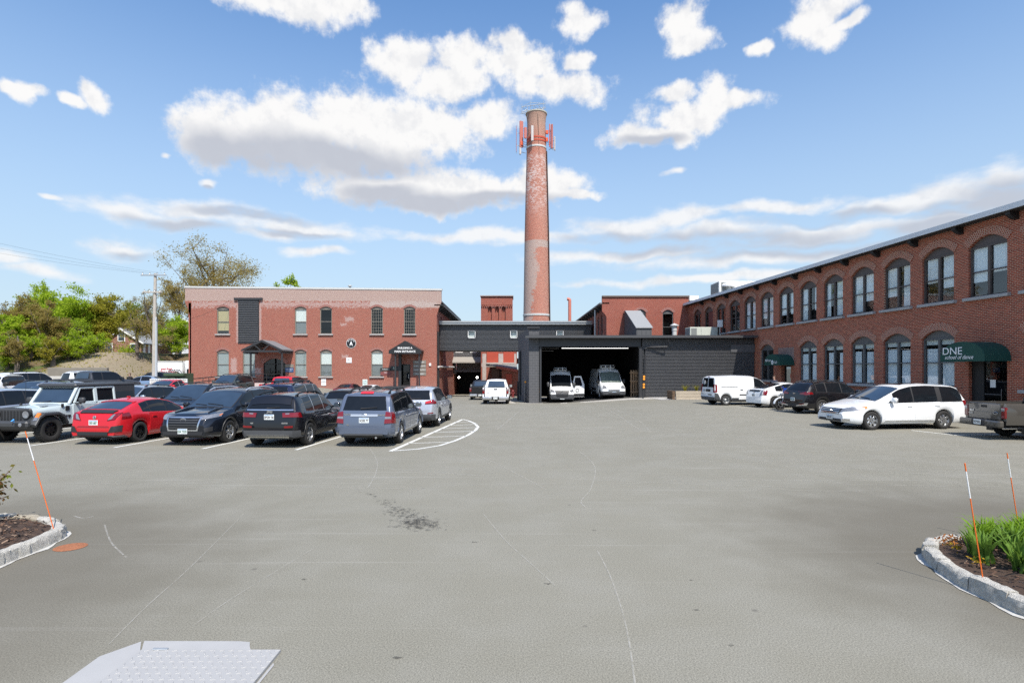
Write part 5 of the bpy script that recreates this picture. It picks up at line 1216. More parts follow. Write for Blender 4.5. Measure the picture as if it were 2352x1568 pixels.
    def patch(c, name, side, lo, hi, m, off=.006, parent=None, n=10, k=4, thick=.012, label=None):
        """a panel moulded onto the body: lo and hi are point chains in the view plane"""
        def chain(ch, n):
            ln = [0]
            for a, b in zip(ch[:-1], ch[1:]): ln.append(ln[-1]+math.hypot(b[0]-a[0], b[1]-a[1]))
            out = []
            for i in range(n+1):
                t_ = ln[-1]*i/n; j = 0
                while j < len(ln)-2 and t_ > ln[j+1]: j += 1
                f = (t_-ln[j])/max(1e-9, ln[j+1]-ln[j]); f = max(0, min(1, f)); out.append((ch[j][0]+(ch[j+1][0]-ch[j][0])*f, ch[j][1]+(ch[j+1][1]-ch[j][1])*f))
            return out
        A, B = chain(lo, n), chain(hi, n); d = Vector(c.DIR[side]); P = []; Q = []
        for r in range(k+1):
            v = r/k; P.append([]); Q.append([])
            for a, b in zip(A, B):
                p = (a[0]+(b[0]-a[0])*v, a[1]+(b[1]-a[1])*v)
                if side in ('front', 'rear'): o = Vector((-d.x*(c.L/2+1), p[0], p[1]))
                elif side in ('left', 'right'): o = Vector((c.X(p[0]), -d.y*(c.W/2+1), p[1]))
                else: o = Vector((c.X(p[0]), p[1], c.H+1))
                h = c.bvh.ray_cast(o, d)
                if h[0] is None:
                    h = c.bvh.find_nearest(o+d*1.2)
                nr = h[1]
                if nr.dot(d) > 0: nr = -nr
                P[-1].append(h[0]+nr*off); Q[-1].append(h[0]+nr*(off-thick))
        mb = MB(); mb.grid(P); b = len(mb.v); w = n+1
        mb.v += [tuple(q) for row in Q for q in row]
        ring = [(0, j) for j in range(n)]+[(r, n) for r in range(k)]+[(k, n-j) for j in range(n)]+[(k-r, 0) for r in range(k)]
        for q in range(len(ring)):
            a, e = ring[q], ring[(q+1) % len(ring)]; ia, ie = a[0]*w+a[1], e[0]*w+e[1]; mb.f.append((ia, ie, b+ie, b+ia)); mb.m.append(0)
        mb.v = [tuple(v) for v in mb.v]
        o = mb.build(name, m, parent or c.root, smooth=45)
        if label: o['label'] = label
        return o
    def both(c, name, lo, hi, m, **k): return [c.patch(name, sd, lo, hi, m, **k) for sd in ('left', 'right')]
    def sym(c, name, side, lo, hi, m, **k):
        a = c.patch(name, side, lo, hi, m, **k); b = c.patch(name, side, [(-y, z) for y, z in lo], [(-y, z) for y, z in hi], m, **k); return a, b
    # --- standard fittings
    def side_windows(c, ivals, trim=PLAST, glassm=CGL, gap=.035, top=.035, bot=.02, trimw=.03, kick=0.0):
        if trim is CHRB: trimw = .014
        def hi(s): return max(c.ze_at(s)-top, c.belt(s)+bot+.02)
        def chains(a, b, e):
            n = 10; ss = [a+(b-a)*i/n for i in range(n+1)]
            return [(s, c.belt(s)+bot-e) for s in ss], [(s, hi(s)+e) for s in ss]
        a, b = ivals[0][0], ivals[-1][1]; lo, h_ = chains(a-trimw, b+trimw, trimw*.6); c.both('window_trim', lo, h_, trim, off=.004, n=22)
        for a, b in ivals:
            lo, h_ = chains(a, b, 0); c.both('side_window', lo, h_, glassm, off=.009, n=12)
    def windshield(c, s0, s1, m=CGLB, f=.93, trim=True):
        if trim: c.patch('windshield_trim', 'top', [(s0-.04, -c.wid(s0)*.80), (s1+.03, -c.we_at(s1)*.97)], [(s0-.04, c.wid(s0)*.80), (s1+.03, c.we_at(s1)*.97)], PLAST, off=.004, n=8, k=12)
        w = c.patch('windshield', 'top', [(s0, -c.wid(s0)*.765), (s1, -c.we_at(s1)*f)], [(s0, c.wid(s0)*.765), (s1, c.we_at(s1)*f)], m, off=.008, n=8, k=12)
        for y0, y1 in ((.45, -.12), (-.12, -.55)):
            mb = MB(); pts = []
            for i in range(5):
                y = y0+(y1-y0)*i/4; s = s0+.05+.02*i; h = c.bvh.ray_cast(Vector((c.X(s), y, 3)), Vector((0, 0, -1))); pts.append(h[0]+h[1]*.022)
            mb.tube(pts, .011, 5); mb.build('wiper', BLACK, w)
        return w
    def mirrors(c, s, z, m=None, sz=(.13, .22, .16)):
        for sd in (1, -1):
            mb = MB(); mb.bevbox((c.X(s), sd*(c.W/2+.07), z), sz, .05); mb.box((c.X(s), sd*(c.W/2-.06), z-.05), (.07, .2, .05)); o = mb.build('side_mirror', m or c.paint, c.root, smooth=50)
            mb = MB(); mb.bevbox((c.X(s)-sz[0]/2-.002, sd*(c.W/2+.07), z), (.01, sz[1]*.85, sz[2]*.8), .004); mb.build('mirror_glass', CHROME, o)
    def rails(c, s0, s1, m=PLAST, r=.022, lift=.055, f=.90):
        for sd in (1, -1):
            mb = MB(); pts = []; n = 12
            for i in range(n+1):
                s = s0+(s1-s0)*i/n; e = min(1, min(i, n-i)/1.6); pts.append((c.X(s), sd*c.we_at(s)*f, c.top(s)-c.crown*.55+lift*e))
            mb.tube(pts, r, 6)
            for i in (1, n//2, n-1): p = pts[i]; mb.box((p[0], p[1], p[2]-lift/2), (.09, .03, lift))
            mb.build('roof_rail', m, c.root, smooth=50)
    def crossbars(c, ss, z=.09):
        for s in ss:
            mb = MB(); y = c.we_at(s)*.92; mb.tube([(c.X(s), -y, c.top(s)+z), (c.X(s), y, c.top(s)+z)], .022, 6); mb.build('roof_bar', BLACK, c.root)
    def doors(c, cuts, z0=.36, trim=None, handles=True, hm=None):
        """shut lines and handles; cuts = door edges front to back"""
        for a, b in zip(cuts[:-1], cuts[1:]):
            for sd in ('left', 'right'):
                n = 8; ss = [a+.012+(b-a-.024)*i/n for i in range(n+1)]; zz = [max(z0, 0) for s in ss]
                def cz(s):
                    z = z0
                    for sa in c.axles:
                        d = abs(s-sa); Ra = c.Rr*1.22
                        if d < Ra: z = max(z, c.Rr+math.sqrt(Ra*Ra-d*d))
                    return min(z, c.belt(s)-.1)
                d_ = c.patch('door', sd, [(s, cz(s)) for s in ss], [(s, c.belt(s)-.025) for s in ss], c.paint, off=.007, thick=.03, n=12, k=6)
                if handles:
                    sh = b-.20; z = c.belt(sh)-.13; h = c.patch('handle', sd, [(sh-.09, z-.02), (sh+.09, z-.02)], [(sh-.09, z+.02), (sh+.09, z+.02)], hm or c.paint, off=.035, parent=d_, n=4, k=2, thick=.03)
    def plate(c, side, y, z, txt, tm=PTXT, w=.31, h=.16, tilt=0):
        d = Vector(c.DIR[side]); o = Vector((-d.x*(c.L/2+1), y, z)); hit = c.bvh.ray_cast(o, d)
        x = (hit[0].x if hit[0] else -d.x*c.L/2)-d.x*.022; mb = MB(); mb.bevbox((0, 0, 0), (w, .012, h), .01); mb.box((0, -.0065, h*.38), (w*.86, .002, h*.12), 1)
        q = mb.build('license_plate', [PLATE, PSKY], c.root); q.location = (x, y, z); q.rotation_euler = (0, 0, math.pi/2 if side == 'front' else -math.pi/2)
        text('lettering', txt, h*.62, tm, q, (0, -.009, -h*.06), ext=.002, sx=.78, bold=.002)
    def badge(c, txt, side, y, z, size, m=CHRB, s=None, sx=1, shear=0, bold=.004):
        """raised lettering on the bodywork"""
        d = Vector(c.DIR[side])
        if side in ('front', 'rear'): o = Vector((-d.x*(c.L/2+1), y, z)); rot = (math.pi/2, 0, math.pi/2 if side == 'front' else -math.pi/2)
        else: o = Vector((c.X(s), -d.y*(c.W/2+1), z)); rot = (math.pi/2, 0, math.pi if side == 'left' else 0)
        h = c.bvh.ray_cast(o, d)
        if h[0] is None: return
        text('lettering', txt, size, m, c.root, h[0]-d*.018, rot, ext=.004, sx=sx, shear=shear, bold=bold)
    def emblem(c, side, y, z, rx, rz_, m=CHRB, kind='oval'):
        d = Vector(c.DIR[side]); h = c.bvh.ray_cast(Vector((-d.x*(c.L/2+1), y, z)), d); x = h[0].x-d.x*.02 if h[0] else -d.x*c.L/2
        mb = MB()
        def ring(a, b, t_=.012, n=20, cy=0, cz=0): mb.tube([(x, y+cy+a*math.cos(2*math.pi*i/n), z+cz+b*math.sin(2*math.pi*i/n)) for i in range(n+1)], t_, 5)
        ring(rx, rz_)
        if kind == 'ovals': ring(rx*.95, rz_*.45, .008, cz=rz_*.3); ring(rx*.4, rz_*.85, .008)
        if kind == 'h':
            for q in (-1, 1): mb.tube([(x, y+q*rx*.62, z+rz_*.8), (x, y+q*rx*.42, z-rz_*.8)], .012, 5)
            mb.tube([(x, y-rx*.5, z), (x, y+rx*.5, z)], .012, 5)
        if kind == 'star':
            for q in range(3): a = math.pi/2+q*2*math.pi/3; mb.tube([(x, y, z), (x, y+rx*math.cos(a), z+rz_*math.sin(a))], .012, 5)
        if kind == 'bow': mb.tube([(x, y-rx, z), (x, y+rx, z)], .02, 5)
        mb.build('emblem', m, c.root)
    def rear_wiper(c, y0, y1, z0, z1):
        mb = MB(); pts = []
        for i in range(5):
            u = i/4; h = c.bvh.ray_cast(Vector((-c.L/2-1, y0+(y1-y0)*u, z0+(z1-z0)*u)), Vector((1, 0, 0))); pts.append(h[0]-Vector((.03, 0, 0)))
        mb.tube(pts, [.022, .016, .014, .012, .008], 5); mb.build('rear_wiper', BLACK, c.root)
    def arches(c, m=PLAST, w=.055, sides=('left', 'right')):
        for sa in c.axles:
            Ra = c.Rr*1.14; n = 14; a0 = .12
            lo = []; hi = []
            for i in range(n+1):
                a = a0+(math.pi-2*a0)*i/n; lo.append((sa-Ra*1.005*math.cos(a), c.Rr+Ra*1.005*math.sin(a))); hi.append((sa-(Ra+w)*math.cos(a), c.Rr+(Ra+w)*math.sin(a)))
            for sd in sides: c.patch('wheel_arch_trim', sd, lo, hi, m, off=.016, n=14, k=1, thick=.03)
    def sill(c, m=PLAST, z1=.40):
        a, b = c.axles[0]+c.Rr*1.2, c.axles[1]-c.Rr*1.2; c.both('sill_trim', [(a, c.zb+.02), (b, c.zb+.02)], [(a, z1), (b, z1)], m, off=.012, n=8, k=2)
    def antenna(c, s, y=0, h=.5, lean=-.3):
        z = c.top(s); mb = MB(); mb.tube([(c.X(s), y, z), (c.X(s)+lean*h, y, z+h)], .006, 5); mb.build('antenna', BLACK, c.root)
    def fin(c, s):
        mb = MB(); z = c.top(s)-.01; x = c.X(s); mb.add([(x+.1, -.03, z), (x+.1, .03, z), (x-.08, .035, z), (x-.08, -.035, z), (x-.06, 0, z+.075)], [(0, 1, 4), (1, 2, 4), (2, 3, 4), (3, 0, 4), (0, 3, 2, 1)]); mb.build('roof_fin', c.paint, c.root)
SUV_T = lambda L, H, hood=1.02, cowl=1.32, roof=2.15, tail=.30, hat=.26: [(0, .55), (.05, .80), (.22, hood-.12), (.5, hood-.05), (cowl, hood+.05), (roof, H-.05), (roof+.45, H), (L-1.5, H-.01), (L-tail-.12, H-.07), (L-tail, H-.13), (L-.10, 1.10), (L-.03, .98), (L, .60)]
GRILLE = pm('grille mesh', (.010, .010, .011), .4, .3)
def place(px, py, dx=0, dy=0, fwd=0, head=0):
    p = G(px, py); return p
def at(x, y): return (x, y, gz(x, y))
def from_axle(x, y, head, L, s_axle):
    """centre of a car whose axle (s from the front) sits at ground point x,y"""
    d = L/2-s_axle; cx, cy = x-d*math.cos(head), y-d*math.sin(head); return (cx, cy, gz(cx, cy))
HUP = math.pi/2-R(4)          # nose away from the camera, parallel to the stall lines
HDN = HUP+math.pi
gLOT = None
# ---- 5 grey-blue SUV, rear to camera
h = math.pi/2-R(3.2); L = 4.69
c = Car('parked_suv', 'older grey blue SUV seen from behind with a roof rack, nearest the hatched corner', 'car', from_axle(-4.45, 18.40, h, L, 3.615), h, L, 1.83, 1.72, (.90, 3.615), .355, [(0, .60), (.05, .82), (.25, .94), (1.2, 1.04), (1.95, 1.60), (2.4, 1.70), (3.4, 1.71), (4.28, 1.66), (4.42, 1.59), (4.60, 1.12), (4.66, 1.0), (4.69, .55)], [(0, .58), (.3, .82), (1.2, 1.0), (4.69, 1.06)], P_BLUE, zb=.28, wr=.76, plan=(.6, .8, .35, .90), clad=PLASTG, cladz=.0, rim='five')
c.side_windows([(1.62, 2.45), (2.51, 3.35), (3.41, 4.28)], trim=PLAST); c.windshield(1.28, 1.92); c.doors([1.2, 2.48, 3.38]); c.mirrors(1.55, 1.12); c.rails(2.15, 4.2, BLACK, .028, .075); c.crossbars((2.6, 3.7), .06)
c.patch('rear_window', 'rear', [(-.68, 1.12), (.68, 1.12)], [(-.60, 1.54), (.60, 1.54)], CGL, off=.01, n=12, k=6); c.rear_wiper(.12, -.38, 1.17, 1.21)
c.patch('tailgate', 'rear', [(-.62, .55), (.62, .55)], [(-.70, 1.08), (.70, 1.08)], P_BLUE, off=.012, n=10, k=5, thick=.03)
c.patch('rear_bumper', 'rear', [(-.86, .34), (.86, .34)], [(-.88, .60), (.88, .60)], P_BLUE, off=.06, n=14, k=4, thick=.09); c.patch('bumper_step', 'rear', [(-.6, .33), (.6, .33)], [(-.6, .42), (.6, .42)], PLASTG, off=.075, n=8, k=2)
for a, b in c.sym('tail_light', 'rear', [(.63, .72), (.84, .74)], [(.66, 1.08), (.80, 1.06)], LRED, off=.03, n=5, k=5, thick=.05), : pass
c.sym('reverse_lamp', 'rear', [(.64, .86), (.82, .87)], [(.65, .93), (.81, .93)], LCLR, off=.035, n=4, k=1); c.both('tail_light', [(4.42, .72), (4.66, .74)], [(4.44, 1.06), (4.60, 1.07)], LRED, off=.012, n=4, k=4)
c.patch('brake_lamp', 'rear', [(-.2, 1.605), (.2, 1.605)], [(-.19, 1.655), (.19, 1.655)], LBRT, off=.03, n=4, k=2); c.patch('garnish', 'rear', [(-.42, .93), (.42, .93)], [(-.42, 1.0), (.42, 1.0)], P_SIL, off=.03, n=6, k=2)
c.plate('rear', 0, .82, '5CEE 77', PTXB); c.emblem('rear', 0, .965, .075, .05, kind='ovals'); c.badge('TOYOTA', 'rear', .52, .99, .06, CHRB); c.badge('HIGHLANDER', 'rear', -.53, .98, .055, CHRB); c.badge('V6', 'rear', .5, .68, .06, CHRB)
c.arches(P_BLUE, .05); c.sill(P_BLUE, .42)
mb = MB(); mb.tube([(-L/2-.03, -.38, .30), (-L/2+.3, -.36, .30)], .035, 8); mb.build('exhaust_pipe', CHRB, c.root)
# ---- 4 black compact SUV, rear to camera
h = math.pi/2-R(4); L = 4.40
c = Car('parked_suv', 'black SUV seen from behind with chrome window line and dark bumper', 'car', from_axle(-7.24, 17.95, h, L, 3.52), h, L, 1.85, 1.66, (.88, 3.52), .355, [(0, .60), (.05, .82), (.25, .95), (1.2, 1.06), (1.9, 1.53), (2.35, 1.63), (3.2, 1.64), (3.95, 1.59), (4.12, 1.54), (4.30, 1.15), (4.37, 1.02), (4.40, .55)], [(0, .58), (.3, .84), (1.2, 1.0), (3.6, 1.06), (4.4, 1.12)], P_BLK, zb=.27, wr=.70, plan=(.6, .8, .42, .85), clad=PLAST, cladz=.40, rim='five')
c.side_windows([(1.6, 2.32), (2.38, 3.1), (3.16, 3.72)], trim=CHRB); c.windshield(1.26, 1.88); c.doors([1.2, 2.35, 3.2]); c.mirrors(1.5, 1.14); c.rails(2.1, 3.9, BLACK, .022, .05)
c.patch('window_line', 'rear', [(-.72, 1.13), (.72, 1.13)], [(-.72, 1.165), (.72, 1.165)], CHRB, off=.014, n=10, k=1); c.patch('rear_window', 'rear', [(-.66, 1.18), (.66, 1.18)], [(-.58, 1.48), (.58, 1.48)], CGL, off=.012, n=12, k=6)
c.patch('spoiler', 'top', [(4.02, -.6), (4.22, -.6)], [(4.02, .6), (4.22, .6)], P_BLK, off=.03, n=4, k=10, thick=.05); c.rear_wiper(.1, -.30, 1.20, 1.23)
c.patch('rear_bumper', 'rear', [(-.86, .32), (.86, .32)], [(-.88, .54), (.88, .54)], PLASTG, off=.05, n=14, k=4, thick=.08); c.patch('skid_plate', 'rear', [(-.55, .29), (.55, .29)], [(-.66, .41), (.66, .41)], CHRB, off=.066, n=8, k=2)
c.sym('tail_light', 'rear', [(.42, .93), (.86, .94)], [(.40, 1.06), (.82, 1.07)], LRED, off=.022, n=8, k=4, thick=.04); c.sym('lamp_insert', 'rear', [(.50, 1.02), (.62, 1.025)], [(.50, 1.05), (.62, 1.055)], LCLR, off=.028, n=5, k=1); c.both('tail_light', [(4.12, .92), (4.36, .94)], [(4.16, 1.07), (4.32, 1.08)], LRED, off=.012, n=4, k=3)
c.sym('reflector', 'rear', [(.50, .62), (.76, .63)], [(.50, .68), (.76, .69)], LRED, off=.055, n=4, k=1); c.plate('rear', 0, .94, '2FGN 36', PTXB); c.badge('Jeep', 'rear', 0, 1.105, .10, CHRB); c.badge('4x4', 'rear', .52, .76, .06, CHRB); c.badge('LIMITED', 'rear', -.5, .76, .055, CHRB)
c.arches(PLAST, .06); c.sill(PLAST, .44); c.antenna(3.75, 0, .38, -.1); c.patch('brake_lamp', 'rear', [(-.2, 1.50), (.2, 1.50)], [(-.2, 1.525), (.2, 1.525)], LRED, off=.02, n=4, k=1)
# ---- 3 dark navy SUV, front to camera
h = HDN; L = 4.95
c = Car('parked_suv', 'dark navy SUV facing forward with a wide chrome framed black grille', 'car', from_axle(-10.10, 18.55, h, L, .98), h, L, 1.93, 1.73, (.98, 3.83), .37, [(0, .62), (.05, .88), (.25, .99), (.6, 1.04), (1.35, 1.12), (2.2, 1.62), (2.7, 1.70), (3.6, 1.72), (4.5, 1.66), (4.64, 1.58), (4.85, 1.12), (4.95, .6)], [(0, .60), (.3, .84), (1.3, 1.02), (4.95, 1.12)], P_NAVY, zb=.25, wr=.74, plan=(.75, .74, .4, .86), clad=PLASTG, cladz=.0, rim='six')
c.side_windows([(1.8, 2.62), (2.68, 3.5), (3.56, 4.4)], trim=PLAST); c.windshield(1.38, 2.18); c.doors([1.35, 2.65, 3.55]); c.mirrors(1.72, 1.18); c.rails(2.45, 4.4, P_SIL, .026, .045)
c.patch('grille_frame', 'front', [(-.48, .47), (.48, .47)], [(-.56, .90), (.56, .90)], CHRB, off=.014, n=10, k=5); g_ = c.patch('grille', 'front', [(-.44, .51), (.44, .51)], [(-.50, .86), (.50, .86)], GRILLE, off=.022, n=10, k=5)
for i in range(4): c.patch('grille_bar', 'front', [(-.46, .56+i*.075), (.46, .56+i*.075)], [(-.46, .585+i*.075), (.46, .585+i*.075)], PLASTG, off=.03, n=8, k=1, parent=g_)
c.sym('headlight', 'front', [(.56, .80), (.90, .88)], [(.56, .90), (.86, .99)], LCLR, off=.016, n=8, k=4, thick=.03); c.both('headlight', [(.18, .84), (.62, .93)], [(.16, .93), (.62, .985)], LCLR, off=.014, n=6, k=3); c.both('indicator', [(.50, .90), (.66, .94)], [(.52, .93), (.66, .965)], LAMB, off=.02, n=3, k=1)
c.patch('lower_grille', 'front', [(-.62, .35), (.62, .35)], [(-.66, .45), (.66, .45)], PLAST, off=.016, n=8, k=2); c.patch('skid_trim', 'front', [(-.80, .28), (.80, .28)], [(-.80, .34), (.80, .34)], PLASTG, off=.045, n=12, k=1, thick=.05)
c.sym('fog_lamp', 'front', [(.70, .44), (.84, .46)], [(.68, .56), (.84, .60)], PLAST, off=.016, n=4, k=3); c.plate('front', 0, .46, '554 7335'); c.emblem('front', 0, .80, .085, .06, kind='ovals'); c.arches(PLASTG, .045); c.sill(P_NAVY, .42)
for sd in (1, -1):
    mb = MB(); mb.tube([(c.X(.45), sd*.55, c.top(.45)-.01), (c.X(.9), sd*.5, c.top(.9)+.015), (c.X(1.3), sd*.48, c.top(1.3)+.0)], [.02, .05, .03], 6); mb.build('hood_crease', P_NAVY, c.root, smooth=60)
# ---- 2 red hatchback, rear to camera
h = math.pi/2-R(5.5); L = 4.52
c = Car('parked_hatchback', 'bright red hatchback seen from behind with black spoiler and black rims', 'car', from_axle(-13.05, 18.75, h, L, 3.60), h, L, 1.80, 1.43, (.90, 3.60), .33, [(0, .50), (.05, .66), (.3, .78), (1.1, .93), (2.0, 1.34), (2.5, 1.425), (3.0, 1.42), (3.5, 1.33), (4.12, 1.10), (4.36, .99), (4.46, .86), (4.52, .50)], [(0, .48), (.3, .66), (1.1, .86), (3.6, .98), (4.3, 1.00), (4.52, .9)], P_RED, zb=.19, wr=.68, plan=(.7, .74, .55, .80), rim='black')
c.side_windows([(1.55, 2.3), (2.36, 3.08), (3.13, 3.45)], trim=PLAST); c.windshield(1.15, 1.98); c.doors([1.1, 2.33, 3.2]); c.mirrors(1.45, .98)
c.patch('rear_window', 'top', [(3.52, -.54), (4.10, -.60)], [(3.52, .54), (4.10, .60)], CGLB, off=.008, n=8, k=10); c.patch('roof_spoiler', 'top', [(3.40, -.56), (3.54, -.57)], [(3.40, .56), (3.54, .57)], P_RED, off=.028, n=3, k=8, thick=.04); c.patch('lip_spoiler', 'top', [(4.20, -.60), (4.36, -.56)], [(4.20, .60), (4.36, .56)], PLAST, off=.035, n=4, k=10, thick=.05)
c.sym('tail_light', 'rear', [(.44, .76), (.70, .80)], [(.58, .96), (.80, 1.00)], LRED, off=.022, n=6, k=5, thick=.04); c.sym('lamp_insert', 'rear', [(.47, .78), (.60, .81)], [(.60, .94), (.68, .955)], LCLR, off=.028, n=4, k=3); c.both('tail_light', [(4.02, .84), (4.34, .80)], [(4.06, 1.0), (4.30, .98)], LRED, off=.012, n=4, k=3)
c.sym('corner_vent', 'rear', [(.52, .40), (.82, .42)], [(.62, .58), (.84, .62)], PLAST, off=.018, n=6, k=4); c.patch('diffuser', 'rear', [(-.50, .26), (.50, .26)], [(-.52, .42), (.52, .42)], PLAST, off=.03, n=8, k=3); c.patch('rear_splitter', 'rear', [(-.82, .24), (.82, .24)], [(-.82, .30), (.82, .30)], PLASTG, off=.05, n=12, k=1, thick=.06)
c.patch('bumper_fold', 'rear', [(-.55, .56), (.55, .56)], [(-.50, .60), (.50, .60)], paint('deep red fold', (.30, .008, .012)), off=.012, n=8, k=1); c.plate('rear', 0, .70, '303 687'); c.emblem('rear', 0, .86, .05, .045, kind='h'); c.rear_wiper(.05, -.28, 1.03, 1.06) if False else None
mb = MB(); mb.bevbox((c.X(3.05), 0, 1.44), (.16, .05, .05), .02); mb.build('roof_fin', P_RED, c.root)
# ---- 6 silver SUV behind, rear to camera
h = math.pi/2-R(3); L = 4.65
c = Car('parked_suv', 'silver SUV seen from behind beside the hatched corner, dark lower bumper', 'car', from_axle(-3.93, 23.85, h, L, 3.63), h, L, 1.84, 1.66, (.90, 3.63), .36, [(0, .58), (.05, .80), (.25, .93), (1.2, 1.06), (2.0, 1.55), (2.45, 1.65), (3.3, 1.65), (4.12, 1.58), (4.28, 1.52), (4.52, 1.13), (4.60, 1.0), (4.65, .55)], [(0, .56), (.3, .8), (1.2, 1.0), (3.6, 1.05), (4.65, 1.12)], P_SIL, zb=.26, wr=.70, plan=(.6, .8, .5, .80), clad=PLASTG, cladz=.38, rim='five')
c.side_windows([(1.62, 2.42), (2.48, 3.3), (3.36, 3.95)], trim=PLAST); c.windshield(1.26, 1.96); c.doors([1.2, 2.45, 3.4]); c.mirrors(1.52, 1.12, BLACK)
c.patch('rear_window', 'rear', [(-.68, 1.14), (.68, 1.14)], [(-.60, 1.50), (.60, 1.50)], CGL, off=.012, n=12, k=6); c.rear_wiper(.05, -.32, 1.17, 1.19); c.patch('rear_bumper', 'rear', [(-.84, .34), (.84, .34)], [(-.86, .56), (.86, .56)], PLASTG, off=.045, n=14, k=3, thick=.07)
c.sym('tail_light', 'rear', [(.48, .96), (.84, .98)], [(.50, 1.06), (.80, 1.14)], LRED, off=.02, n=8, k=4, thick=.04); c.sym('lamp_insert', 'rear', [(.50, 1.0), (.72, 1.03)], [(.52, 1.05), (.72, 1.08)], LBRT, off=.026, n=4, k=1); c.both('tail_light', [(4.30, .98), (4.60, .98)], [(4.30, 1.10), (4.54, 1.13)], LRED, off=.012, n=4, k=3); c.sym('reflector', 'rear', [(.6, .58), (.8, .6)], [(.6, .62), (.8, .64)], LRED, off=.02, n=3, k=1)
c.plate('rear', 0, .86, '5WX 218', PTXB); c.fin(3.9); c.sill(PLASTG, .40); c.arches(PLASTG, .04); c.emblem('rear', 0, 1.03, .09, .03, kind='bow')
# ---- second row behind the front cars
def suv(label, x, y, head, L, W, H, pnt, rim='five', front=True, rail=None, chrome=False, clad=None, lights=True, group=None, hatch=None, rear_lights=True, rackbars=False):
    c = Car('parked_suv', label, 'car', at(x, y), head, L, W, H, (.92, L-1.02), .36, SUV_T(L, H), [(0, .56), (.3, .80), (1.3, 1.0), (L, 1.10)], pnt, zb=.26, wr=.73, plan=(.65, .76, .45, .84), clad=clad, cladz=.38 if clad else 0, rim=rim, group=group)
    a = L-1.55; c.side_windows([(1.72, 2.5), (2.56, a+.25 if a < 3.1 else 3.32), (3.38 if a >= 3.1 else a+.3, L-.52)], trim=CHRB if chrome else PLAST)
    c.windshield(1.36, 2.12); c.doors([1.3, 2.53, 3.4]); c.mirrors(1.66, 1.14)
    if rail: c.rails(2.3, L-.55, rail, .024, .06)
    if rackbars: c.crossbars((2.6, 3.6), .07)
    c.patch('rear_window', 'rear', [(-.68, 1.16), (.68, 1.16)], [(-.58, H-.17), (.58, H-.17)], CGL, off=.012, n=10, k=5); c.sym('tail_light', 'rear', [(.52, .92), (.84, .94)], [(.54, 1.06), (.80, 1.10)], LRED, off=.02, n=5, k=3)
    c.patch('grille', 'front', [(-.44, .56), (.44, .56)], [(-.48, .80), (.48, .80)], GRILLE, off=.016, n=6, k=3); c.sym('headlight', 'front', [(.52, .72), (.86, .78)], [(.52, .82), (.82, .88)], LCLR, off=.016, n=5, k=3)
    c.plate('rear', 0, .82, '4RT 612', PTXB); return c
suv('black three-row SUV facing forward behind the red hatchback, chrome window line', -14.15, 25.6, HDN, 4.98, 1.96, 1.72, P_BLK, chrome=True, rail=P_GRY)
suv('dark navy SUV seen from behind with a roof rack, behind the black SUV', -10.2, 27.0, HUP, 5.0, 2.0, 1.78, paint('midnight blue paint', (.008, .012, .04)), rail=BLACK, chrome=True, rackbars=True)
c = Car('parked_hatchback', 'slate blue crossover tucked between the black SUV and the grey blue SUV', 'car', at(-7.15, 25.9), HUP, 4.4, 1.8, 1.54, (.9, 3.55), .34, [(0, .55), (.05, .74), (.3, .86), (1.2, 1.0), (2.0, 1.44), (2.5, 1.53), (3.2, 1.52), (3.75, 1.44), (4.18, 1.10), (4.34, .95), (4.4, .5)], [(0, .5), (.3, .74), (1.2, .92), (4.4, 1.06)], paint('slate blue paint', (.10, .125, .15), .3), zb=.22, wr=.68, plan=(.7, .76, .5, .82))
c.side_windows([(1.6, 2.3), (2.36, 3.1), (3.15, 3.5)]); c.windshield(1.25, 1.96); c.patch('rear_window', 'top', [(3.78, -.55), (4.14, -.6)], [(3.78, .55), (4.14, .6)], CGL, off=.012, n=6, k=8); c.sym('tail_light', 'rear', [(.5, .93), (.84, .95)], [(.5, 1.0), (.8, 1.04)], LRED, off=.02, n=5, k=2); c.doors([1.2, 2.33, 3.3]); c.mirrors(1.5, 1.02); c.rear_wiper(.05, -.3, 1.1, 1.12); c.patch('roof_spoiler', 'top', [(3.66, -.56), (3.8, -.57)], [(3.66, .56), (3.8, .57)], PLAST, off=.028, n=3, k=8, thick=.04)
suv('silver blue SUV with roof rails between the pale off-roader and the black SUV', -17.3, 25.9, HDN, 4.6, 1.84, 1.64, paint('silver blue paint', (.34, .39, .46), .4, .3), rail=P_GRY)
c = suv('silver lavender SUV at the left picture edge beside the pale off-roader', -19.55, 20.9, HDN, 4.75, 1.86, 1.66, P_LAV)
suv('steel blue SUV with silver roof rails far left behind the front row', -21.3, 26.2, HDN, 4.6, 1.84, 1.70, P_SKY, rail=P_SIL)
suv('black SUV roof at the far left in the third row', -25.6, 30.5, HDN, 4.7, 1.86, 1.74, P_BLK, rail=P_GRY)
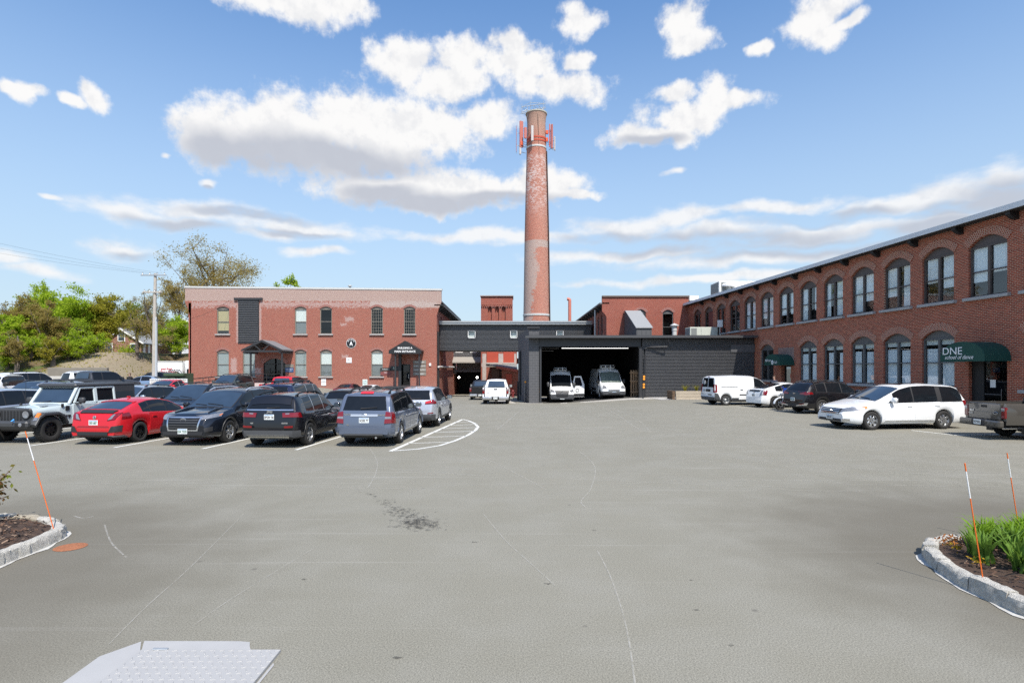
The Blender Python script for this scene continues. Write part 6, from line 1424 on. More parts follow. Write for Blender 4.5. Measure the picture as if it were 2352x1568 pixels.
# ---- sedans and distant cars
def sedan(label, x, y, head, pnt, L=4.8, W=1.84, H=1.45, kind='sedan', group=None, scale=None):
    tl = [(L-1.25, H-.10), (L-.62, 1.04), (L-.12, .98), (L-.03, .86), (L, .5)] if kind == 'sedan' else [(L-1.2, H-.06), (L-.30, 1.06), (L-.12, .98), (L-.03, .86), (L, .5)]
    c = Car('parked_sedan', label, 'car', at(x, y), head, L, W, H, (.95, L-1.08), .335, [(0, .5), (.05, .68), (.3, .78), (1.25, .94), (2.15, H-.08), (2.65, H), (3.1, H-.01)]+tl, [(0, .48), (.3, .68), (1.2, .88), (L-.4, .96), (L, .84)], pnt, zb=.20, wr=.67, plan=(.7, .74, .5, .80), group=group, scale=scale)
    c.side_windows([(1.7, 2.5), (2.56, L-1.38)], trim=CHRB); c.windshield(1.3, 2.12); c.patch('rear_window', 'top', [(L-1.22, -.54), (L-.66 if kind == 'sedan' else L-.36, -.60)], [(L-1.22, .54), (L-.66 if kind == 'sedan' else L-.36, .60)], CGL, off=.010, n=6, k=8)
    c.sym('tail_light', 'rear', [(.42, .78), (.82, .80)], [(.42, .88), (.78, .94)], LRED, off=.02, n=5, k=2); c.sym('headlight', 'front', [(.48, .60), (.82, .64)], [(.50, .68), (.78, .74)], LCLR, off=.016, n=5, k=2); c.patch('grille', 'front', [(-.4, .46), (.4, .46)], [(-.44, .62), (.44, .62)], GRILLE, off=.016, n=5, k=2)
    c.doors([1.25, 2.53, L-1.3]); c.mirrors(1.6, 1.0); c.plate('rear', 0, .74, '7MK 403', PTXB); return c
sedan('maroon sedan seen from behind in front of the long brick mill', -16.6, 58.5, math.pi/2-R(8), P_MAR)
sedan('white glass-roofed sedan by the parking sign before the main entrance', -15.0, 61.2, math.pi/2-R(10), P_WHT, kind='fast')
sedan('silver sedan in the left lot in front of the charcoal pickup', -29.4, 38.3, math.pi/2-R(14), P_SIL)
sedan('steel blue sedan parked side-on below the bare slope', -35.3, 54.5, math.pi+R(8), P_SKY)
sedan('small red car half hidden behind the silver blue SUV', -24.6, 40.4, HDN, P_RED, L=4.4)
sedan('tiny red car on the bank above the white box truck', -53.5, 92, math.pi-.4, P_RED, L=4.4); bpy.data.objects[-1] if False else None
suv('grey green SUV before the ramp railing', -22.3, 45.0, HDN, 4.6, 1.84, 1.70, P_GRN, rail=P_GRY)
suv('black SUV parked under the bare slope beside the blue sedan', -35.9, 57.0, math.pi+R(6), 4.8, 1.9, 1.78, P_GRY)
# ---- pickups
def pickup(label, x, y, head, pnt, L=5.9, W=2.03, H=1.95, cab=(2.15, 4.0), Rr=.40, rim='five', scale=None, zrail=1.33, hood=1.22, bump=CHRB, plate='7KR 204', words=(), ext=.0, lamp=(.86, 1.22), group=None, tailpaint=None):
    s0, s1 = cab; a2 = L-1.25
    c = Car('pickup_truck', label, 'pickup truck', at(x, y), head, L, W, H, (1.0, a2), Rr, [(0, .70), (.05, .98), (.3, hood-.10), (1.3, hood+.02), (1.5, hood+.06), (s0, H-.09), (s0+.4, H), (s1-.35, H-.01), (s1-.15, H-.07), (s1-.02, hood+.18), (s1, .6)], [(0, .68), (.3, hood-.2), (1.4, hood-.02), (s1, hood+.02)], pnt, zb=.42, wr=.72, plan=(.55, .82, .01, 1), end=s1, rim=rim, tw=.26, scale=scale, group=group)
    wins = [(1.95, (s0+s1)/2+.12), ((s0+s1)/2+.2, s1-.2)] if s1-s0 > 1.3 else [(1.95, s1-.25)]
    c.side_windows(wins); c.windshield(1.5, s0-.02); c.mirrors(1.9, hood+.12, BLACK, (.14, .26, .24))
    c.doors([1.5, (s0+s1)/2+.16, s1-.05] if len(wins) > 1 else [1.5, s1-.1], .5)
    xr = c.L/2-s1; wy = c.W/2*.985
    bvh_cab = c.bvh
    # rear glass of the cab
    mb = MB(); w0, w1 = c.we_at(s1-.2)*.90, c.we_at(s1-.2)*.80; mb.add([(c.X(s1)-.03, -w0, hood+.14), (c.X(s1)-.03, w0, hood+.14), (c.X(s1-.13)-.03, w1, H-.16), (c.X(s1-.13)-.03, -w1, H-.16)], [(0, 3, 2, 1)]); mb.build('rear_window', CGLB, c.root)
    # bed sides with wheel arch
    Ra = Rr*1.16
    S = sorted({s1+.03, L-.05}|{round(s1+.03+(L-.08-s1)*i/14, 4) for i in range(15)}|{round(a2-Ra*math.cos(math.pi*i/12), 4) for i in range(13)}|{a2-Ra-.006, a2+Ra+.006})
    def zb_(s): return Rr+math.sqrt(max(0, Ra*Ra-(s-a2)**2)) if abs(s-a2) <= Ra else .50
    for sd in (1, -1):
        mb = MB(); rows = []
        for s in S:
            X_ = c.L/2-s; z0 = zb_(s); rows.append([(X_, sd*(wy-.03), z0), (X_, sd*wy, z0+(zrail-z0)*.25), (X_, sd*wy, z0+(zrail-z0)*.6), (X_, sd*(wy-.015), zrail-.05), (X_, sd*(wy-.04), zrail), (X_, sd*(wy-.12), zrail), (X_, sd*(wy-.12), .70)])
        mb.grid(rows); mb.add(rows[-1], [tuple(range(7))]); mb.add(rows[0], [tuple(range(7))]); mb.build('bed_side', pnt, c.root, smooth=40)
        mb = MB(); mb.bevbox((c.L/2-L+.05, sd*(wy-.09), (lamp[0]+lamp[1])/2), (.10, .17, lamp[1]-lamp[0]), .02); q = mb.build('tail_light', LRED, c.root); mb = MB(); mb.box((c.L/2-L-.004, sd*(wy-.09), lamp[0]+(lamp[1]-lamp[0])*.78), (.008, .12, .09)); mb.build('reverse_lamp', LCLR, q)
    mb = MB(); mb.box((c.L/2-(s1+L)/2, 0, .66), (L-s1-.1, wy*2-.2, .06)); mb.box((xr-.05, 0, .98), (.05, wy*2-.2, .66)); mb.build('bed_floor', PLAST, c.root)
    mb = MB(); mb.bevbox((c.L/2-L+.05, 0, (zrail+.62)/2), (.09, wy*2-.38, zrail-.64), .02); tg = mb.build('tailgate', pnt, c.root)
    mb = MB(); mb.bevbox((c.L/2-L, 0, zrail-.12), (.03, .24, .08), .01); mb.build('handle', BLACK, tg)
    mb = MB(); mb.bevbox((c.L/2-L+.05, 0, zrail-.30), (.098, wy*2-.42, .03), .01); mb.build('crease', pnt, tg)
    mb = MB(); mb.bevbox((c.L/2-L-.09, 0, .52), (.2, c.W-.04, .22), .05); bp = mb.build('rear_bumper', bump, c.root); mb = MB(); mb.bevbox((c.L/2-L-.10, 0, .53), (.2, .62, .225), .04); mb.build('bumper_step', PLAST, bp)
    mb = MB(); mb.bevbox((0, 0, 0), (.31, .012, .16), .01); q = mb.build('license_plate', PLATE, c.root); q.location = (c.L/2-L-.215, 0, .54); q.rotation_euler = (0, 0, -math.pi/2); text('lettering', plate, .10, PTXB, q, (0, -.009, 0), ext=.002, sx=.8)
    for tx, y, z, sz, kw in words: text('lettering', tx, sz, CHRB, c.root, (c.L/2-L-.012, y, z), (math.pi/2, 0, -math.pi/2), ext=.004, **kw)
    mb = MB(); mb.box((c.L/2-(s1+L)/2, 0, .5), (L-s1-.3, 1.0, .16)); mb.tube([(c.L/2-a2, -.8, Rr), (c.L/2-a2, .8, Rr)], .09, 8); mb.lathe([(.0, -.16), (.17, -.1), (.17, .1), (0, .16)], 12, axis='y', c=(c.L/2-a2, 0, Rr)); mb.build('chassis', BLACK, c.root)
    c.patch('grille', 'front', [(-.55, .66), (.55, .66)], [(-.58, 1.0), (.58, 1.0)], GRILLE, off=.02, n=6, k=3); c.sym('headlight', 'front', [(.62, .82), (.88, .84)], [(.62, 1.02), (.86, 1.02)], LCLR, off=.02, n=4, k=3); c.patch('front_bumper', 'front', [(-.9, .44), (.9, .44)], [(-.92, .62), (.92, .62)], bump, off=.06, n=10, k=2, thick=.08)
    mb = MB(); mb.tube([(c.L/2-a2-.1, -.62, .40), (c.L/2-L+.1, -.66, .38)], .035, 8); mb.build('exhaust_pipe', CHRB, c.root)
    return c
p = G(1141, 926); hh = math.pi/2-R(1)
pickup('white pickup truck seen from behind in front of the alley', p.x, p.y+1.25, hh, P_WHT, words=(('F150', .55, .92, .09, {}), ('XLT', -.55, .70, .06, {})), plate='1PZ 47', cab=(2.15, 4.25)) 
pickup('black pickup truck half hidden behind the white pickup at the alley', -3.05, 57.2, math.pi/2, P_BLK, plate='84K 201', cab=(2.15, 4.2))
p = G(2262, 1003)
RH = R(3)
c = pickup('pewter grey older pickup with open bed at the right picture edge', 18.2, 18.75, R(-3), P_PEW, L=5.1, W=1.78, H=1.70, cab=(2.1, 3.15), Rr=.37, rim='steel', zrail=1.18, hood=1.08, bump=P_PEW, plate='3CP 833', words=(('4x4', .52, .90, .12, dict(shear=.4)), ('RANGER', .55, .80, .05, {})), lamp=(.70, 1.06))
mb = MB(); n = 20; mb.tube([(c.L/2-5.1-.01, -.5+.085*math.cos(2*math.pi*i/n), .86+.035*math.sin(2*math.pi*i/n)) for i in range(n+1)], .008, 5); mb.build('emblem', CHRB, c.root)
for sd in (1, -1): mb = MB(); mb.box((c.L/2-3.85-.52, sd*.72, .36), (.02, .26, .34)); mb.build('mud_flap', PLAST, c.root)
pickup('charcoal grey crew cab pickup in the left lot', -32.6, 45.0, math.pi/2-R(18), P_GRY, cab=(2.15, 4.3))
pickup('red pickup seen from behind above the navy SUV roof', -18.2, 46.5, math.pi/2-R(5), P_RED, H=1.92, cab=(2.15, 4.25))
pickup('white full-size pickup facing forward at the far left', -31.8, 35.2, HDN+R(14), P_WHT, H=1.98, cab=(2.15, 4.2), hood=1.28)
suv('white SUV with raised lettering across its tailgate at the far left', -38.6, 46.0, math.pi/2-R(24), 5.0, 2.0, 1.84, P_WHT, rail=BLACK)
for o in list(bpy.data.objects):
    if o.get('label', '').startswith('white SUV with raised'): text('lettering', 'EXPLORER', .15, PLASTG, o, (-2.52, 0, 1.02), (math.pi/2, 0, -math.pi/2), sx=1.5)
suv('white boxy SUV with roof rack before the low concrete wall', -38.6, 52.5, math.pi/2-R(28), 4.85, 1.9, 1.86, P_WHT, rail=P_SIL)
# ---- right side cars
h = math.pi+R(4.5); L = 5.15
pf, pr = G(2000, 987), G(2165, 984.5)
c = Car('minivan', 'white minivan parked tail-in at the brick mill, five-spoke two-tone rims', 'minivan', (0, 0, 0), 0, L, 2.01, 1.74, (1.0, 4.0), .345, [(0, .58), (.05, .76), (.3, .90), (.7, .99), (1.25, 1.10), (2.25, 1.60), (2.75, 1.71), (3.4, 1.735), (4.55, 1.68), (4.72, 1.60), (5.0, 1.12), (5.1, .98), (5.15, .55)], [(0, .56), (.3, .76), (1.2, .98), (5.15, 1.06)], P_WHT, zb=.22, wr=.74, plan=(.8, .70, .4, .86), rim='seven')
d = (pr-pf); hd = math.atan2(-d.y, -d.x); lft = Vector((-math.sin(hd), math.cos(hd), 0)); mid = (pf+pr)/2-lft*.90; fw = Vector((math.cos(hd), math.sin(hd), 0)); ctr = mid-fw*(L/2-2.5); c.root.location = (ctr.x, ctr.y, gz(ctr.x, ctr.y)); c.root.rotation_euler = (0, 0, hd)
c.side_windows([(1.95, 2.72), (2.78, 3.75), (3.95, 4.78)]); c.windshield(1.28, 2.24); c.doors([1.5, 2.75, 3.9]); c.mirrors(1.82, 1.12, None, (.14, .24, .18))
c.both('quarter_window', [(1.62, 1.0), (1.9, 1.03)], [(1.72, 1.04), (1.9, 1.14)], CGL, off=.012, n=3, k=2); c.patch('sunroof', 'top', [(2.6, -.42), (3.3, -.42)], [(2.6, .42), (3.3, .42)], CGL, off=.01, n=5, k=6)
c.patch('grille', 'front', [(-.50, .58), (.50, .58)], [(-.56, .78), (.56, .78)], GRILLE, off=.016, n=8, k=3)
for i in range(3): c.patch('grille_bar', 'front', [(-.5, .60+.06*i), (.5, .60+.06*i)], [(-.5, .625+.06*i), (.5, .625+.06*i)], CHRB, off=.028, n=8, k=1)
c.sym('headlight', 'front', [(.54, .66), (.86, .72)], [(.56, .78), (.84, .86)], LCLR, off=.016, n=6, k=3); c.both('headlight', [(.22, .70), (.75, .80)], [(.22, .82), (.78, .88)], LCLR, off=.014, n=6, k=3); c.both('indicator', [(.5, .76), (.78, .82)], [(.5, .83), (.80, .87)], LAMB, off=.02, n=4, k=2)
c.patch('lower_grille', 'front', [(-.62, .30), (.62, .30)], [(-.60, .40), (.60, .40)], PLAST, off=.016, n=8, k=2); c.sym('fog_lamp', 'front', [(.66, .32), (.84, .34)], [(.68, .42), (.84, .42)], CHRB, off=.016, n=4, k=2); c.plate('front', 0, .44, '2756 KS', PTXB, .36); c.emblem('front', 0, .69, .065, .055, kind='h')
c.both('slide_track', [(3.85, 1.02), (4.95, 1.03)], [(3.85, 1.035), (4.95, 1.045)], PLAST, off=.012, n=6, k=1); c.both('sill_trim', [(1.5, .32), (3.6, .32)], [(1.55, .35), (3.6, .35)], CHRB, off=.014, n=6, k=1); c.both('tail_light', [(4.82, .90), (5.10, .92)], [(4.80, 1.08), (5.04, 1.10)], LRED, off=.012, n=4, k=3)
# black SUV
L = 4.66; hd = R(13); pr = G(1888, 950.5)
rgt = Vector((math.sin(hd), -math.cos(hd), 0)); ax = pr-rgt*.86
c = Car('parked_suv', 'black SUV nosed in to the right mill, next to the blue motorcycle', 'car', from_axle(ax.x, ax.y, hd, L, 3.66), hd, L, 1.87, 1.68, (.96, 3.66), .365, [(0, .6), (.05, .82), (.25, .95), (1.3, 1.06), (2.05, 1.56), (2.5, 1.67), (3.3, 1.67), (4.0, 1.60), (4.2, 1.53), (4.52, 1.16), (4.6, 1.04), (4.66, .55)], [(0, .56), (.3, .82), (1.3, 1.0), (4.66, 1.14)], P_BLK, zb=.25, wr=.70, plan=(.65, .78, .5, .80), clad=PLAST, cladz=.36, rim='ten')
c.side_windows([(1.7, 2.45), (2.51, 3.35), (3.42, 3.95)], trim=PLAST); c.windshield(1.34, 2.02); c.doors([1.28, 2.48, 3.4]); c.mirrors(1.6, 1.14); c.rails(2.3, 4.0, BLACK, .022, .05)
c.patch('rear_window', 'rear', [(-.66, 1.20), (.66, 1.20)], [(-.58, 1.52), (.58, 1.52)], CGL, off=.012, n=10, k=5); c.sym('tail_light', 'rear', [(.42, .98), (.84, .96)], [(.42, 1.04), (.80, 1.12)], LRED, off=.02, n=7, k=3); c.both('tail_light', [(4.22, 1.0), (4.6, .98)], [(4.26, 1.10), (4.54, 1.12)], LRED, off=.012, n=4, k=3)
c.patch('rear_bumper', 'rear', [(-.84, .30), (.84, .30)], [(-.84, .50), (.84, .50)], PLAST, off=.04, n=12, k=3, thick=.06); c.sym('bumper_trim', 'rear', [(.3, .38), (.82, .44)], [(.3, .42), (.86, .58)], CHRB, off=.06, n=6, k=3); c.sym('reflector', 'rear', [(.5, .46), (.76, .50)], [(.5, .49), (.76, .55)], LRED, off=.07, n=3, k=1); c.plate('rear', .02, .72, '447 2091'); c.badge('KIA', 'rear', 0, 1.02, .09); c.arches(PLAST, .05)
# white hybrid hatchback
L = 4.48; hd = R(12); pr = G(1780, 936.6); rgt = Vector((math.sin(hd), -math.cos(hd), 0)); ax = pr-rgt*.80
c = Car('parked_hatchback', 'white hatchback with black rims between the delivery van and the motorcycle', 'car', from_axle(ax.x, ax.y, hd, L, 3.62), hd, L, 1.75, 1.49, (.92, 3.62), .32, [(0, .52), (.05, .68), (.4, .82), (1.05, .98), (2.05, 1.43), (2.5, 1.49), (2.9, 1.47), (3.9, 1.22), (4.25, 1.08), (4.38, 1.02), (4.44, .85), (4.48, .5)], [(0, .5), (.3, .68), (1.1, .88), (4.3, 1.0), (4.48, .9)], P_WHT, zb=.18, wr=.68, plan=(.7, .74, .45, .82), rim='black')
c.side_windows([(1.5, 2.3), (2.36, 3.1), (3.16, 3.55)]); c.windshield(1.1, 2.0); c.doors([1.05, 2.33, 3.2]); c.mirrors(1.4, 1.0); c.patch('rear_window', 'top', [(3.05, -.52), (4.16, -.58)], [(3.05, .52), (4.16, .58)], CGL, off=.009, n=8, k=8); c.patch('lower_glass', 'rear', [(-.5, .94), (.5, .94)], [(-.54, 1.04), (.54, 1.04)], CGL, off=.012, n=6, k=2)
c.sym('tail_light', 'rear', [(.60, .74), (.76, .76)], [(.60, 1.02), (.74, 1.04)], LCLR, off=.02, n=4, k=4); c.both('tail_light', [(4.22, .74), (4.40, .76)], [(4.10, 1.02), (4.34, 1.02)], LRED, off=.012, n=4, k=4); c.plate('rear', 0, .74, '3DR 551', PTXB); c.emblem('rear', 0, .90, .06, .04, kind='ovals'); mb = MB(); mb.bevbox((c.X(2.9), 0, 1.49), (.12, .04, .04), .015); mb.build('roof_fin', BLACK, c.root)
sedan('white car hidden behind the white minivan, only its nose showing', 16.5, 24.9, math.pi+R(3), P_WHT, L=4.7, H=1.5)
# ---- delivery vans
def van(label, x, y, head, L, W, H, axles, Rr, top, belt, pnt, clad, cladz, wr=.80, plan=(.7, .72, .15, .95), zb=.25, rim='steel', tumble=.955):
    return Car('delivery_van', label, 'van', at(x, y), head, L, W, H, axles, Rr, top, belt, pnt, zb=zb, wr=wr, plan=plan, clad=clad, cladz=cladz, rim=rim, roofcrown=.08, tumble=tumble)
hd = R(9); L = 4.75; pr = G(1667, 930.6); rgt = Vector((math.sin(hd), -math.cos(hd), 0)); ax = pr-rgt*.83; q = from_axle(ax.x, ax.y, hd, L, 3.98)
c = van('small white delivery van with round emblem on its rear glass', q[0], q[1], hd, L, 1.83, 1.88, (.88, 3.98), .325, [(0, .60), (.05, .82), (.35, .98), (.95, 1.16), (1.70, 1.74), (2.1, 1.85), (3.2, 1.88), (4.60, 1.83), (4.70, 1.74), (4.74, 1.0), (4.75, .5)], [(0, .58), (.3, .85), (.95, 1.06), (4.75, 1.12)], P_WHT, PLASTG, .40, wr=.84, plan=(.7, .74, .12, .95), zb=.22)
c.side_windows([(1.28, 2.05)]); c.windshield(1.0, 1.66); c.doors([1.1, 2.1, 3.15], hm=BLACK); c.both('panel_recess', [(2.3, 1.18), (3.05, 1.18)], [(2.32, 1.60), (3.03, 1.62)], P_WHT, off=.010, n=6, k=3, thick=.03); c.both('panel_recess', [(3.22, 1.18), (4.4, 1.18)], [(3.24, 1.62), (4.25, 1.62)], P_WHT, off=.010, n=6, k=3, thick=.03)
c.both('rub_strip', [(1.3, .62), (3.1, .62)], [(1.3, .69), (3.1, .69)], PLAST, off=.016, n=6, k=1); c.both('slide_track', [(3.2, 1.13), (4.3, 1.13)], [(3.2, 1.15), (4.3, 1.15)], PLASTG, off=.014, n=4, k=1)
c.sym('rear_window', 'rear', [(.04, 1.12), (.70, 1.12)], [(.04, 1.70), (.64, 1.70)], CGL, off=.012, n=6, k=5); c.sym('tail_light', 'rear', [(.72, .80), (.86, .80)], [(.72, 1.30), (.80, 1.32)], LRED, off=.022, n=3, k=6); c.both('tail_light', [(4.60, .82), (4.74, .80)], [(4.58, 1.28), (4.74, 1.32)], LRED, off=.014, n=3, k=6)
c.patch('rear_bumper', 'rear', [(-.88, .32), (.88, .32)], [(-.88, .52), (.88, .52)], PLASTG, off=.05, n=10, k=3, thick=.07); c.both('bumper_corner', [(4.35, .36), (4.74, .34)], [(4.55, .74), (4.74, .78)], PLASTG, off=.014, n=4, k=4); c.patch('handle_panel', 'rear', [(-.34, .84), (.50, .84)], [(-.34, 1.0), (.50, 1.0)], PLAST, off=.018, n=5, k=2); c.plate('rear', .36, .93, '8TN 114', PTXB); c.mirrors(1.25, 1.2, BLACK, (.14, .2, .28)); c.patch('brake_lamp', 'rear', [(-.12, 1.755), (.12, 1.755)], [(-.12, 1.785), (.12, 1.785)], LRED, off=.02, n=3, k=1)
mb = MB(); mb.lathe([(.10, 0), (.13, 0), (.13, .01), (.10, .01)], 20, axis='x'); mb.box((.004, 0, 0), (.006, .08, .12)); q = mb.build('emblem', SGW, c.root); q.location = (-L/2-.035, .34, 1.42); c.badge('The Dessert', 'rear', -.3, .66, .10, PLASTG)
# tall vans in the garage
c = van('tall white van with star emblem and open side door inside the garage', wx(1293, 46.0), 46.0+3.4, -math.pi/2-R(1), 6.9, 2.02, 2.72, (1.0, 5.3), .36, [(0, .72), (.06, .98), (.35, 1.12), (1.0, 1.34), (1.95, 2.28), (2.35, 2.56), (2.9, 2.70), (6.7, 2.70), (6.86, 2.6), (6.9, .6)], [(0, .70), (.3, .98), (1.0, 1.22), (1.6, 1.26), (6.9, 1.3)], P_WHT, PLASTG, .74, wr=.82, plan=(.6, .90, .1, .96), zb=.28)
c.windshield(1.06, 1.98, CGL); c.side_windows([(1.42, 2.2)]); c.mirrors(1.35, 1.5, PLASTG, (.2, .22, .38)); SPR = c
c.patch('grille_frame', 'front', [(-.46, .66), (.46, .66)], [(-.58, 1.02), (.58, 1.02)], PLAST, off=.02, n=8, k=4)
for i in range(4): c.patch('grille_bar', 'front', [(-.50-.02*i, .71+.075*i), (.50+.02*i, .71+.075*i)], [(-.50-.02*i, .735+.075*i), (.50+.02*i, .735+.075*i)], PLASTG, off=.034, n=8, k=1)
c.sym('headlight', 'front', [(.60, .88), (.92, .94)], [(.62, 1.02), (.88, 1.12)], LCLR, off=.02, n=5, k=4); c.patch('front_bumper', 'front', [(-.92, .32), (.92, .32)], [(-.94, .62), (.94, .62)], PLASTG, off=.04, n=12, k=3, thick=.06); c.patch('lower_grille', 'front', [(-.4, .52), (.4, .52)], [(-.5, .64), (.5, .64)], BLACK, off=.05, n=6, k=2); c.plate('front', 0, .44, 'V62 326', PTXB, .34, .18); c.emblem('front', 0, .86, .12, .12, kind='star'); c.badge('EXTRA', 'top', 0, 0, .1) if False else None
def roofunit(c, s, w_, label=None):
    z = c.top(s); mb = MB(); mb.bevbox((c.X(s), 0, z+.11), (.9, w_, .26), .08); u = mb.build('refrigeration_unit', P_WHT, c.root, smooth=40)
    for y in (-.33, 0, .33): mb = MB(); mb.bevbox((c.X(s)+.46, y*w_, z+.12), (.03, w_*.27, .16), .01); mb.build('intake', BLACK, u)
roofunit(c, 2.75, 1.12)
mb = MB(); mb.prism([(-.55, .48), (.55, .48), (.55, 1.42), (.35, 2.2), (-.25, 2.2), (-.55, 1.5)], -.03, .03, 'xz'); dr = mb.build('open_door', P_WHT, c.root); dr.location = (c.X(1.55), 1.02+.42, 0); dr.rotation_euler = (0, 0, R(-68))
mb = MB(); mb.prism([(-.38, 1.40), (.42, 1.40), (.30, 2.08), (-.18, 2.08)], -.036, .036, 'xz'); mb.build('window', CGL, dr); mb = MB(); mb.box((0, 0, .62), (1.1, .07, .24)); mb.build('trim_band', PLAST, dr)
mb = MB(); mb.lathe([(.12, -.045), (.155, -.045), (.155, .045), (.12, .045)], 20, axis='y'); q = mb.build('emblem', SGD, dr); q.location = (.1, 0, 1.0)
text('lettering', 'EXTRA', .15, SGD, c.root, (c.X(.72), 0, c.top(.72)+.022), (R(16), 0, math.pi/2), ext=.003, sx=1.2)
c = van('white van with chrome barred grille inside the garage, nearer the wall', wx(1411, 46.0)-.12, 46.0+3.05, -math.pi/2+R(2), 6.1, 2.06, 2.52, (1.02, 4.75), .36, [(0, .66), (.06, .92), (.35, 1.08), (1.0, 1.30), (2.0, 2.16), (2.4, 2.42), (2.9, 2.51), (5.9, 2.50), (6.06, 2.4), (6.1, .6)], [(0, .64), (.3, .92), (1.0, 1.18), (1.6, 1.22), (6.1, 1.26)], P_WHT, PLASTG, .60, wr=.80, plan=(.7, .86, .1, .96), zb=.26)
c.windshield(1.06, 2.02, pm('lit windshield', (.16, .20, .18), .08, var=.5, scale=2.0, spec=1.0)); c.side_windows([(1.42, 2.25)]); c.mirrors(1.3, 1.42, BLACK, (.18, .22, .34)); c.doors([1.35, 2.35], hm=BLACK)
c.patch('grille_frame', 'front', [(-.46, .58), (.46, .58)], [(-.54, .96), (.54, .96)], CHRB, off=.018, n=8, k=4); c.patch('grille', 'front', [(-.42, .62), (.42, .62)], [(-.50, .92), (.50, .92)], GRILLE, off=.024, n=8, k=3)
for i in range(3): c.patch('grille_bar', 'front', [(-.44, .65+.10*i), (.44, .65+.10*i)], [(-.44, .69+.10*i), (.44, .69+.10*i)], CHRB, off=.036, n=8, k=1)
c.sym('headlight', 'front', [(.58, .80), (.90, .84)], [(.60, 1.0), (.84, 1.08)], LCLR, off=.02, n=5, k=4); c.patch('front_bumper', 'front', [(-.92, .28), (.92, .28)], [(-.94, .56), (.94, .56)], PLASTG, off=.04, n=12, k=3, thick=.06); c.patch('lower_grille', 'front', [(-.42, .36), (.42, .36)], [(-.5, .46), (.5, .46)], BLACK, off=.05, n=6, k=2); c.plate('front', 0, .50, 'X34 961', PTXB, .32, .17); c.emblem('front', 0, .77, .1, .045); roofunit(c, 2.9, 1.2)
c.both('trim_band', [(2.4, .62), (5.9, .62)], [(2.4, .80), (5.9, .80)], PLAST, off=.014, n=6, k=2); text('lettering', 'EXTRA', .14, SGD, c.root, (c.X(.72), 0, c.top(.72)+.022), (R(16), 0, math.pi/2), ext=.003, sx=1.2)
mb = MB(); mb.lathe([(.10, -.01), (.14, -.01), (.14, .01), (.10, .01)], 20, axis='y'); q = mb.build('emblem', SGD, c.root); q.location = (c.X(1.75), -1.05, 1.0)
# ---- white box truck behind the left lot
bx0_, bx1_ = wx(361, 68), wx(421, 68); zt_ = wz(829, 68)
t_ = thing('box_truck', 'white box truck with a brick oven arch picture and red slogan', 'truck', ((bx0_+bx1_)/2, 69.1, .3)); o = t_.location; W2 = (bx1_-bx0_)/2; zt = zt_-o.z
mb = MB(); mb.bevbox((0, 0, (zt+.95)/2), (W2*2, 2.3, zt-.95), .04); bx = mb.build('cargo_box', pm('box white', (.80, .81, .82), .4, var=.02), t_)
mb = MB(); mb.box((0, -1.16, zt-.06), (W2*2, .06, .14)); mb.box((W2-.04, -1.16, (zt+.95)/2), (.1, .06, zt-.95)); mb.box((0, -1.16, .98), (W2*2, .06, .1)); mb.build('edge_trim', COPE, t_)
mb = MB(); mb.bevbox((W2+.75, 0, 1.75), (1.3, 2.1, 2.6), .15); cabm = mb.build('cab', P_WHT, t_, smooth=40); mb = MB(); mb.box((W2+.8, -1.06, 1.75), (.8, .02, .6)); mb.build('side_window', CGL, cabm); mb = MB(); mb.box((W2+1.35, -1.25, 1.7), (.12, .2, .5)); mb.build('side_mirror', BLACK, cabm)
for sx_ in (-W2+1.0, W2+.7):
    for sy_ in (1, -1): put_wheel(t_, .42, .26, 'steel', sx_, sy_*.98, .42, sy_ > 0)
mb = MB(); mb.box((.3, 0, .75), (W2*2+1.2, 1.0, .3)); mb.build('chassis', BLACK, t_)
SLG = pm('slogan red', (.50, .03, .05), .5)
text('lettering', 'ered Fresh', .36, SLG, bx, (-.42, -1.165, zt-.95), shear=.25, bold=.01, sx=.85); text('lettering', 'Days a Week!', .36, SLG, bx, (-.30, -1.165, zt-1.28), shear=.25, bold=.01, sx=.85)
def bxp(px): return wx(px, 68)-o.x
xc = bxp(404.5); rr_ = .66; zc0 = zt-1.90
mb = MB(); n = 18; mb.add([(xc+rr_*1.05*math.cos(math.pi*i/n), -1.168, zc0+rr_*math.sin(math.pi*i/n)) for i in range(n+1)], [tuple(range(n+1))]); mb.build('oven_arch', SGB, bx, fix=False)
mb = MB(); mb.tube([(xc+(rr_+.03)*1.05*math.cos(math.pi*i/n), -1.17, zc0+(rr_+.03)*math.sin(math.pi*i/n)) for i in range(n+1)], .02, 5); mb.build('arch_rim', SGW, bx)
mb = MB()
for r in range(6):
    z = zc0+.12+r*.145
    for k in range(-6, 7):
        x = xc+(k+.5*(r % 2))*.27
        d_ = math.hypot((x-xc)/1.05, z-zc0)
        if .70 < d_ < (1.02+.06*(k % 2)): mb.box((x, -1.166, z), (.20, .012, .085))
mb.build('brick_marks', SGB, bx)
text('lettering', 'BRICK OVEN', .15, SLG, bx, (xc, -1.172, zc0+.18), bold=.005, sx=.8) if False else text('lettering', 'SUBURBAN', .17, SLG, bx, (xc, -1.172, zc0+.2), bold=.008, sx=.85)
mb = MB()
for a in (-.3, 0, .28): mb.prism([(xc-.02, zc0+.28), (xc+.02, zc0+.28), (xc+a*.5+.05, zc0+.55), (xc+a*.5-.03, zc0+.57)], -1.18, -1.17, 'xz')
mb.build('wheat_ears', pm('wheat gold', (.55, .42, .18), .6), bx)
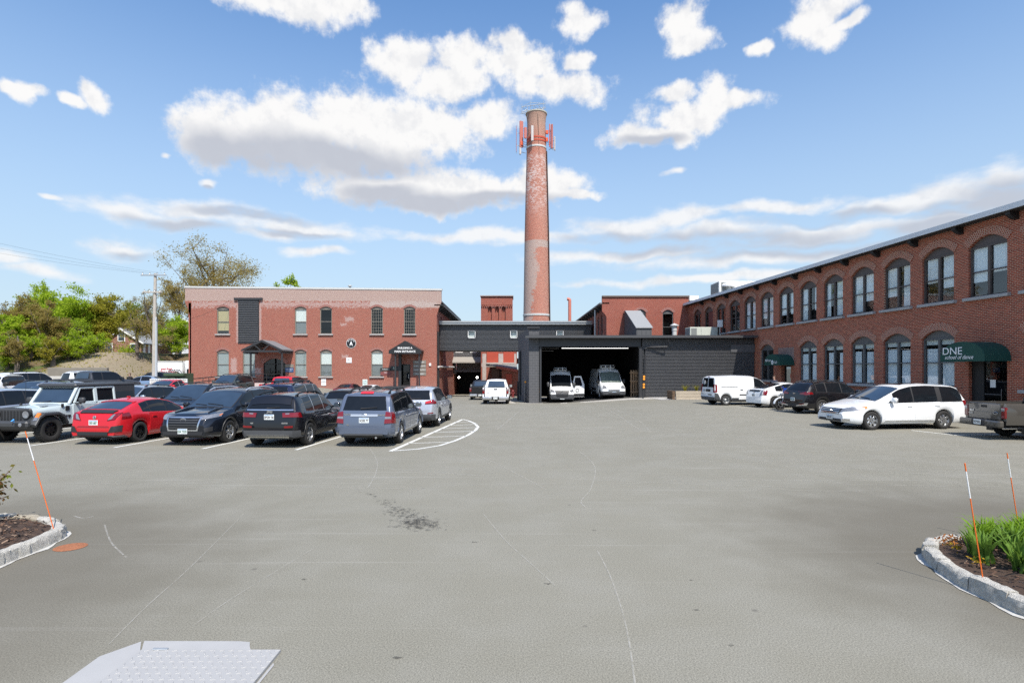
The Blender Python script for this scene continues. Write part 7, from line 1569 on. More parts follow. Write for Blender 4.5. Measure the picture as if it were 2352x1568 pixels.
# ---- pale boxy off-roader (front left)
def offroader():
    L, W, H = 4.78, 1.88, 1.87; h = HDN-R(3); fx, fy = -16.0, 18.75; sa = .72; loc = from_axle(fx, fy, h, L, sa)
    t_ = thing('off_roader', 'pale mint boxy off-roader with slotted black grille and black hardtop', 'car', loc, h); P = P_MINT; X = lambda s: L/2-s; Rr = .41
    FL = pm('dark flare plastic', (.045, .047, .05), .5)
    # tub: sides with wheel cut-outs under flat flares
    hw = .79
    mb = MB(); a1, a2 = .72, 3.73
    def sec(s): return hw
    Ra = .50
    S = sorted({.30, L-.30}|{round(.30+(L-.6)*i/30, 3) for i in range(31)}|{round(a-Ra*math.cos(math.pi*i/12), 3) for a in (a1, a2) for i in range(13) if .3 < a-Ra*math.cos(math.pi*i/12) < L-.3})
    rows = []
    for s in S:
        zb = .52
        for a in (a1, a2):
            if abs(s-a) <= Ra: zb = max(zb, .40+math.sqrt(Ra*Ra-(s-a)**2)*1.02)
        w_ = hw if s > 1.35 else hw*(.86+.14*max(0, (s-.3)/1.05)); zt = 1.20 if s > 1.45 else 1.10+.07*(s-.3)/1.15
        rows.append([(X(s), w_, zb), (X(s), w_+.015, zb+(zt-zb)*.5), (X(s), w_, zt-.06), (X(s), w_-.05, zt), (X(s), w_*.5, zt+(.035 if s < 1.45 else 0)), (X(s), 0, zt+(.045 if s < 1.45 else 0))])
    for sd in (1, -1): mb.grid([[(p[0], sd*p[1], p[2]) for p in r] for r in rows])
    e = rows[-1]; mb.add([(p[0], p[1], p[2]) for p in e]+[(p[0], -p[1], p[2]) for p in e[::-1]], [tuple(range(12))]); mb.build('body', P, t_, smooth=35)
    mb = MB(); mb.bevbox((0, 0, .62), (L-.7, 1.2, .5), .05); mb.build('underbody', BLACK, t_)
    # grille with seven slots, round lamps
    mb = MB(); mb.bevbox((X(.27), 0, .90), (.10, 1.36, .46), .06); g = mb.build('grille', P if False else FL, t_)
    for k in range(7): mb = MB(); mb.bevbox((X(.215), (k-3)*.115, .90), (.02, .07, .30), .01); mb.build('slot', BLACK, g)
    for sd in (1, -1):
        mb = MB(); mb.lathe([(0, .0), (.115, .01), (.125, -.02), (.125, -.08)], 20, axis='x'); q = mb.build('headlight', LCLR, t_, smooth=40); q.location = (X(.20), sd*.54, .93); mb = MB(); mb.lathe([(.118, .012), (.15, .012), (.15, -.06)], 20, axis='x'); mb.build('lamp_ring', BLACK, q)
        # flares
        for a, w_ in ((a1, .2), (a2, .18)):
            pts = [(.62, .62), (.46, .88), (.28, .97), (-.26, .97), (-.46, .86), (-.60, .62)] if a == a1 else [(.56, .64), (.44, .88), (.26, .96), (-.26, .96), (-.46, .86), (-.58, .62)]
            mb = MB(); rws = [[(X(a)+x, sd*(hw-.04), z) for x, z in pts], [(X(a)+x, sd*(hw+w_*.8), z) for x, z in pts], [(X(a)+x*.985, sd*(hw+w_), z-.03) for x, z in pts], [(X(a)+x*.94, sd*(hw+w_), z-.085) for x, z in pts], [(X(a)+x*.9, sd*(hw-.02), z-.09) for x, z in pts]]
            mb.grid(rws); mb.add([r[0] for r in rws], [(0, 1, 2, 3, 4)]); mb.add([r[-1] for r in rws], [(0, 1, 2, 3, 4)]); f = mb.build('fender_flare', FL, t_, smooth=30)
            if a == a1:
                mb = MB(); mb.bevbox((X(a)+.44, sd*(hw+.11), .885), (.20, .13, .06), .015, 0, Matrix.Rotation(.95, 3, 'Y')); mb.build('indicator', LAMB, f); mb = MB(); mb.bevbox((X(a)+.52, sd*(hw+.11), .78), (.14, .13, .05), .015, 0, Matrix.Rotation(1.0, 3, 'Y')); mb.build('marker_lamp', LCLR, f)
        # doors with handles, windows
        for s0, s1 in ((1.62, 2.58), (2.64, 3.44)):
            mb = MB(); mb.bevbox((X((s0+s1)/2), sd*(hw+.012), .86), (s1-s0, .05, .66), .02); d_ = mb.build('door', P, t_); mb = MB(); mb.bevbox((X(s1-.16), sd*(hw+.05), 1.03), (.16, .05, .05), .015); mb.build('handle', P, d_)
            mb = MB(); zt0 = 1.20
            x0, x1 = X(s0+(.10 if s0 < 2 else 0)), X(s1); wy0, wy1 = hw-.03, hw-.10
            for (A, B) in (((x0, 1.2), (x0-.28 if s0 < 2 else x0, 1.72)), ((x1, 1.2), (x1, 1.72))):
                mb.tube([(A[0], sd*wy0, A[1]), (B[0], sd*wy1, B[1])], .045, 6)
            mb.tube([(x0-.28 if s0 < 2 else x0, sd*wy1, 1.72), (x1, sd*wy1, 1.72)], .045, 6); mb.tube([(x0, sd*wy0, 1.21), (x1, sd*wy0, 1.21)], .04, 6); mb.build('window_frame', P, d_, smooth=40)
            mb = MB(); mb.add([(x0, sd*(wy0-.01), 1.21), (x1, sd*(wy0-.01), 1.21), (x1, sd*(wy1-.01), 1.72), (x0-.28 if s0 < 2 else x0, sd*(wy1-.01), 1.72)], [(0, 1, 2, 3)]); mb.build('side_window', CGL, t_)
        mb = MB(); mb.add([(X(3.52), sd*(hw-.0), 1.24), (X(4.36), sd*(hw-.0), 1.24), (X(4.34), sd*(hw-.085), 1.70), (X(3.52), sd*(hw-.085), 1.70)], [(0, 1, 2, 3)]); mb.build('quarter_window', CGL, t_)
        mb = MB(); mb.bevbox((X(1.78), sd*(hw+.22), 1.30), (.14, .22, .20), .04); mb.box((X(1.75), sd*(hw+.1), 1.20), (.08, .2, .05)); m_ = mb.build('side_mirror', FL, t_, smooth=40)
        mb = MB(); mb.bevbox((X(1.25), sd*(hw-.0), 1.16), (.10, .05, .12), .02); mb.build('hood_latch', BLACK, t_)
    # windshield and frame
    mb = MB(); A = [(X(1.55), y, 1.20) for y in (-.70, .70)]; B = [(X(1.92), y, 1.74) for y in (.64, -.64)]; mb.add(A+B, [(0, 1, 2, 3)]); w_ = mb.build('windshield', CGLB, t_)
    mb = MB()
    for y0, y1 in ((-.735, -.68), (.735, .68)): mb.tube([(X(1.54), y0, 1.18), (X(1.93), y1, 1.77)], .055, 8)
    mb.tube([(X(1.93), -.69, 1.77), (X(1.93), .69, 1.77)], .05, 8); mb.tube([(X(1.53), -.72, 1.19), (X(1.53), .72, 1.19)], .045, 8); mb.build('windshield_frame', P, t_, smooth=50)
    for y in (-.35, .3):
        mb = MB(); mb.tube([(X(1.50), y, 1.20), (X(1.54), y-.05, 1.235), (X(1.58), y+.35, 1.28)], .012, 5); mb.build('wiper', BLACK, w_)
    # hardtop
    mb = MB(); mb.bevbox((X(3.12), 0, 1.805), (2.66, 1.50, .12), .05); mb.prism([(.755, 1.22), (.755-.07, 1.78), (-.755+.07, 1.78), (-.755, 1.22)], X(4.42), X(4.44), 'yz')
    for sd in (1, -1):
        mb.prism([(X(3.46), 1.22), (X(4.44), 1.22), (X(4.42), 1.78), (X(3.46), 1.78)], sd*.705, sd*.735, 'xz')
    mb.build('hardtop', FL, t_)
    mb = MB()
    for (ya, yb, za, zb2) in ((.0, 0, 0, 0),): pass
    # interior block so the cabin is not hollow
    mb = MB(); mb.bevbox((X(3.0), 0, 1.35), (2.3, 1.1, .5), .1); mb.build('seat', SEATM, t_)
    # bumper, plate, hooks
    mb = MB(); mb.bevbox((X(.07), 0, .62), (.20, 1.62, .22), .06); b = mb.build('front_bumper', FL, t_)
    for sd in (1, -1):
        mb = MB(); mb.lathe([(0, .02), (.06, .01), (.07, -.03)], 14, axis='x'); q = mb.build('fog_lamp', LCLR, b); q.location = (X(-.04), sd*.60, .62); mb = MB(); mb.bevbox((X(-.035), sd*.58, .62), (.02, .36, .13), .02); mb.build('bumper_recess', BLACK, b); mb = MB(); mb.tube([(X(-.02), sd*.36, .72), (X(-.10), sd*.36, .74), (X(-.02), sd*.36, .79)], .022, 6); mb.build('tow_hook', pm('hook blue', (.08, .35, .75), .4), b)
    mb = MB(); mb.bevbox((0, 0, 0), (.31, .012, .16), .01); q = mb.build('license_plate', PLATE, t_); q.location = (X(-.045), -.30+.0, .62); q.rotation_euler = (0, 0, math.pi/2); text('lettering', '48 2977', .10, PTXT, q, (0, -.009, 0), ext=.002, sx=.8)
    text('lettering', 'WILLYS', .15, SGB, t_, (X(.98), .60, 1.145), (R(12), 0, math.pi), ext=.003, sx=1.2, bold=.006); text('lettering', 'Jeep', .15, SGB, t_, (X(1.42), hw+.022, .80), (math.pi/2, 0, math.pi), ext=.003, bold=.008)
    mb = MB(); mb.bevbox((X(1.42), hw+.02, 1.06), (.16, .03, .16), .02); mb.build('charge_flap', BLACK, t_)
    mb = MB(); mb.tube([(X(1.30), -.68, 1.15), (X(1.33), -.68, 1.95)], .006, 5); mb.build('antenna', BLACK, t_)
    for a in (a1, a2):
        for sd in (1, -1): put_wheel(t_, Rr, .27, 'offroad', X(a), sd*.80, Rr, sd > 0)
    mb = MB(); mb.bevbox((-L/2-.06, 0, .62), (.2, 1.6, .22), .05); mb.build('rear_bumper', FL, t_); put_wheel(t_, .39, .25, 'offroad', -L/2+.14-.05, 0, 1.02, True).rotation_euler = (0, 0, math.pi/2); 
offroader()
# ---- blue touring motorcycle
def motorbike():
    p = G(1800, 944.5); hd = math.pi+R(9); L = 2.4; loc = (15.6, 31.55, gz(15.6, 31.5))
    t_ = thing('motorcycle', 'blue and white touring motorcycle with fork-mounted fairing beside the black SUV', 'motorcycle', loc, hd)
    BL = paint('cobalt blue paint', (.015, .05, .30)); CH = CHRB
    def wheel(x, r):
        mb = MB(); mb.lathe([(r*.72, -.06), (r*.93, -.068), (r, -.04), (r, .04), (r*.93, .068), (r*.72, .06)], 30, axis='y'); o = mb.build('wheel', TYRE, t_, smooth=50); o.location = (x, 0, r)
        mb = MB(); mb.lathe([(r*.72, -.04), (r*.72, .04), (r*.64, .03), (r*.64, -.03)], 30, axis='y', closed=True)
        for i in range(9): a = 2*math.pi*i/9; mb.box((r*.34*math.cos(a), 0, r*.34*math.sin(a)), (r*.62, .03, .035), 0, Matrix.Rotation(-a, 3, 'Y'))
        mb.lathe([(.07, -.07), (.07, .07), (.0, .07)], 12, axis='y'); mb.build('rim', RIMBK, o, smooth=40)
        mb = MB(); mb.lathe([(.10, .075), (.15, .075), (.15, .085), (.10, .085)], 20, axis='y'); mb.build('brake_disc', CH, o)
    wheel(.82, .33); wheel(-.80, .32)
    mb = MB(); n = 10; rows = []
    for sd in (-.09, -.06, 0, .06, .09): rows.append([(.82+.37*math.cos(a)*(1 if abs(sd) < .08 else .97), sd, .33+.37*math.sin(a)*(1 if abs(sd) < .08 else .96)) for a in [R(5)+R(165)*i/n for i in range(n+1)]])
    mb.grid(rows); mb.build('front_fender', P_WHT, t_, smooth=50)
    for sd in (1, -1):
        mb = MB(); mb.tube([(.84, sd*.11, .33), (.52, sd*.11, .98)], [.028, .035], 8); mb.build('fork_leg', CH, t_, smooth=40)
        mb = MB(); mb.tube([(-.1, sd*.14, .30), (-.75, sd*.22, .33), (-1.15, sd*.22, .36)], .05, 10); mb.build('exhaust_pipe', CH, t_, smooth=40)
        mb = MB(); mb.bevbox((-.85, sd*.30, .60), (.60, .20, .34), .08); mb.build('saddlebag', BL, t_, smooth=40)
        mb = MB(); mb.tube([(.48, sd*.08, 1.02), (.30, sd*.28, 1.12), (.12, sd*.40, 1.06)], .018, 6); mb.build('handlebar', CH, t_); mb = MB(); mb.bevbox((.36, sd*.42, 1.24), (.05, .16, .10), .03); mb.build('mirror', BL, t_)
        mb = MB(); mb.lathe([(0, .02), (.06, .0), (.05, -.06)], 12, axis='x'); q = mb.build('fog_lamp', CH, t_); q.location = (.74, sd*.22, .80)
    mb = MB(); mb.lathe([(0, .06), (.09, .03), (.105, -.02), (.08, -.12), (0, -.14)], 16, axis='x'); q = mb.build('headlight', LCLR, t_, smooth=40); q.location = (.74, 0, .86)
    # batwing fairing and screen
    def fair(z, f): return [(.62-.30*abs(u)**1.6*1.1, u*.46*f, z) for u in [-1+2*i/12 for i in range(13)]]
    mb = MB(); mb.grid([fair(.80, .55), fair(.92, .95), fair(1.08, 1.0), [(p[0]-.05, p[1], p[2]) for p in fair(1.20, .80)], [(p[0]-.12, p[1], p[2]) for p in fair(1.24, .6)]]); mb.build('fairing', BL, t_, smooth=60)
    mb = MB(); mb.grid([[(p[0]-.08, p[1], p[2]) for p in fair(1.22, .72)], [(p[0]-.20, p[1], p[2]) for p in fair(1.40, .5)]]); mb.build('wind_screen', CGL, t_, smooth=60)
    mb = MB(); mb.lathe([(.0, -.42), (.13, -.36), (.19, -.05), (.17, .22), (.06, .34), (0, .35)], 14, axis='x', c=(.18, 0, .84)); mb.build('fuel_tank', BL, t_, smooth=50)
    mb = MB(); mb.bevbox((-.35, 0, .74), (.62, .32, .14), .06); mb.bevbox((-.78, 0, .80), (.40, .28, .14), .06); mb.build('seat', pm('black leather', (.015, .015, .016), .5), t_, smooth=40)
    mb = MB(); mb.bevbox((.05, 0, .42), (.56, .30, .40), .08)
    for a in (-.5, .45): mb.tube([(.05, 0, .45), (.05+a*.42, 0, .78)], .09, 10)
    mb.build('engine', CH, t_, smooth=40)
    mb = MB(); mb.bevbox((-1.02, 0, .72), (.34, .40, .34), .08); mb.build('rear_fender', BL, t_, smooth=40); mb = MB(); mb.bevbox((-1.2, 0, .72), (.03, .2, .1), .02); mb.build('tail_light', LRED, t_)
    mb = MB(); mb.tube([(.0, .1, .35), (-.1, .35, .02)], .02, 6); mb.build('kickstand', CH, t_)
motorbike()
# ================================================================ bank, houses, trees at the left
def hz(x, y):
    t = sm((y-55.5)/15); z = .3+4.1*t
    f = sm((x+48)/4.5)*(1-sm((y-71)/7)); z = z*(1-f)+.3*f            # the bare slope falls back at the right
    return z+.12*math.sin(x*.9)*math.sin(y*.7)
def bank_mat():
    m, t, b = nt_new('bank litter and grass'); tc = N(t, 'ShaderNodeTexCoord').outputs['Object']; sp = N(t, 'ShaderNodeSeparateXYZ'); t.links.new(tc, sp.inputs[0])
    n = NOISE(t, tc, .45, 5, .65); n2 = NOISE(t, tc, 4, 4, .7)
    c = MIX(t, RAMP(t, n, .40, .60), (.13, .095, .05), (.07, .105, .022)); c = MIX(t, .5, c, MIX(t, n2, (.4, .4, .4), (1.6, 1.55, 1.4)), 'MULTIPLY')
    bare = MA(t, 'MULTIPLY', RAMP(t, MA(t, 'ADD', sp.outputs[0], MA(t, 'MULTIPLY', n, 6)), -49.5, -46.5), RAMP(t, sp.outputs[1], 75, 71))
    c = MIX(t, MA(t, 'MULTIPLY', bare, .85), c, MIX(t, n2, (.20, .155, .10), (.36, .30, .22)))
    t.links.new(c, b.inputs['Base Color']); b.inputs['Roughness'].default_value = .95
    bp = N(t, 'ShaderNodeBump'); bp.inputs['Strength'].default_value = .8; bp.inputs['Distance'].default_value = .1; t.links.new(n2, bp.inputs['Height']); t.links.new(bp.outputs[0], b.inputs['Normal']); return m
mb = MB(); xs = [-190, -150, -120, -100]+[-90+1.5*i for i in range(36)]+[-36, -34.6, -32, -24, -10, 10, 40]; ys = [55.3+.9*i for i in range(22)]+[78, 84, 92, 100, 112, 130, 170, 240]
id_ = {}
for i, y in enumerate(ys):
    for j, x in enumerate(xs): id_[(i, j)] = len(mb.v); mb.v.append((x, y, hz(x, y)))
for i in range(len(ys)-1):
    for j in range(len(xs)-1):
        if xs[j] > -37.8 and ys[i] < 112: continue
        mb.f.append((id_[(i, j)], id_[(i, j+1)], id_[(i+1, j+1)], id_[(i+1, j)])); mb.m.append(0)
tag(mb.build('bank', bank_mat(), smooth=60), 'grassy bank with leaf litter and a bare sandy slope behind the left lot', 'bank', kind='structure')
CW = pm('stained concrete', (.20, .18, .15), .9, var=.3, scale=1.2, bump=.2)
mb = MB(); x0, x1 = wx(108, 55), wx(232, 55); mb.bevbox(((x0+x1)/2, 55.2, .65), (x1-x0, .35, 2.0), .04); tag(mb.build('low_wall', pm('pale concrete wall', (.46, .44, .40), .9, var=.15)), 'low pale concrete wall at the foot of the bank', 'wall')
mb = MB(); x0, x1 = wx(112, 61), wx(248, 61); mb.bevbox(((x0+x1)/2, 61, 1.5), (x1-x0, .4, 2.0), .04); tag(mb.build('retaining_wall', CW), 'tall streaky concrete retaining wall set into the bank', 'wall')
def leafmat(name, c1, c2, tr=.6):
    m = bpy.data.materials.new(name); m.use_nodes = True; t = m.node_tree; t.nodes.clear(); out = N(t, 'ShaderNodeOutputMaterial'); tc = N(t, 'ShaderNodeTexCoord').outputs['Object']
    c = MIX(t, RAMP(t, NOISE(t, tc, 2.6, 3, .7), .3, .7), c1, c2); d = N(t, 'ShaderNodeBsdfDiffuse'); l = N(t, 'ShaderNodeBsdfTranslucent'); mx = N(t, 'ShaderNodeMixShader'); mx.inputs[0].default_value = tr
    t.links.new(c, d.inputs[0]); t.links.new(MIX(t, .5, c, (1.0, .95, .5), 'MULTIPLY'), l.inputs[0]); t.links.new(d.outputs[0], mx.inputs[1]); t.links.new(l.outputs[0], mx.inputs[2]); t.links.new(mx.outputs[0], out.inputs[0]); return m
LG = leafmat('spring green leaves', (.28, .41, .028), (.50, .62, .065)); LY = leafmat('yellow green leaves', (.28, .27, .035), (.46, .42, .07)); LB = leafmat('bronze leaves', (.27, .21, .065), (.45, .37, .13)); LO = leafmat('olive bud leaves', (.31, .25, .085), (.52, .42, .16)); LD = leafmat('deep green leaves', (.14, .19, .02), (.28, .33, .04))
BARK = pm('grey bark', (.13, .105, .085), .95, var=.3, scale=3)
def leaf(V, Fc, p, s, r):
    a = Vector((r.gauss(0, 1), r.gauss(0, 1), r.gauss(0, 1))).normalized(); b = a.cross(Vector((r.gauss(0, 1), r.gauss(0, 1), r.gauss(0, 1)))).normalized(); k = len(V)
    V += [p-a*s, p+b*s*.55, p+a*s, p-b*s*.55]; Fc.append((k, k+1, k+2, k+3))
def tree(name, label, x, y, h, cr, ch, lm, nl, ls, seed, z=None, trunk=.28, lean=(0, 0), low=.28, twig=0, group='trees on and behind the bank', cat='tree'):
    r = random.Random(seed); z = hz(x, y) if z is None else z; t_ = thing(name, label, cat, (x, y, z-.1), 0, group)
    mb = MB(); top = Vector((lean[0], lean[1], h)); cz = h-ch/2; n = 6
    tp = [Vector((lean[0]*(i/n)+r.gauss(0, .06)*h*.1, lean[1]*(i/n)+r.gauss(0, .06)*h*.1, h*.82*i/n)) for i in range(n+1)]; mb.tube(tp, [trunk*(1-.8*i/n) for i in range(n+1)], 7)
    tips = []
    nb = 15
    for k in range(nb):
        f = low+(.95-low)*(k+r.random())/nb; i = min(n-1, int(f*n)); p0 = tp[i].lerp(tp[i+1], f*n-i); a = r.random()*6.28+k*2.4
        e = Vector((math.cos(a), math.sin(a), 0)); zt = cz+ch*.5*r.uniform(-.75, .95); rad = cr*math.sqrt(max(.05, 1-((zt-cz)/(ch*.52))**2))*r.uniform(.6, 1.02)
        c_ = Vector((lean[0]*zt/h, lean[1]*zt/h, 0)); p2 = c_+e*rad+Vector((0, 0, max(zt, p0.z*.7))); p1 = p0.lerp(p2, .5)+Vector((0, 0, -abs(rad)*.12+r.gauss(0, .2)))
        mb.tube([p0, p1, p2], [trunk*.36*(1-f*.5), trunk*.2, trunk*.05], 5, cap=False)
        for q in range(6):
            u = r.uniform(.25, 1); b0 = p0.lerp(p1, u*2) if u < .5 else p1.lerp(p2, u*2-1); d = Vector((r.gauss(0, 1), r.gauss(0, 1), r.gauss(.35, .7))).normalized()*cr*r.uniform(.22, .45); b1 = b0+d
            mb.tube([b0, b0.lerp(b1, .5)+Vector((0, 0, .1)), b1], [trunk*.09, trunk*.06, trunk*.025], 4, cap=False); tips.append((b0, b1))
            for w in range(twig):
                v0 = b0.lerp(b1, r.uniform(.2, 1)); v1 = v0+Vector((r.gauss(0, 1), r.gauss(0, 1), r.gauss(.3, .8))).normalized()*cr*r.uniform(.1, .22); mb.tube([v0, v1], [trunk*.04, trunk*.02], 3, cap=False); tips.append((v0, v1))
    mb.build('trunk', BARK, t_, fix=False)
    V = []; Fc = []; per = max(1, nl//len(tips))
    for b0, b1 in tips:
        for q in range(per):
            p = b0.lerp(b1, r.uniform(.3, 1.1))+Vector((r.gauss(0, 1), r.gauss(0, 1), r.gauss(0, .8)))*cr*.075; leaf(V, Fc, p, ls*r.uniform(.6, 1.25), r)
    mb = MB(); mb.add(V, Fc); mb.build('crown', lm, t_, fix=False); return t_
def tpx(name, label, px, top, bot, rpx, y, lm, nl, ls, seed, **k):
    x = wx(px, y); z = hz(x, y); h = (wz(top, y)-z)*1.0; cr = rpx*1.42/FPX*y; tree(name, label, x, y, h, cr, min(h*.94, (wz(top, y)-wz(bot, y))*1.25), lm, int(nl*4.6), ls*.72, seed, z=z, **k)
tpx('maple_tree', 'large bright spring green tree, tallest of the bank', 160, 664, 790, 56, 74, LG, 5200, .19, 1)
tpx('maple_tree', 'bright green tree right of the tallest green tree', 222, 672, 785, 44, 76, LY, 3800, .18, 2)
tpx('maple_tree', 'bright green tree at the left picture edge', 12, 715, 815, 34, 66, LG, 2600, .16, 3)
tpx('maple_tree', 'green tree with a round top left of the tallest tree', 102, 664, 760, 34, 80, LG, 2600, .18, 4)
tpx('bronze_tree', 'bronze leaved tree in front of the green trees', 104, 690, 800, 34, 67, LB, 2100, .14, 5)
tpx('bronze_tree', 'thin bronze tree near the left edge of the bank', 50, 676, 810, 32, 70, LB, 1700, .14, 6)
tpx('olive_tree', 'olive brown budding tree above the left end of the brick house', 258, 676, 762, 40, 106, LO, 2600, .18, 7)
tpx('olive_tree', 'slender olive tree standing before the brick house gable', 314, 706, 800, 26, 71, LY, 420, .11, 8, low=.45, twig=2)
tpx('bare_tree', 'nearly bare leaning tree behind the utility pole', 372, 650, 800, 34, 72, LO, 1500, .10, 9, lean=(-2.2, 0), low=.45, twig=3)
tpx('maple_tree', 'green tree beside the left end of the long brick mill', 408, 716, 810, 34, 82, LG, 2600, .17, 10)
tpx('maple_tree', 'yellow green tree far behind between the two houses', 332, 704, 800, 56, 116, LD, 3000, .26, 11)
tpx('bronze_tree', 'red bronze sapling low on the bank at the left', 40, 750, 830, 26, 62.5, LB, 1000, .11, 12)
tpx('maple_tree', 'green sapling leaning over the retaining wall', 190, 755, 830, 26, 66, LG, 1300, .12, 13)
tpx('maple_tree', 'yellow green tree filling the gap above the retaining wall', 185, 690, 800, 44, 86, LY, 2400, .19, 16)
tpx('maple_tree', 'pale green tree far behind the bronze tree at the left', 66, 684, 790, 48, 92, LY, 2400, .2, 17)
tpx('bronze_tree', 'olive bronze tree between the tallest tree and the brick house', 236, 690, 800, 28, 80, LB, 1500, .15, 18)
tpx('dark_tree', 'deep green tree closing the gap behind the grey house', 205, 715, 800, 50, 118, LD, 2600, .26, 14)
tpx('dark_tree', 'dark green tree far back at the left edge', 20, 700, 790, 60, 112, LO, 2200, .24, 15)
tree('oak_tree', 'big half bare oak with olive buds rising behind the long mill', wx(490, 112), 112, wz(562, 112)-4.4, 108/FPX*112, 15, LO, 24000, .15, 21, z=4.4, trunk=.6, twig=5, low=.3)
tree('oak_tree', 'smaller bare tree left of the big oak above the parapet', wx(412, 104), 104, wz(610, 104)-4.4, 40/FPX*104, 11, LO, 6000, .13, 22, z=4.4, trunk=.3, twig=4)
tree('maple_tree', 'bright green treetop showing over the long mill roof', wx(650, 118), 118, wz(630, 118)-4.4, 42/FPX*118, 9, LG, 4200, .26, 23, z=4.4)
for k, (px, y, top, rr, lm, lb) in enumerate(((16, 63, 768, 26, LG, 'light green sapling low on the bank at the left edge'), (72, 65, 764, 26, LG, 'light green sapling under the thin bronze tree'), (122, 64, 772, 24, LY, 'yellow green sapling below the bronze leaved tree'), (156, 66, 766, 24, LG, 'light green sapling in front of the tallest tree'), (222, 69, 764, 24, LG, 'light green sapling left of the brick house'), (392, 76, 760, 22, LG, 'light green sapling behind the box truck'), (4, 76, 716, 36, LG, 'light green tree half cut by the left picture edge'), (136, 70, 706, 40, LG, 'light green tree in front of the tall twin green trees'))): tpx('green_sapling', lb, px, top, 832, rr, y, lm, 1000, .13, 60+k, low=.2)
V = []; Fc = []; r = random.Random(5)
for k in range(5200):
    x = r.uniform(-82, -37.9); y = r.uniform(57, 73)
    if x > -44.5 and r.random() < .85: continue
    s = r.uniform(.04, .14); leaf(V, Fc, Vector((x, y, hz(x, y)+s*.5)), s, r)
mb = MB(); mb.add(V, Fc); tag(mb.build('bank_growth', LY, fix=False), 'low weeds and leaf litter scattered over the bank', 'ground cover', kind='stuff')
for px, y, rr, lm, lb in ((250, 74, 3.0, LO, 'brushy olive shrub on the bank top left of the brick house'), (296, 73, 1.4, LG, 'green shrub in front of the brick house'), (345, 64, 2.4, LO, 'tangled brown shrub on the bare slope near the pole'), (405, 72, 3.0, LD, 'dark hedge shrub above the box truck'), (428, 72, 2.4, LD, 'dark hedge shrub against the mill end'), (150, 70, 3, LO, 'brown brush under the tallest green tree'), (80, 66, 2.6, LY, 'yellow green brush under the bronze trees')):
    t_ = thing('shrub', lb, 'shrub', (wx(px, y), y, hz(wx(px, y), y)), 0, 'shrubs on the bank'); V = []; Fc = []
    for k in range(420): d = Vector((r.gauss(0, .45), r.gauss(0, .4), abs(r.gauss(0, .3)))); leaf(V, Fc, d*rr+Vector((0, 0, .1)), r.uniform(.07, .16), r)
    mb = MB(); mb.add(V, Fc); mb.build('foliage', lm, t_, fix=False); mb = MB()
    for k in range(7): mb.tube([(0, 0, 0), (r.gauss(0, .4)*rr, r.gauss(0, .3)*rr, rr*.6)], [.05, .015], 4)
    mb.build('stem', BARK, t_)
# houses
def house(label, c, rz, w_, d, he, hr, wallm, roofm, wins, sidewins, trim=WHITE):
    t_ = thing('house', label, 'house', c, rz); mb = MB(); mb.prism([(-w_/2, -1), (w_/2, -1), (w_/2, he), (0, hr), (-w_/2, he)], 0, d, 'xz'); mb.build('wall', wallm, t_)
    mb = MB(); 
    for s_ in (-1, 1): mb.add([(0, -.35, hr+.12), (s_*(w_/2+.4), -.35, he-.22), (s_*(w_/2+.4), d+.35, he-.22), (0, d+.35, hr+.12), (0, -.35, hr+.26), (s_*(w_/2+.4), -.35, he-.06), (s_*(w_/2+.4), d+.35, he-.06), (0, d+.35, hr+.26)], [(0, 1, 2, 3), (4, 5, 6, 7), (0, 1, 5, 4), (1, 2, 6, 5), (2, 3, 7, 6)])
    mb.build('roof', roofm, t_); mb = MB()
    for s_ in (-1, 1): mb.add([(0, -.38, hr+.26), (s_*(w_/2+.42), -.38, he-.04), (s_*(w_/2+.42), -.38, he-.34), (0, -.38, hr-.06)], [(0, 1, 2, 3)])
    mb.build('bargeboard', trim, t_)
    for (x, z, w, h, side) in [(*q, 0) for q in wins]+[(*q, 1) for q in sidewins]:
        mb = MB(); mb.box((0, 0, 0), (w+.24, .10, h+.24)); f = mb.build('window', trim, t_); mb = MB(); mb.box((0, -.055, h*.25), (w, .02, h*.46)); mb.box((0, -.055, -h*.25), (w, .02, h*.46)); mb.build('pane', CGLB, f)
        if side: f.location = (w_/2+.02, x, z); f.rotation_euler = (0, 0, math.pi/2)
        else: f.location = (x, -.02, z)
    return t_
BRH = brick('house brick', (.33, .12, .075), (.25, .09, .06), (.40, .33, .28), bw=.4, rh=.14, ms=.02); RFG = pm('grey shingles', (.26, .265, .27), .9, var=.15, scale=5); SID = pm('white clapboard', (.55, .57, .60), .7, var=.08, scale=2)
hy = 90; zb_ = 4.2
house('small brick gable house with white trimmed windows on the bank', (wx(279, hy), hy, zb_), R(16), 5.5, 15, wz(786, hy)-zb_, wz(758, hy)-zb_, BRH, RFG, [(0, wz(773, hy)-zb_, .8, 1.3), (-1.7, wz(799, hy)-zb_, .8, 1.3), (1.7, wz(799, hy)-zb_, .8, 1.3), (-1.7, wz(821, hy)-zb_, .8, 1.2), (1.7, wz(821, hy)-zb_, .8, 1.2)], [(1.2, wz(798, hy)-zb_, .7, 1.2), (3.5, wz(798, hy)-zb_, .7, 1.2), (6, wz(798, hy)-zb_, .7, 1.2)])
house('white clapboard house at the left end of the long mill', (wx(424, 100), 100, 4.2), 0, 5.4, 8, wz(752, 100)-4.2, wz(735, 100)-4.2, SID, RFG, [(-.9, wz(775, 100)-4.2, .9, 1.5), (-.9, wz(806, 100)-4.2, .9, 1.5)], [])
house('wide grey roofed white house half hidden by the trees', (wx(130, 98), 98, 4.2), R(-6), 17, 9, wz(768, 98)-4.2, wz(716, 98)-4.2, SID, RFG, [(-6+2.4*k, wz(q, 98)-4.2, .9, 1.5) for k in range(6) for q in (782, 806)], [])
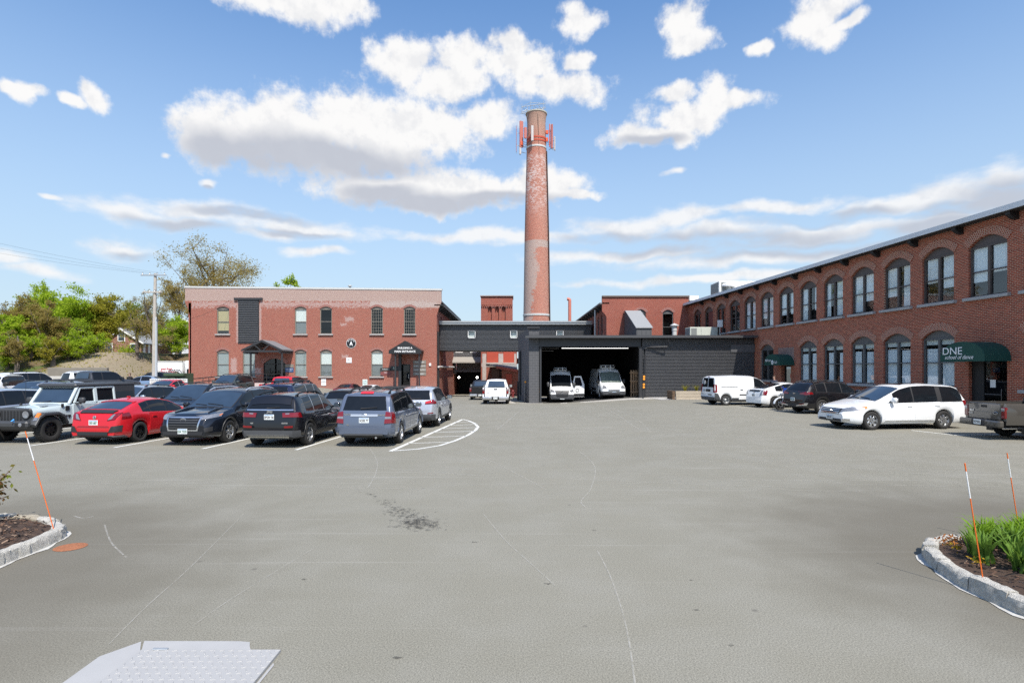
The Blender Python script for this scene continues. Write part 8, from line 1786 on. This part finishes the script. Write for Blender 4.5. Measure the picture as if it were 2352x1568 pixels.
# ================================================================ utility pole, transformer, lattice fence
UY = 55.0; ux = wx(354, UY); zg = .3; WOODP = pm('grey weathered pole', (.42, .38, .33), .9, var=.25, scale=3)
t_ = thing('utility_pole', 'tall weathered utility pole with two crossarms and a grey conduit', 'utility pole', (ux, UY, zg)); ph = wz(628, UY)-zg
mb = MB(); mb.tube([(0, 0, 0), (.02, 0, ph*.5), (.12, 0, ph)], [.20, .17, .12], 12); mb.build('pole', WOODP, t_, smooth=40)
mb = MB(); mb.box((.24, -.05, (wz(728, UY)-zg)/2), (.16, .14, wz(728, UY)-zg)); mb.build('conduit', pm('grey conduit', (.42, .44, .46), .5), t_)
for py, x0, x1, mt in ((632.5, 326, 384, STG), (671.5, 330, 374, WOODP)):
    mb = MB(); z = wz(py, UY)-zg; mb.box(((wx(x0, UY)+wx(x1, UY))/2-ux, -.16, z), (wx(x1, UY)-wx(x0, UY), .10, .12)); a = mb.build('crossarm', mt, t_)
    for k in range(4): mb = MB(); mb.lathe([(.05, 0), (.07, .05), (.03, .12), (.06, .2), (0, .24)], 8); q = mb.build('insulator', STG, a); q.location = (wx(x0+4+k*(x1-x0-8)/3, UY)-ux, -.16, z+.05)
mb = MB(); zc = wz(671, UY)-zg; mb.tube([(-.85, -.2, zc), (-.8, -.2, zc-1.2), (-.15, -.1, zc-2.6), (.15, -.1, zc-3.0)], .03, 5); mb.tube([(.75, -.2, zc), (.8, -.2, zc-.9), (.45, -.1, zc-2.0), (.3, -.1, zc-2.8)], .03, 5); mb.build('drop_cable', BLACK, t_)
def wire(label, a, b, sag, r=.006):
    a, b = Vector(a), Vector(b); mb = MB(); n = 16; mb.tube([a.lerp(b, i/n)-Vector((0, 0, sag*4*(i/n)*(1-i/n))) for i in range(n+1)], r, 4); tag(mb.build('overhead_wire', BLACK), label, 'wire', 'overhead wires at the pole')
pz = wz(632, UY)
for k, (ox, dz, yy) in enumerate(((-1.1, 5.2, 38), (-.4, 6.0, 38), (.6, 6.6, 38))): wire(('overhead wire from the pole arm outer end to the left', 'middle overhead wire from the top pole arm to the left', 'overhead wire from the pole arm inner end to the left')[k], (ux+ox, UY-.16, pz+.2), (-62+k, yy, pz+dz), 1.0)
wire('lower overhead cable crossing to the left picture edge', (ux-.1, UY, wz(690, UY)), (-95, 70, wz(655, 70)), 1.2, .010)
wire('service wire from the pole to the long brick front', (ux, UY-.1, wz(735, UY)), (wx(530, AY), AY-.1, wz(688, AY)), .9, .012)
ty = 51.5; t_ = thing('transformer_cabinet', 'olive green electrical transformer cabinet behind the lattice fence', 'transformer', (wx(404, ty), ty, gz(wx(404, ty), ty))); TG = pm('olive green enamel', (.055, .085, .045), .5); o = t_.location; zt = wz(857, ty)-o.z
mb = MB(); mb.bevbox((.1, .5, zt/2), (1.75, 1.3, zt), .03); mb.build('cabinet', TG, t_); mb = MB(); mb.bevbox((.1, -.3, zt-.12), (1.8, .5, .24), .02); mb.build('hood', TG, t_)
mb = MB()
for k in range(12): mb.box((-.95+k*.1, -.45, zt-.75), (.03, .3, .8))
mb.build('cooling_fins', TG, t_)
fy = 49.5; x0, x1 = wx(345, fy), wx(428, fy); t_ = thing('lattice_fence', 'low white diagonal lattice fence before the green transformer', 'fence', ((x0+x1)/2, fy, gz(-30, fy))); o = t_.location; zt = wz(871, fy)-o.z; W2 = (x1-x0)/2
mb = MB(); n = int((2*W2+zt)/.16)
for k in range(n):
    for s_ in (1, -1):
        a = -W2-zt+k*.16; p, q = Vector((a, 0, 0)), Vector((a+zt, 0, zt))
        if p.x < -W2: p, q = Vector((-W2, 0, -W2-a)), q
        if q.x > W2: q = Vector((W2, 0, W2-a))
        if q.x <= p.x: continue
        if s_ < 0: p, q = Vector((-p.x, .02, p.z)), Vector((-q.x, .02, q.z))
        d = (q-p).normalized()*0; k_ = .022
        mb.add([(p.x-k_, p.y, p.z+k_), (p.x+k_, p.y, p.z-k_), (q.x+k_, q.y, q.z-k_), (q.x-k_, q.y, q.z+k_)] if s_ > 0 else [(p.x-k_, p.y, p.z-k_), (p.x+k_, p.y, p.z+k_), (q.x+k_, q.y, q.z+k_), (q.x-k_, q.y, q.z-k_)], [(0, 1, 2, 3)])
mb.build('lattice', pm('lattice cream', (.72, .68, .62), .7), t_); mb = MB(); mb.box((0, 0, zt+.03), (2*W2, .06, .06)); mb.build('rail', WHITE, t_)
for x in (-W2, 0, W2): mb = MB(); mb.box((x, .06, zt/2), (.1, .1, zt+.1)); mb.build('post', WHITE, t_)
# ================================================================ planting beds in the foreground
GRAN = pm('granite curb', (.50, .475, .42), .9, var=.5, scale=22, bump=1.0); GRAN2 = pm('rusty granite', (.33, .29, .22), .9, var=.35, scale=12, bump=.6); LIME = pm('white lime splash', (.47, .46, .43), .9, var=.4, scale=10)
MUL = pm('bark mulch', (.075, .045, .030), .95, var=.55, scale=26, bump=1.0); CHIP = [pm('bark chip brown', (.12, .065, .04), .9, var=.4, scale=20), pm('bark chip dark', (.035, .024, .02), .9, var=.4), pm('bark chip pale', (.24, .16, .11), .9, var=.3)]
def bed(label, path, inward, centre, fan, seed):
    r = random.Random(seed); P = [Vector(p) for p in path]; t_ = thing('stone_curb', label, 'curb', (centre[0], centre[1], 0)); C0 = Vector(centre)
    d = [];  
    for i, p in enumerate(P): a = P[max(0, i-1)]; b = P[min(len(P)-1, i+1)]; v = (b-a).normalized(); d.append(Vector((-v.y, v.x))*inward)
    # resample in blocks about .5 m long
    L = [0]
    for a, b in zip(P[:-1], P[1:]): L.append(L[-1]+(b-a).length)
    def at_(s):
        j = max(k for k in range(len(L)-1) if L[k] <= s+1e-9); f = (s-L[j])/(L[j+1]-L[j]); return P[j].lerp(P[j+1], f), d[j].lerp(d[j+1], f).normalized()
    s = 0; inner = []
    while s < L[-1]-.05:
        e = min(L[-1], s+r.uniform(.40, .62)); g = .008; ht = .165+r.uniform(-.02, .02); rows = []; n = 9
        for i in range(n+1):
            p, k = at_(s+g+(e-s-2*g)*i/n); j = lambda q: r.uniform(-q, q)
            rows.append([(p.x+j(.012), p.y+j(.012), -.02), (p.x+k.x*.004+j(.018), p.y+k.y*.004+j(.018), ht*.55), (p.x+k.x*.018+j(.012), p.y+k.y*.018+j(.012), ht-.018+j(.010)), (p.x+k.x*.045, p.y+k.y*.045, ht+j(.009)), (p.x+k.x*.13, p.y+k.y*.13, ht+j(.009)), (p.x+k.x*.165+j(.008), p.y+k.y*.165+j(.008), ht-.02), (p.x+k.x*.17, p.y+k.y*.17, .02)])
        mb = MB(); mb.grid(rows); mb.add(rows[0], [tuple(range(7))]); mb.add(rows[-1], [tuple(range(7))]); o = mb.build('granite_block', GRAN2 if r.random() < .2 else GRAN, None, smooth=28)
        for v in o.data.vertices: v.co -= Vector((centre[0], centre[1], 0))
        o.parent = t_; s = e
    mb = MB(); row = []
    for i in range(61):
        p, k = at_(L[-1]*i/60); w0 = .02+.025*math.sin(i*1.3)+r.uniform(0, .045); row.append([(p.x-k.x*w0, p.y-k.y*w0, .007), (p.x+k.x*.02, p.y+k.y*.02, .007)])
    mb.grid(row); tag(mb.build('lime_line', LIME), 'white splashed line on the asphalt at the foot of the '+fan+' curb', 'paint line', kind='structure')
    # mulch
    mb = MB(); n = 60; c = Vector(centre); rows = []
    for q in range(9):
        u = q/8; rows.append([])
        for i in range(n+1):
            p, k = at_(L[-1]*i/n); p = p+k*.15; x, y = p.lerp(c, u); rows[-1].append((x, y, .125+.05*sm(u*3)+r.uniform(-.012, .012)))
    mb.grid(rows); tag(mb.build('mulch_bed', MUL, smooth=60), 'dark bark mulch inside the '+fan+' granite curb', 'mulch', kind='stuff')
    for ci, m in enumerate(CHIP):
        mb = MB()
        for k in range(1100 if ci < 2 else 500):
            i = r.random(); p, kk = at_(L[-1]*i); p = (p+kk*.2).lerp(c, r.random()**1.0*.9); M = Matrix.Rotation(r.random()*6.28, 3, 'Z') @ Matrix.Rotation(r.gauss(0, .35), 3, 'X') @ Matrix.Rotation(r.gauss(0, .3), 3, 'Y')
            mb.box((p.x, p.y, .15+.05*r.random()), (r.uniform(.03, .09), r.uniform(.008, .022), .006), 0, M)
        tag(mb.build('bark_chips', m), ('brown', 'blackish', 'pale')[ci]+' bark chips lying on the '+fan+' mulch bed', 'bark chips', kind='stuff')
    return t_
bed('rounded rough granite curb of the right planting bed', [(10.5, 8.1), (8.5, 8.0), (7.4, 7.95), (6.6, 7.87), (6.13, 7.78), (5.78, 7.70), (5.45, 7.52), (5.24, 7.28), (5.1, 7.0), (4.98, 6.6), (4.91, 6.15), (4.91, 5.8), (4.95, 5.45), (5.05, 5.0), (5.3, 4.2), (5.8, 3.3)], 1, (8.0, 6.0), 'right', 3)
bed('rounded rough granite curb of the left planting bed', [(-12, 8.7), (-9, 8.84), (-7.85, 8.80), (-7.3, 8.76), (-6.85, 8.55), (-6.5, 8.3), (-6.33, 8.05), (-6.25, 7.7), (-6.22, 7.2), (-6.2, 6.6), (-6.2, 5.4)], -1, (-8.6, 6.6), 'left', 4)
def blades(name, label, x, y, n, h, w_, m, seed, spread, arch, group, cat='plant', z=.15, cols=None):
    r = random.Random(seed); t_ = thing(name, label, cat, (x, y, z), 0, group); mb = MB()
    for k in range(n):
        a = r.random()*6.28; d = Vector((math.cos(a), math.sin(a), 0)); b = Vector((r.gauss(0, .04), r.gauss(0, .04), 0)); hh = h*r.uniform(.65, 1.08); s_ = spread*r.uniform(.2, 1.1); pts = []; q = Vector((-d.y, d.x, 0)); q = (q+d*r.gauss(0, .5)).normalized()
        for i in range(6):
            u = i/5; p = b+d*(s_*u**1.6)*hh+Vector((0, 0, hh*(u-arch*u**3*r.uniform(.7, 1.2)))); ww = w_*(1-.15*u) if u < .6 else w_*(1-u)*2.2; pts.append([p-q*max(ww, .001)*.5, p+d*-.004, p+q*max(ww, .001)*.5])
        mb.grid(pts)
    mb.build('leaves', m, t_, smooth=70, fix=False); return t_
IR = leafmat('iris leaf', (.11, .20, .035), (.21, .34, .07), .4); DLY = leafmat('daylily leaf', (.13, .25, .022), (.26, .42, .04), .42)
r = random.Random(11)
irw = ['front left', 'front middle', 'front right', 'second row left', 'second row middle', 'second row right', 'right end', 'back corner']
for k, (x, y) in enumerate(((5.48, 6.62), (5.62, 6.30), (5.95, 6.15), (5.62, 6.88), (5.88, 6.60), (6.2, 6.45), (6.5, 6.2), (6.05, 6.9))): blades('iris_plant', 'broad-leaved iris clump in the right bed, '+irw[k], x, y, 28, .41, .044, IR, 30+k, .75, .14, 'iris clumps in the right bed')
dlw = ['nearest the curb tip', 'left of the second marker stake', 'behind the front irises', 'in the middle of the back row', 'under the second marker stake', 'towards the right picture edge', 'at the right end of the back row', 'half hidden behind the irises', 'farthest back by the curb', 'at the far right corner']
for k, (x, y) in enumerate(((5.95, 7.25), (6.2, 7.38), (6.25, 7.1), (6.5, 7.35), (6.75, 7.5), (6.6, 7.0), (7.0, 7.3), (6.9, 6.8), (6.95, 7.6), (7.3, 7.5))): blades('daylily_clump', 'fine arching daylily clump in the right bed, '+dlw[k], x, y, 80, .44, .018, DLY, 50+k, .75, .35, 'daylily clumps in the right bed')
YL = leafmat('yellow seedling', (.35, .20, .02), (.50, .38, .04), .3); OL = leafmat('dry orange leaf', (.30, .10, .03), (.42, .18, .05), .2)
for k, (x, y, m, lb) in enumerate(((5.56, 7.30, OL, 'dry orange leaves heaped near the curb tip'), (5.52, 7.05, YL, 'yellow seedling leaves just inside the curb tip'), (5.80, 7.46, OL, 'brown orange sprigs at the back of the curb tip'), (5.38, 6.55, YL, 'tiny yellow green seedling alone on the mulch'), (5.55, 5.75, YL, 'small yellow seedlings in front of the irises'), (5.8, 5.7, YL, 'yellow leaves low at the right frame edge'))):
    t_ = thing('seedling', lb, 'plant', (x, y, .165), 0, 'small yellow and orange plants in the bed'); V = []; Fc = []
    for q in range(34): leaf(V, Fc, Vector((r.gauss(0, .07), r.gauss(0, .06), abs(r.gauss(.02, .025)))), r.uniform(.012, .03), r)
    mb = MB(); mb.add(V, Fc); mb.build('leaves', m, t_, fix=False)
t_ = thing('rose_shrub', 'reddish green shrub reaching in from the left picture edge', 'shrub', (-7.98, 8.3, .15)); V = []; Fc = []; mb = MB()
for k in range(40):
    a = r.random()*6.28; e = Vector((math.cos(a)*r.uniform(.2, .68), math.sin(a)*r.uniform(.2, .6), r.uniform(.35, .72))); mb.tube([(0, 0, 0), e*.5+Vector((0, 0, .08)), e], [.012, .009, .005], 5)
    for q in range(30): leaf(V, Fc, e*r.uniform(.5, 1.05)+Vector((r.gauss(0, .06), r.gauss(0, .06), r.gauss(0, .05))), r.uniform(.022, .045), r)
mb.build('stem', pm('reddish stem', (.12, .05, .035), .7), t_); mb = MB(); mb.add(V, Fc); mb.build('foliage', leafmat('rose leaf', (.15, .07, .03), (.16, .20, .035), .3), t_, fix=False)
STO = pm('orange marker', (.70, .14, .015), .5, var=.08); STW = pm('white marker band', (.75, .75, .74), .5)
def stake(label, base, top, z0, y0, y1):
    b = Vector((wx(base[0], y0), y0, z0)); e = Vector((wx(top[0], y1), y1, wz(top[1], y1))); t_ = thing('marker_stake', label, 'stake', b, 0, 'orange driveway marker stakes'); d = e-b
    for nm, u0, u1, m, rr in (('shaft', 0, .70, STO, .0062), ('white_band', .70, .93, STW, .0064), ('tip', .93, 1, STO, .0070)): mb = MB(); mb.tube([d*u0, d*u1], rr, 8); mb.build(nm, m, t_, smooth=40)
stake('leaning orange marker stake in the left planting bed', (123, 1215), (58, 990), .15, 8.0, 8.0)
stake('orange marker stake nearest the camera in the right bed', (2258, 1332), (2216, 1063), .15, 6.05, 6.05)
stake('orange marker stake behind the daylilies in the right bed', (2342, 1196), (2313, 1040), .16, 7.7, 7.7)
# planter grasses
for k, (dx, lb) in enumerate(((-1.0, 'ornamental grass tuft at the left of the timber planter'), (-.15, 'ornamental grass tuft in the middle of the planter'), (.7, 'ornamental grass tuft at the right of the planter near the van'))):
    o = PLANTER.location; blades('grass_tuft', lb, o.x+dx, o.y, 60, .62, .02, LY, 80+k, .7, .15, 'grass tufts in the timber planter', z=o.z+.54)
# rusty valve cover and ramped steel hatch
c = G(162, 1256); t_ = thing('valve_cover', 'rust orange round valve cover by the left curb', 'cover', c); mb = MB(); mb.lathe([(0, .012), (.13, .012), (.15, .008), (.19, .004)], 26); mb.build('lid', pm('rust', (.34, .13, .06), .95, var=.4, scale=22, bump=.8), t_)
ALU = pm('diamond plate metal', (.36, .355, .345), .6, .0, var=.06, scale=3); ALF = pm('painted steel frame', (.37, .365, .355), .65, .0, var=.1, scale=4)
pa, pb = G(325, 1497), G(645, 1497); x0, x1, yt = pa.x, pb.x, pa.y; yb = yt-1.6; t_ = thing('steel_hatch', 'pale diamond plate steel hatch set in the asphalt', 'hatch', ((x0+x1)/2, yt-.8, 0)); o = t_.location; w_ = x1-x0
mb = MB(); mb.box((0, 0, .012), (w_, 1.6, .024)); pl = mb.build('plate', ALU, t_); mb = MB()
nx, ny = 30, 36
for i in range(nx):
    for j in range(ny):
        if (i+j) % 2: continue
        a = R(45) if (i//1+j//1) % 4 < 2 else R(-45); M = Matrix.Rotation(R(28) if j % 2 else R(-62), 3, 'Z'); mb.box((-w_/2+(i+.5)*w_/nx, -.8+(j+.5)*1.6/ny, .0265), (.046, .011, .004), 0, M, .6)
mb.build('tread_lugs', ALU, pl)
mb = MB(); mb.add([(-w_/2-.26, -.9, .006), (-w_/2-.012, -.9, .006), (-w_/2-.012, .8, .006), (-w_/2-.12, .98, .006), (-w_/2-.30, .72, .006)], [(0, 1, 2, 3, 4)]); mb.add([(-w_/2-.10, .99, .006), (-w_/2-.01, .815, .006), (w_/2-.26, .815, .006), (w_/2-.31, .90, .006), (w_/2-.34, .97, .006), (w_/2-.44, .985, .006)], [(0, 1, 2, 3, 4, 5)]); mb.add([(w_/2+.012, -.85, .006), (w_/2+.03, -.85, .006), (w_/2+.035, .58, .006), (w_/2+.012, .62, .006)], [(0, 1, 2, 3)]); mb.build('collar', ALF, t_)
mb = MB(); mb.bevbox((-w_/2+.16, .80, .028), (.13, .03, .012), .004); mb.build('hinge', STG, t_)
# ================================================================ people
SKIN = pm('skin', (.50, .30, .22), .6, var=.06)
def person(label, x, y, face, shirt, pants, hair, hh=1.68, long_hair=False, arm=(.16, .0)):
    t_ = thing('person', label, 'person', (x, y, gz(x, y)), face); k = hh/1.72
    J = [((0, 0, .95), .13), ((0, 0, 1.15), .125), ((0, 0, 1.38), .145), ((0, 0, 1.47), .06), ((.01, 0, 1.54), .055), ((.02, 0, 1.62), .088), ((.01, 0, 1.70), .075)]
    E = [(0, 1), (1, 2), (2, 3), (3, 4), (4, 5), (5, 6)]
    for s_ in (1, -1):
        b = len(J); J += [((0, s_*.10, .88), .095), ((.01, s_*.11, .50), .065), ((-.01, s_*.11, .10), .045), ((.10, s_*.12, .05), .04)]; E += [(0, b), (b, b+1), (b+1, b+2), (b+2, b+3)]
        b = len(J); J += [((0, s_*.19, 1.38), .062), ((-.02, s_*.23, 1.10), .045), ((arm[0], s_*.20, .90+arm[1]), .036), ((arm[0]+.07, s_*.19, .86+arm[1]), .03)]; E += [(2, b), (b, b+1), (b+1, b+2), (b+2, b+3)]
    me = bpy.data.meshes.new('body'); me.from_pydata([tuple(c*k for c in p) for p, _ in J], E, []); ob = bpy.data.objects.new('body', me); COL.objects.link(ob); ob.modifiers.new('Skin', 'SKIN')
    for i, (_, rr) in enumerate(J): me.skin_vertices[0].data[i].radius = (rr*k, rr*k)
    me.skin_vertices[0].data[0].use_root = True; ob.modifiers.new('Sub', 'SUBSURF').levels = 2; dg = bpy.context.evaluated_depsgraph_get(); m2 = bpy.data.meshes.new_from_object(ob.evaluated_get(dg)); bpy.data.objects.remove(ob)
    for m in (SKIN, shirt, pants, BLACK): m2.materials.append(m)
    for p in m2.polygons:
        z = p.center.z/k; q = abs(p.center.y)/k; p.use_smooth = True
        p.material_index = 0 if z > 1.475 else (1 if z > .93 and not (q > .15 and z < .98) else (0 if q > .15 and z > .8 else (2 if z > .09 else 3)))
    link('body', m2, t_)
    mb = MB(); mb.lathe([(.0, .115), (.07, .10), (.098, .05), (.10, 0), (.085, -.05), (.06, -.12 if not long_hair else -.28)], 14); h = mb.build('hair', hair, t_, smooth=60); h.location = (-.018*k, 0, 1.66*k); h.scale = (k, k*.95, k)
    mb = MB(); mb.lathe([(0, .03), (.016, .0), (.018, -.02), (0, -.03)], 8); q = mb.build('nose', SKIN, t_, smooth=60); q.location = (.105*k, 0, 1.61*k)
    for s_ in (1, -1): mb = MB(); mb.lathe([(0, .012), (.012, 0), (0, -.012)], 8); q = mb.build('eye', BLACK, t_); q.location = (.098*k, s_*.032*k, 1.635*k)
    return t_
NAVYC = pm('navy hoodie cloth', (.04, .05, .08), .9); BLKC = pm('black cloth', (.015, .015, .017), .9); DEN = pm('denim cloth', (.06, .08, .13), .9); HGR = pm('grey hair', (.35, .33, .31), .8); HBR = pm('brown hair', (.07, .04, .025), .8); REDC = pm('dark red cloth', (.14, .02, .025), .9)
person('person in a dark jacket with grey hair standing by the bank', wx(266, 49), 49, R(-100), REDC, DEN, HGR, 1.72)
person('person in a black top with brown hair beside the bank', wx(298, 49.5), 49.5, R(-80), BLKC, BLKC, HBR, 1.66, True)
person('bearded person in a navy hoodie standing by the cafe awning', wx(1778, 38.6), 38.6, R(-130), NAVYC, DEN, HBR, 1.78)
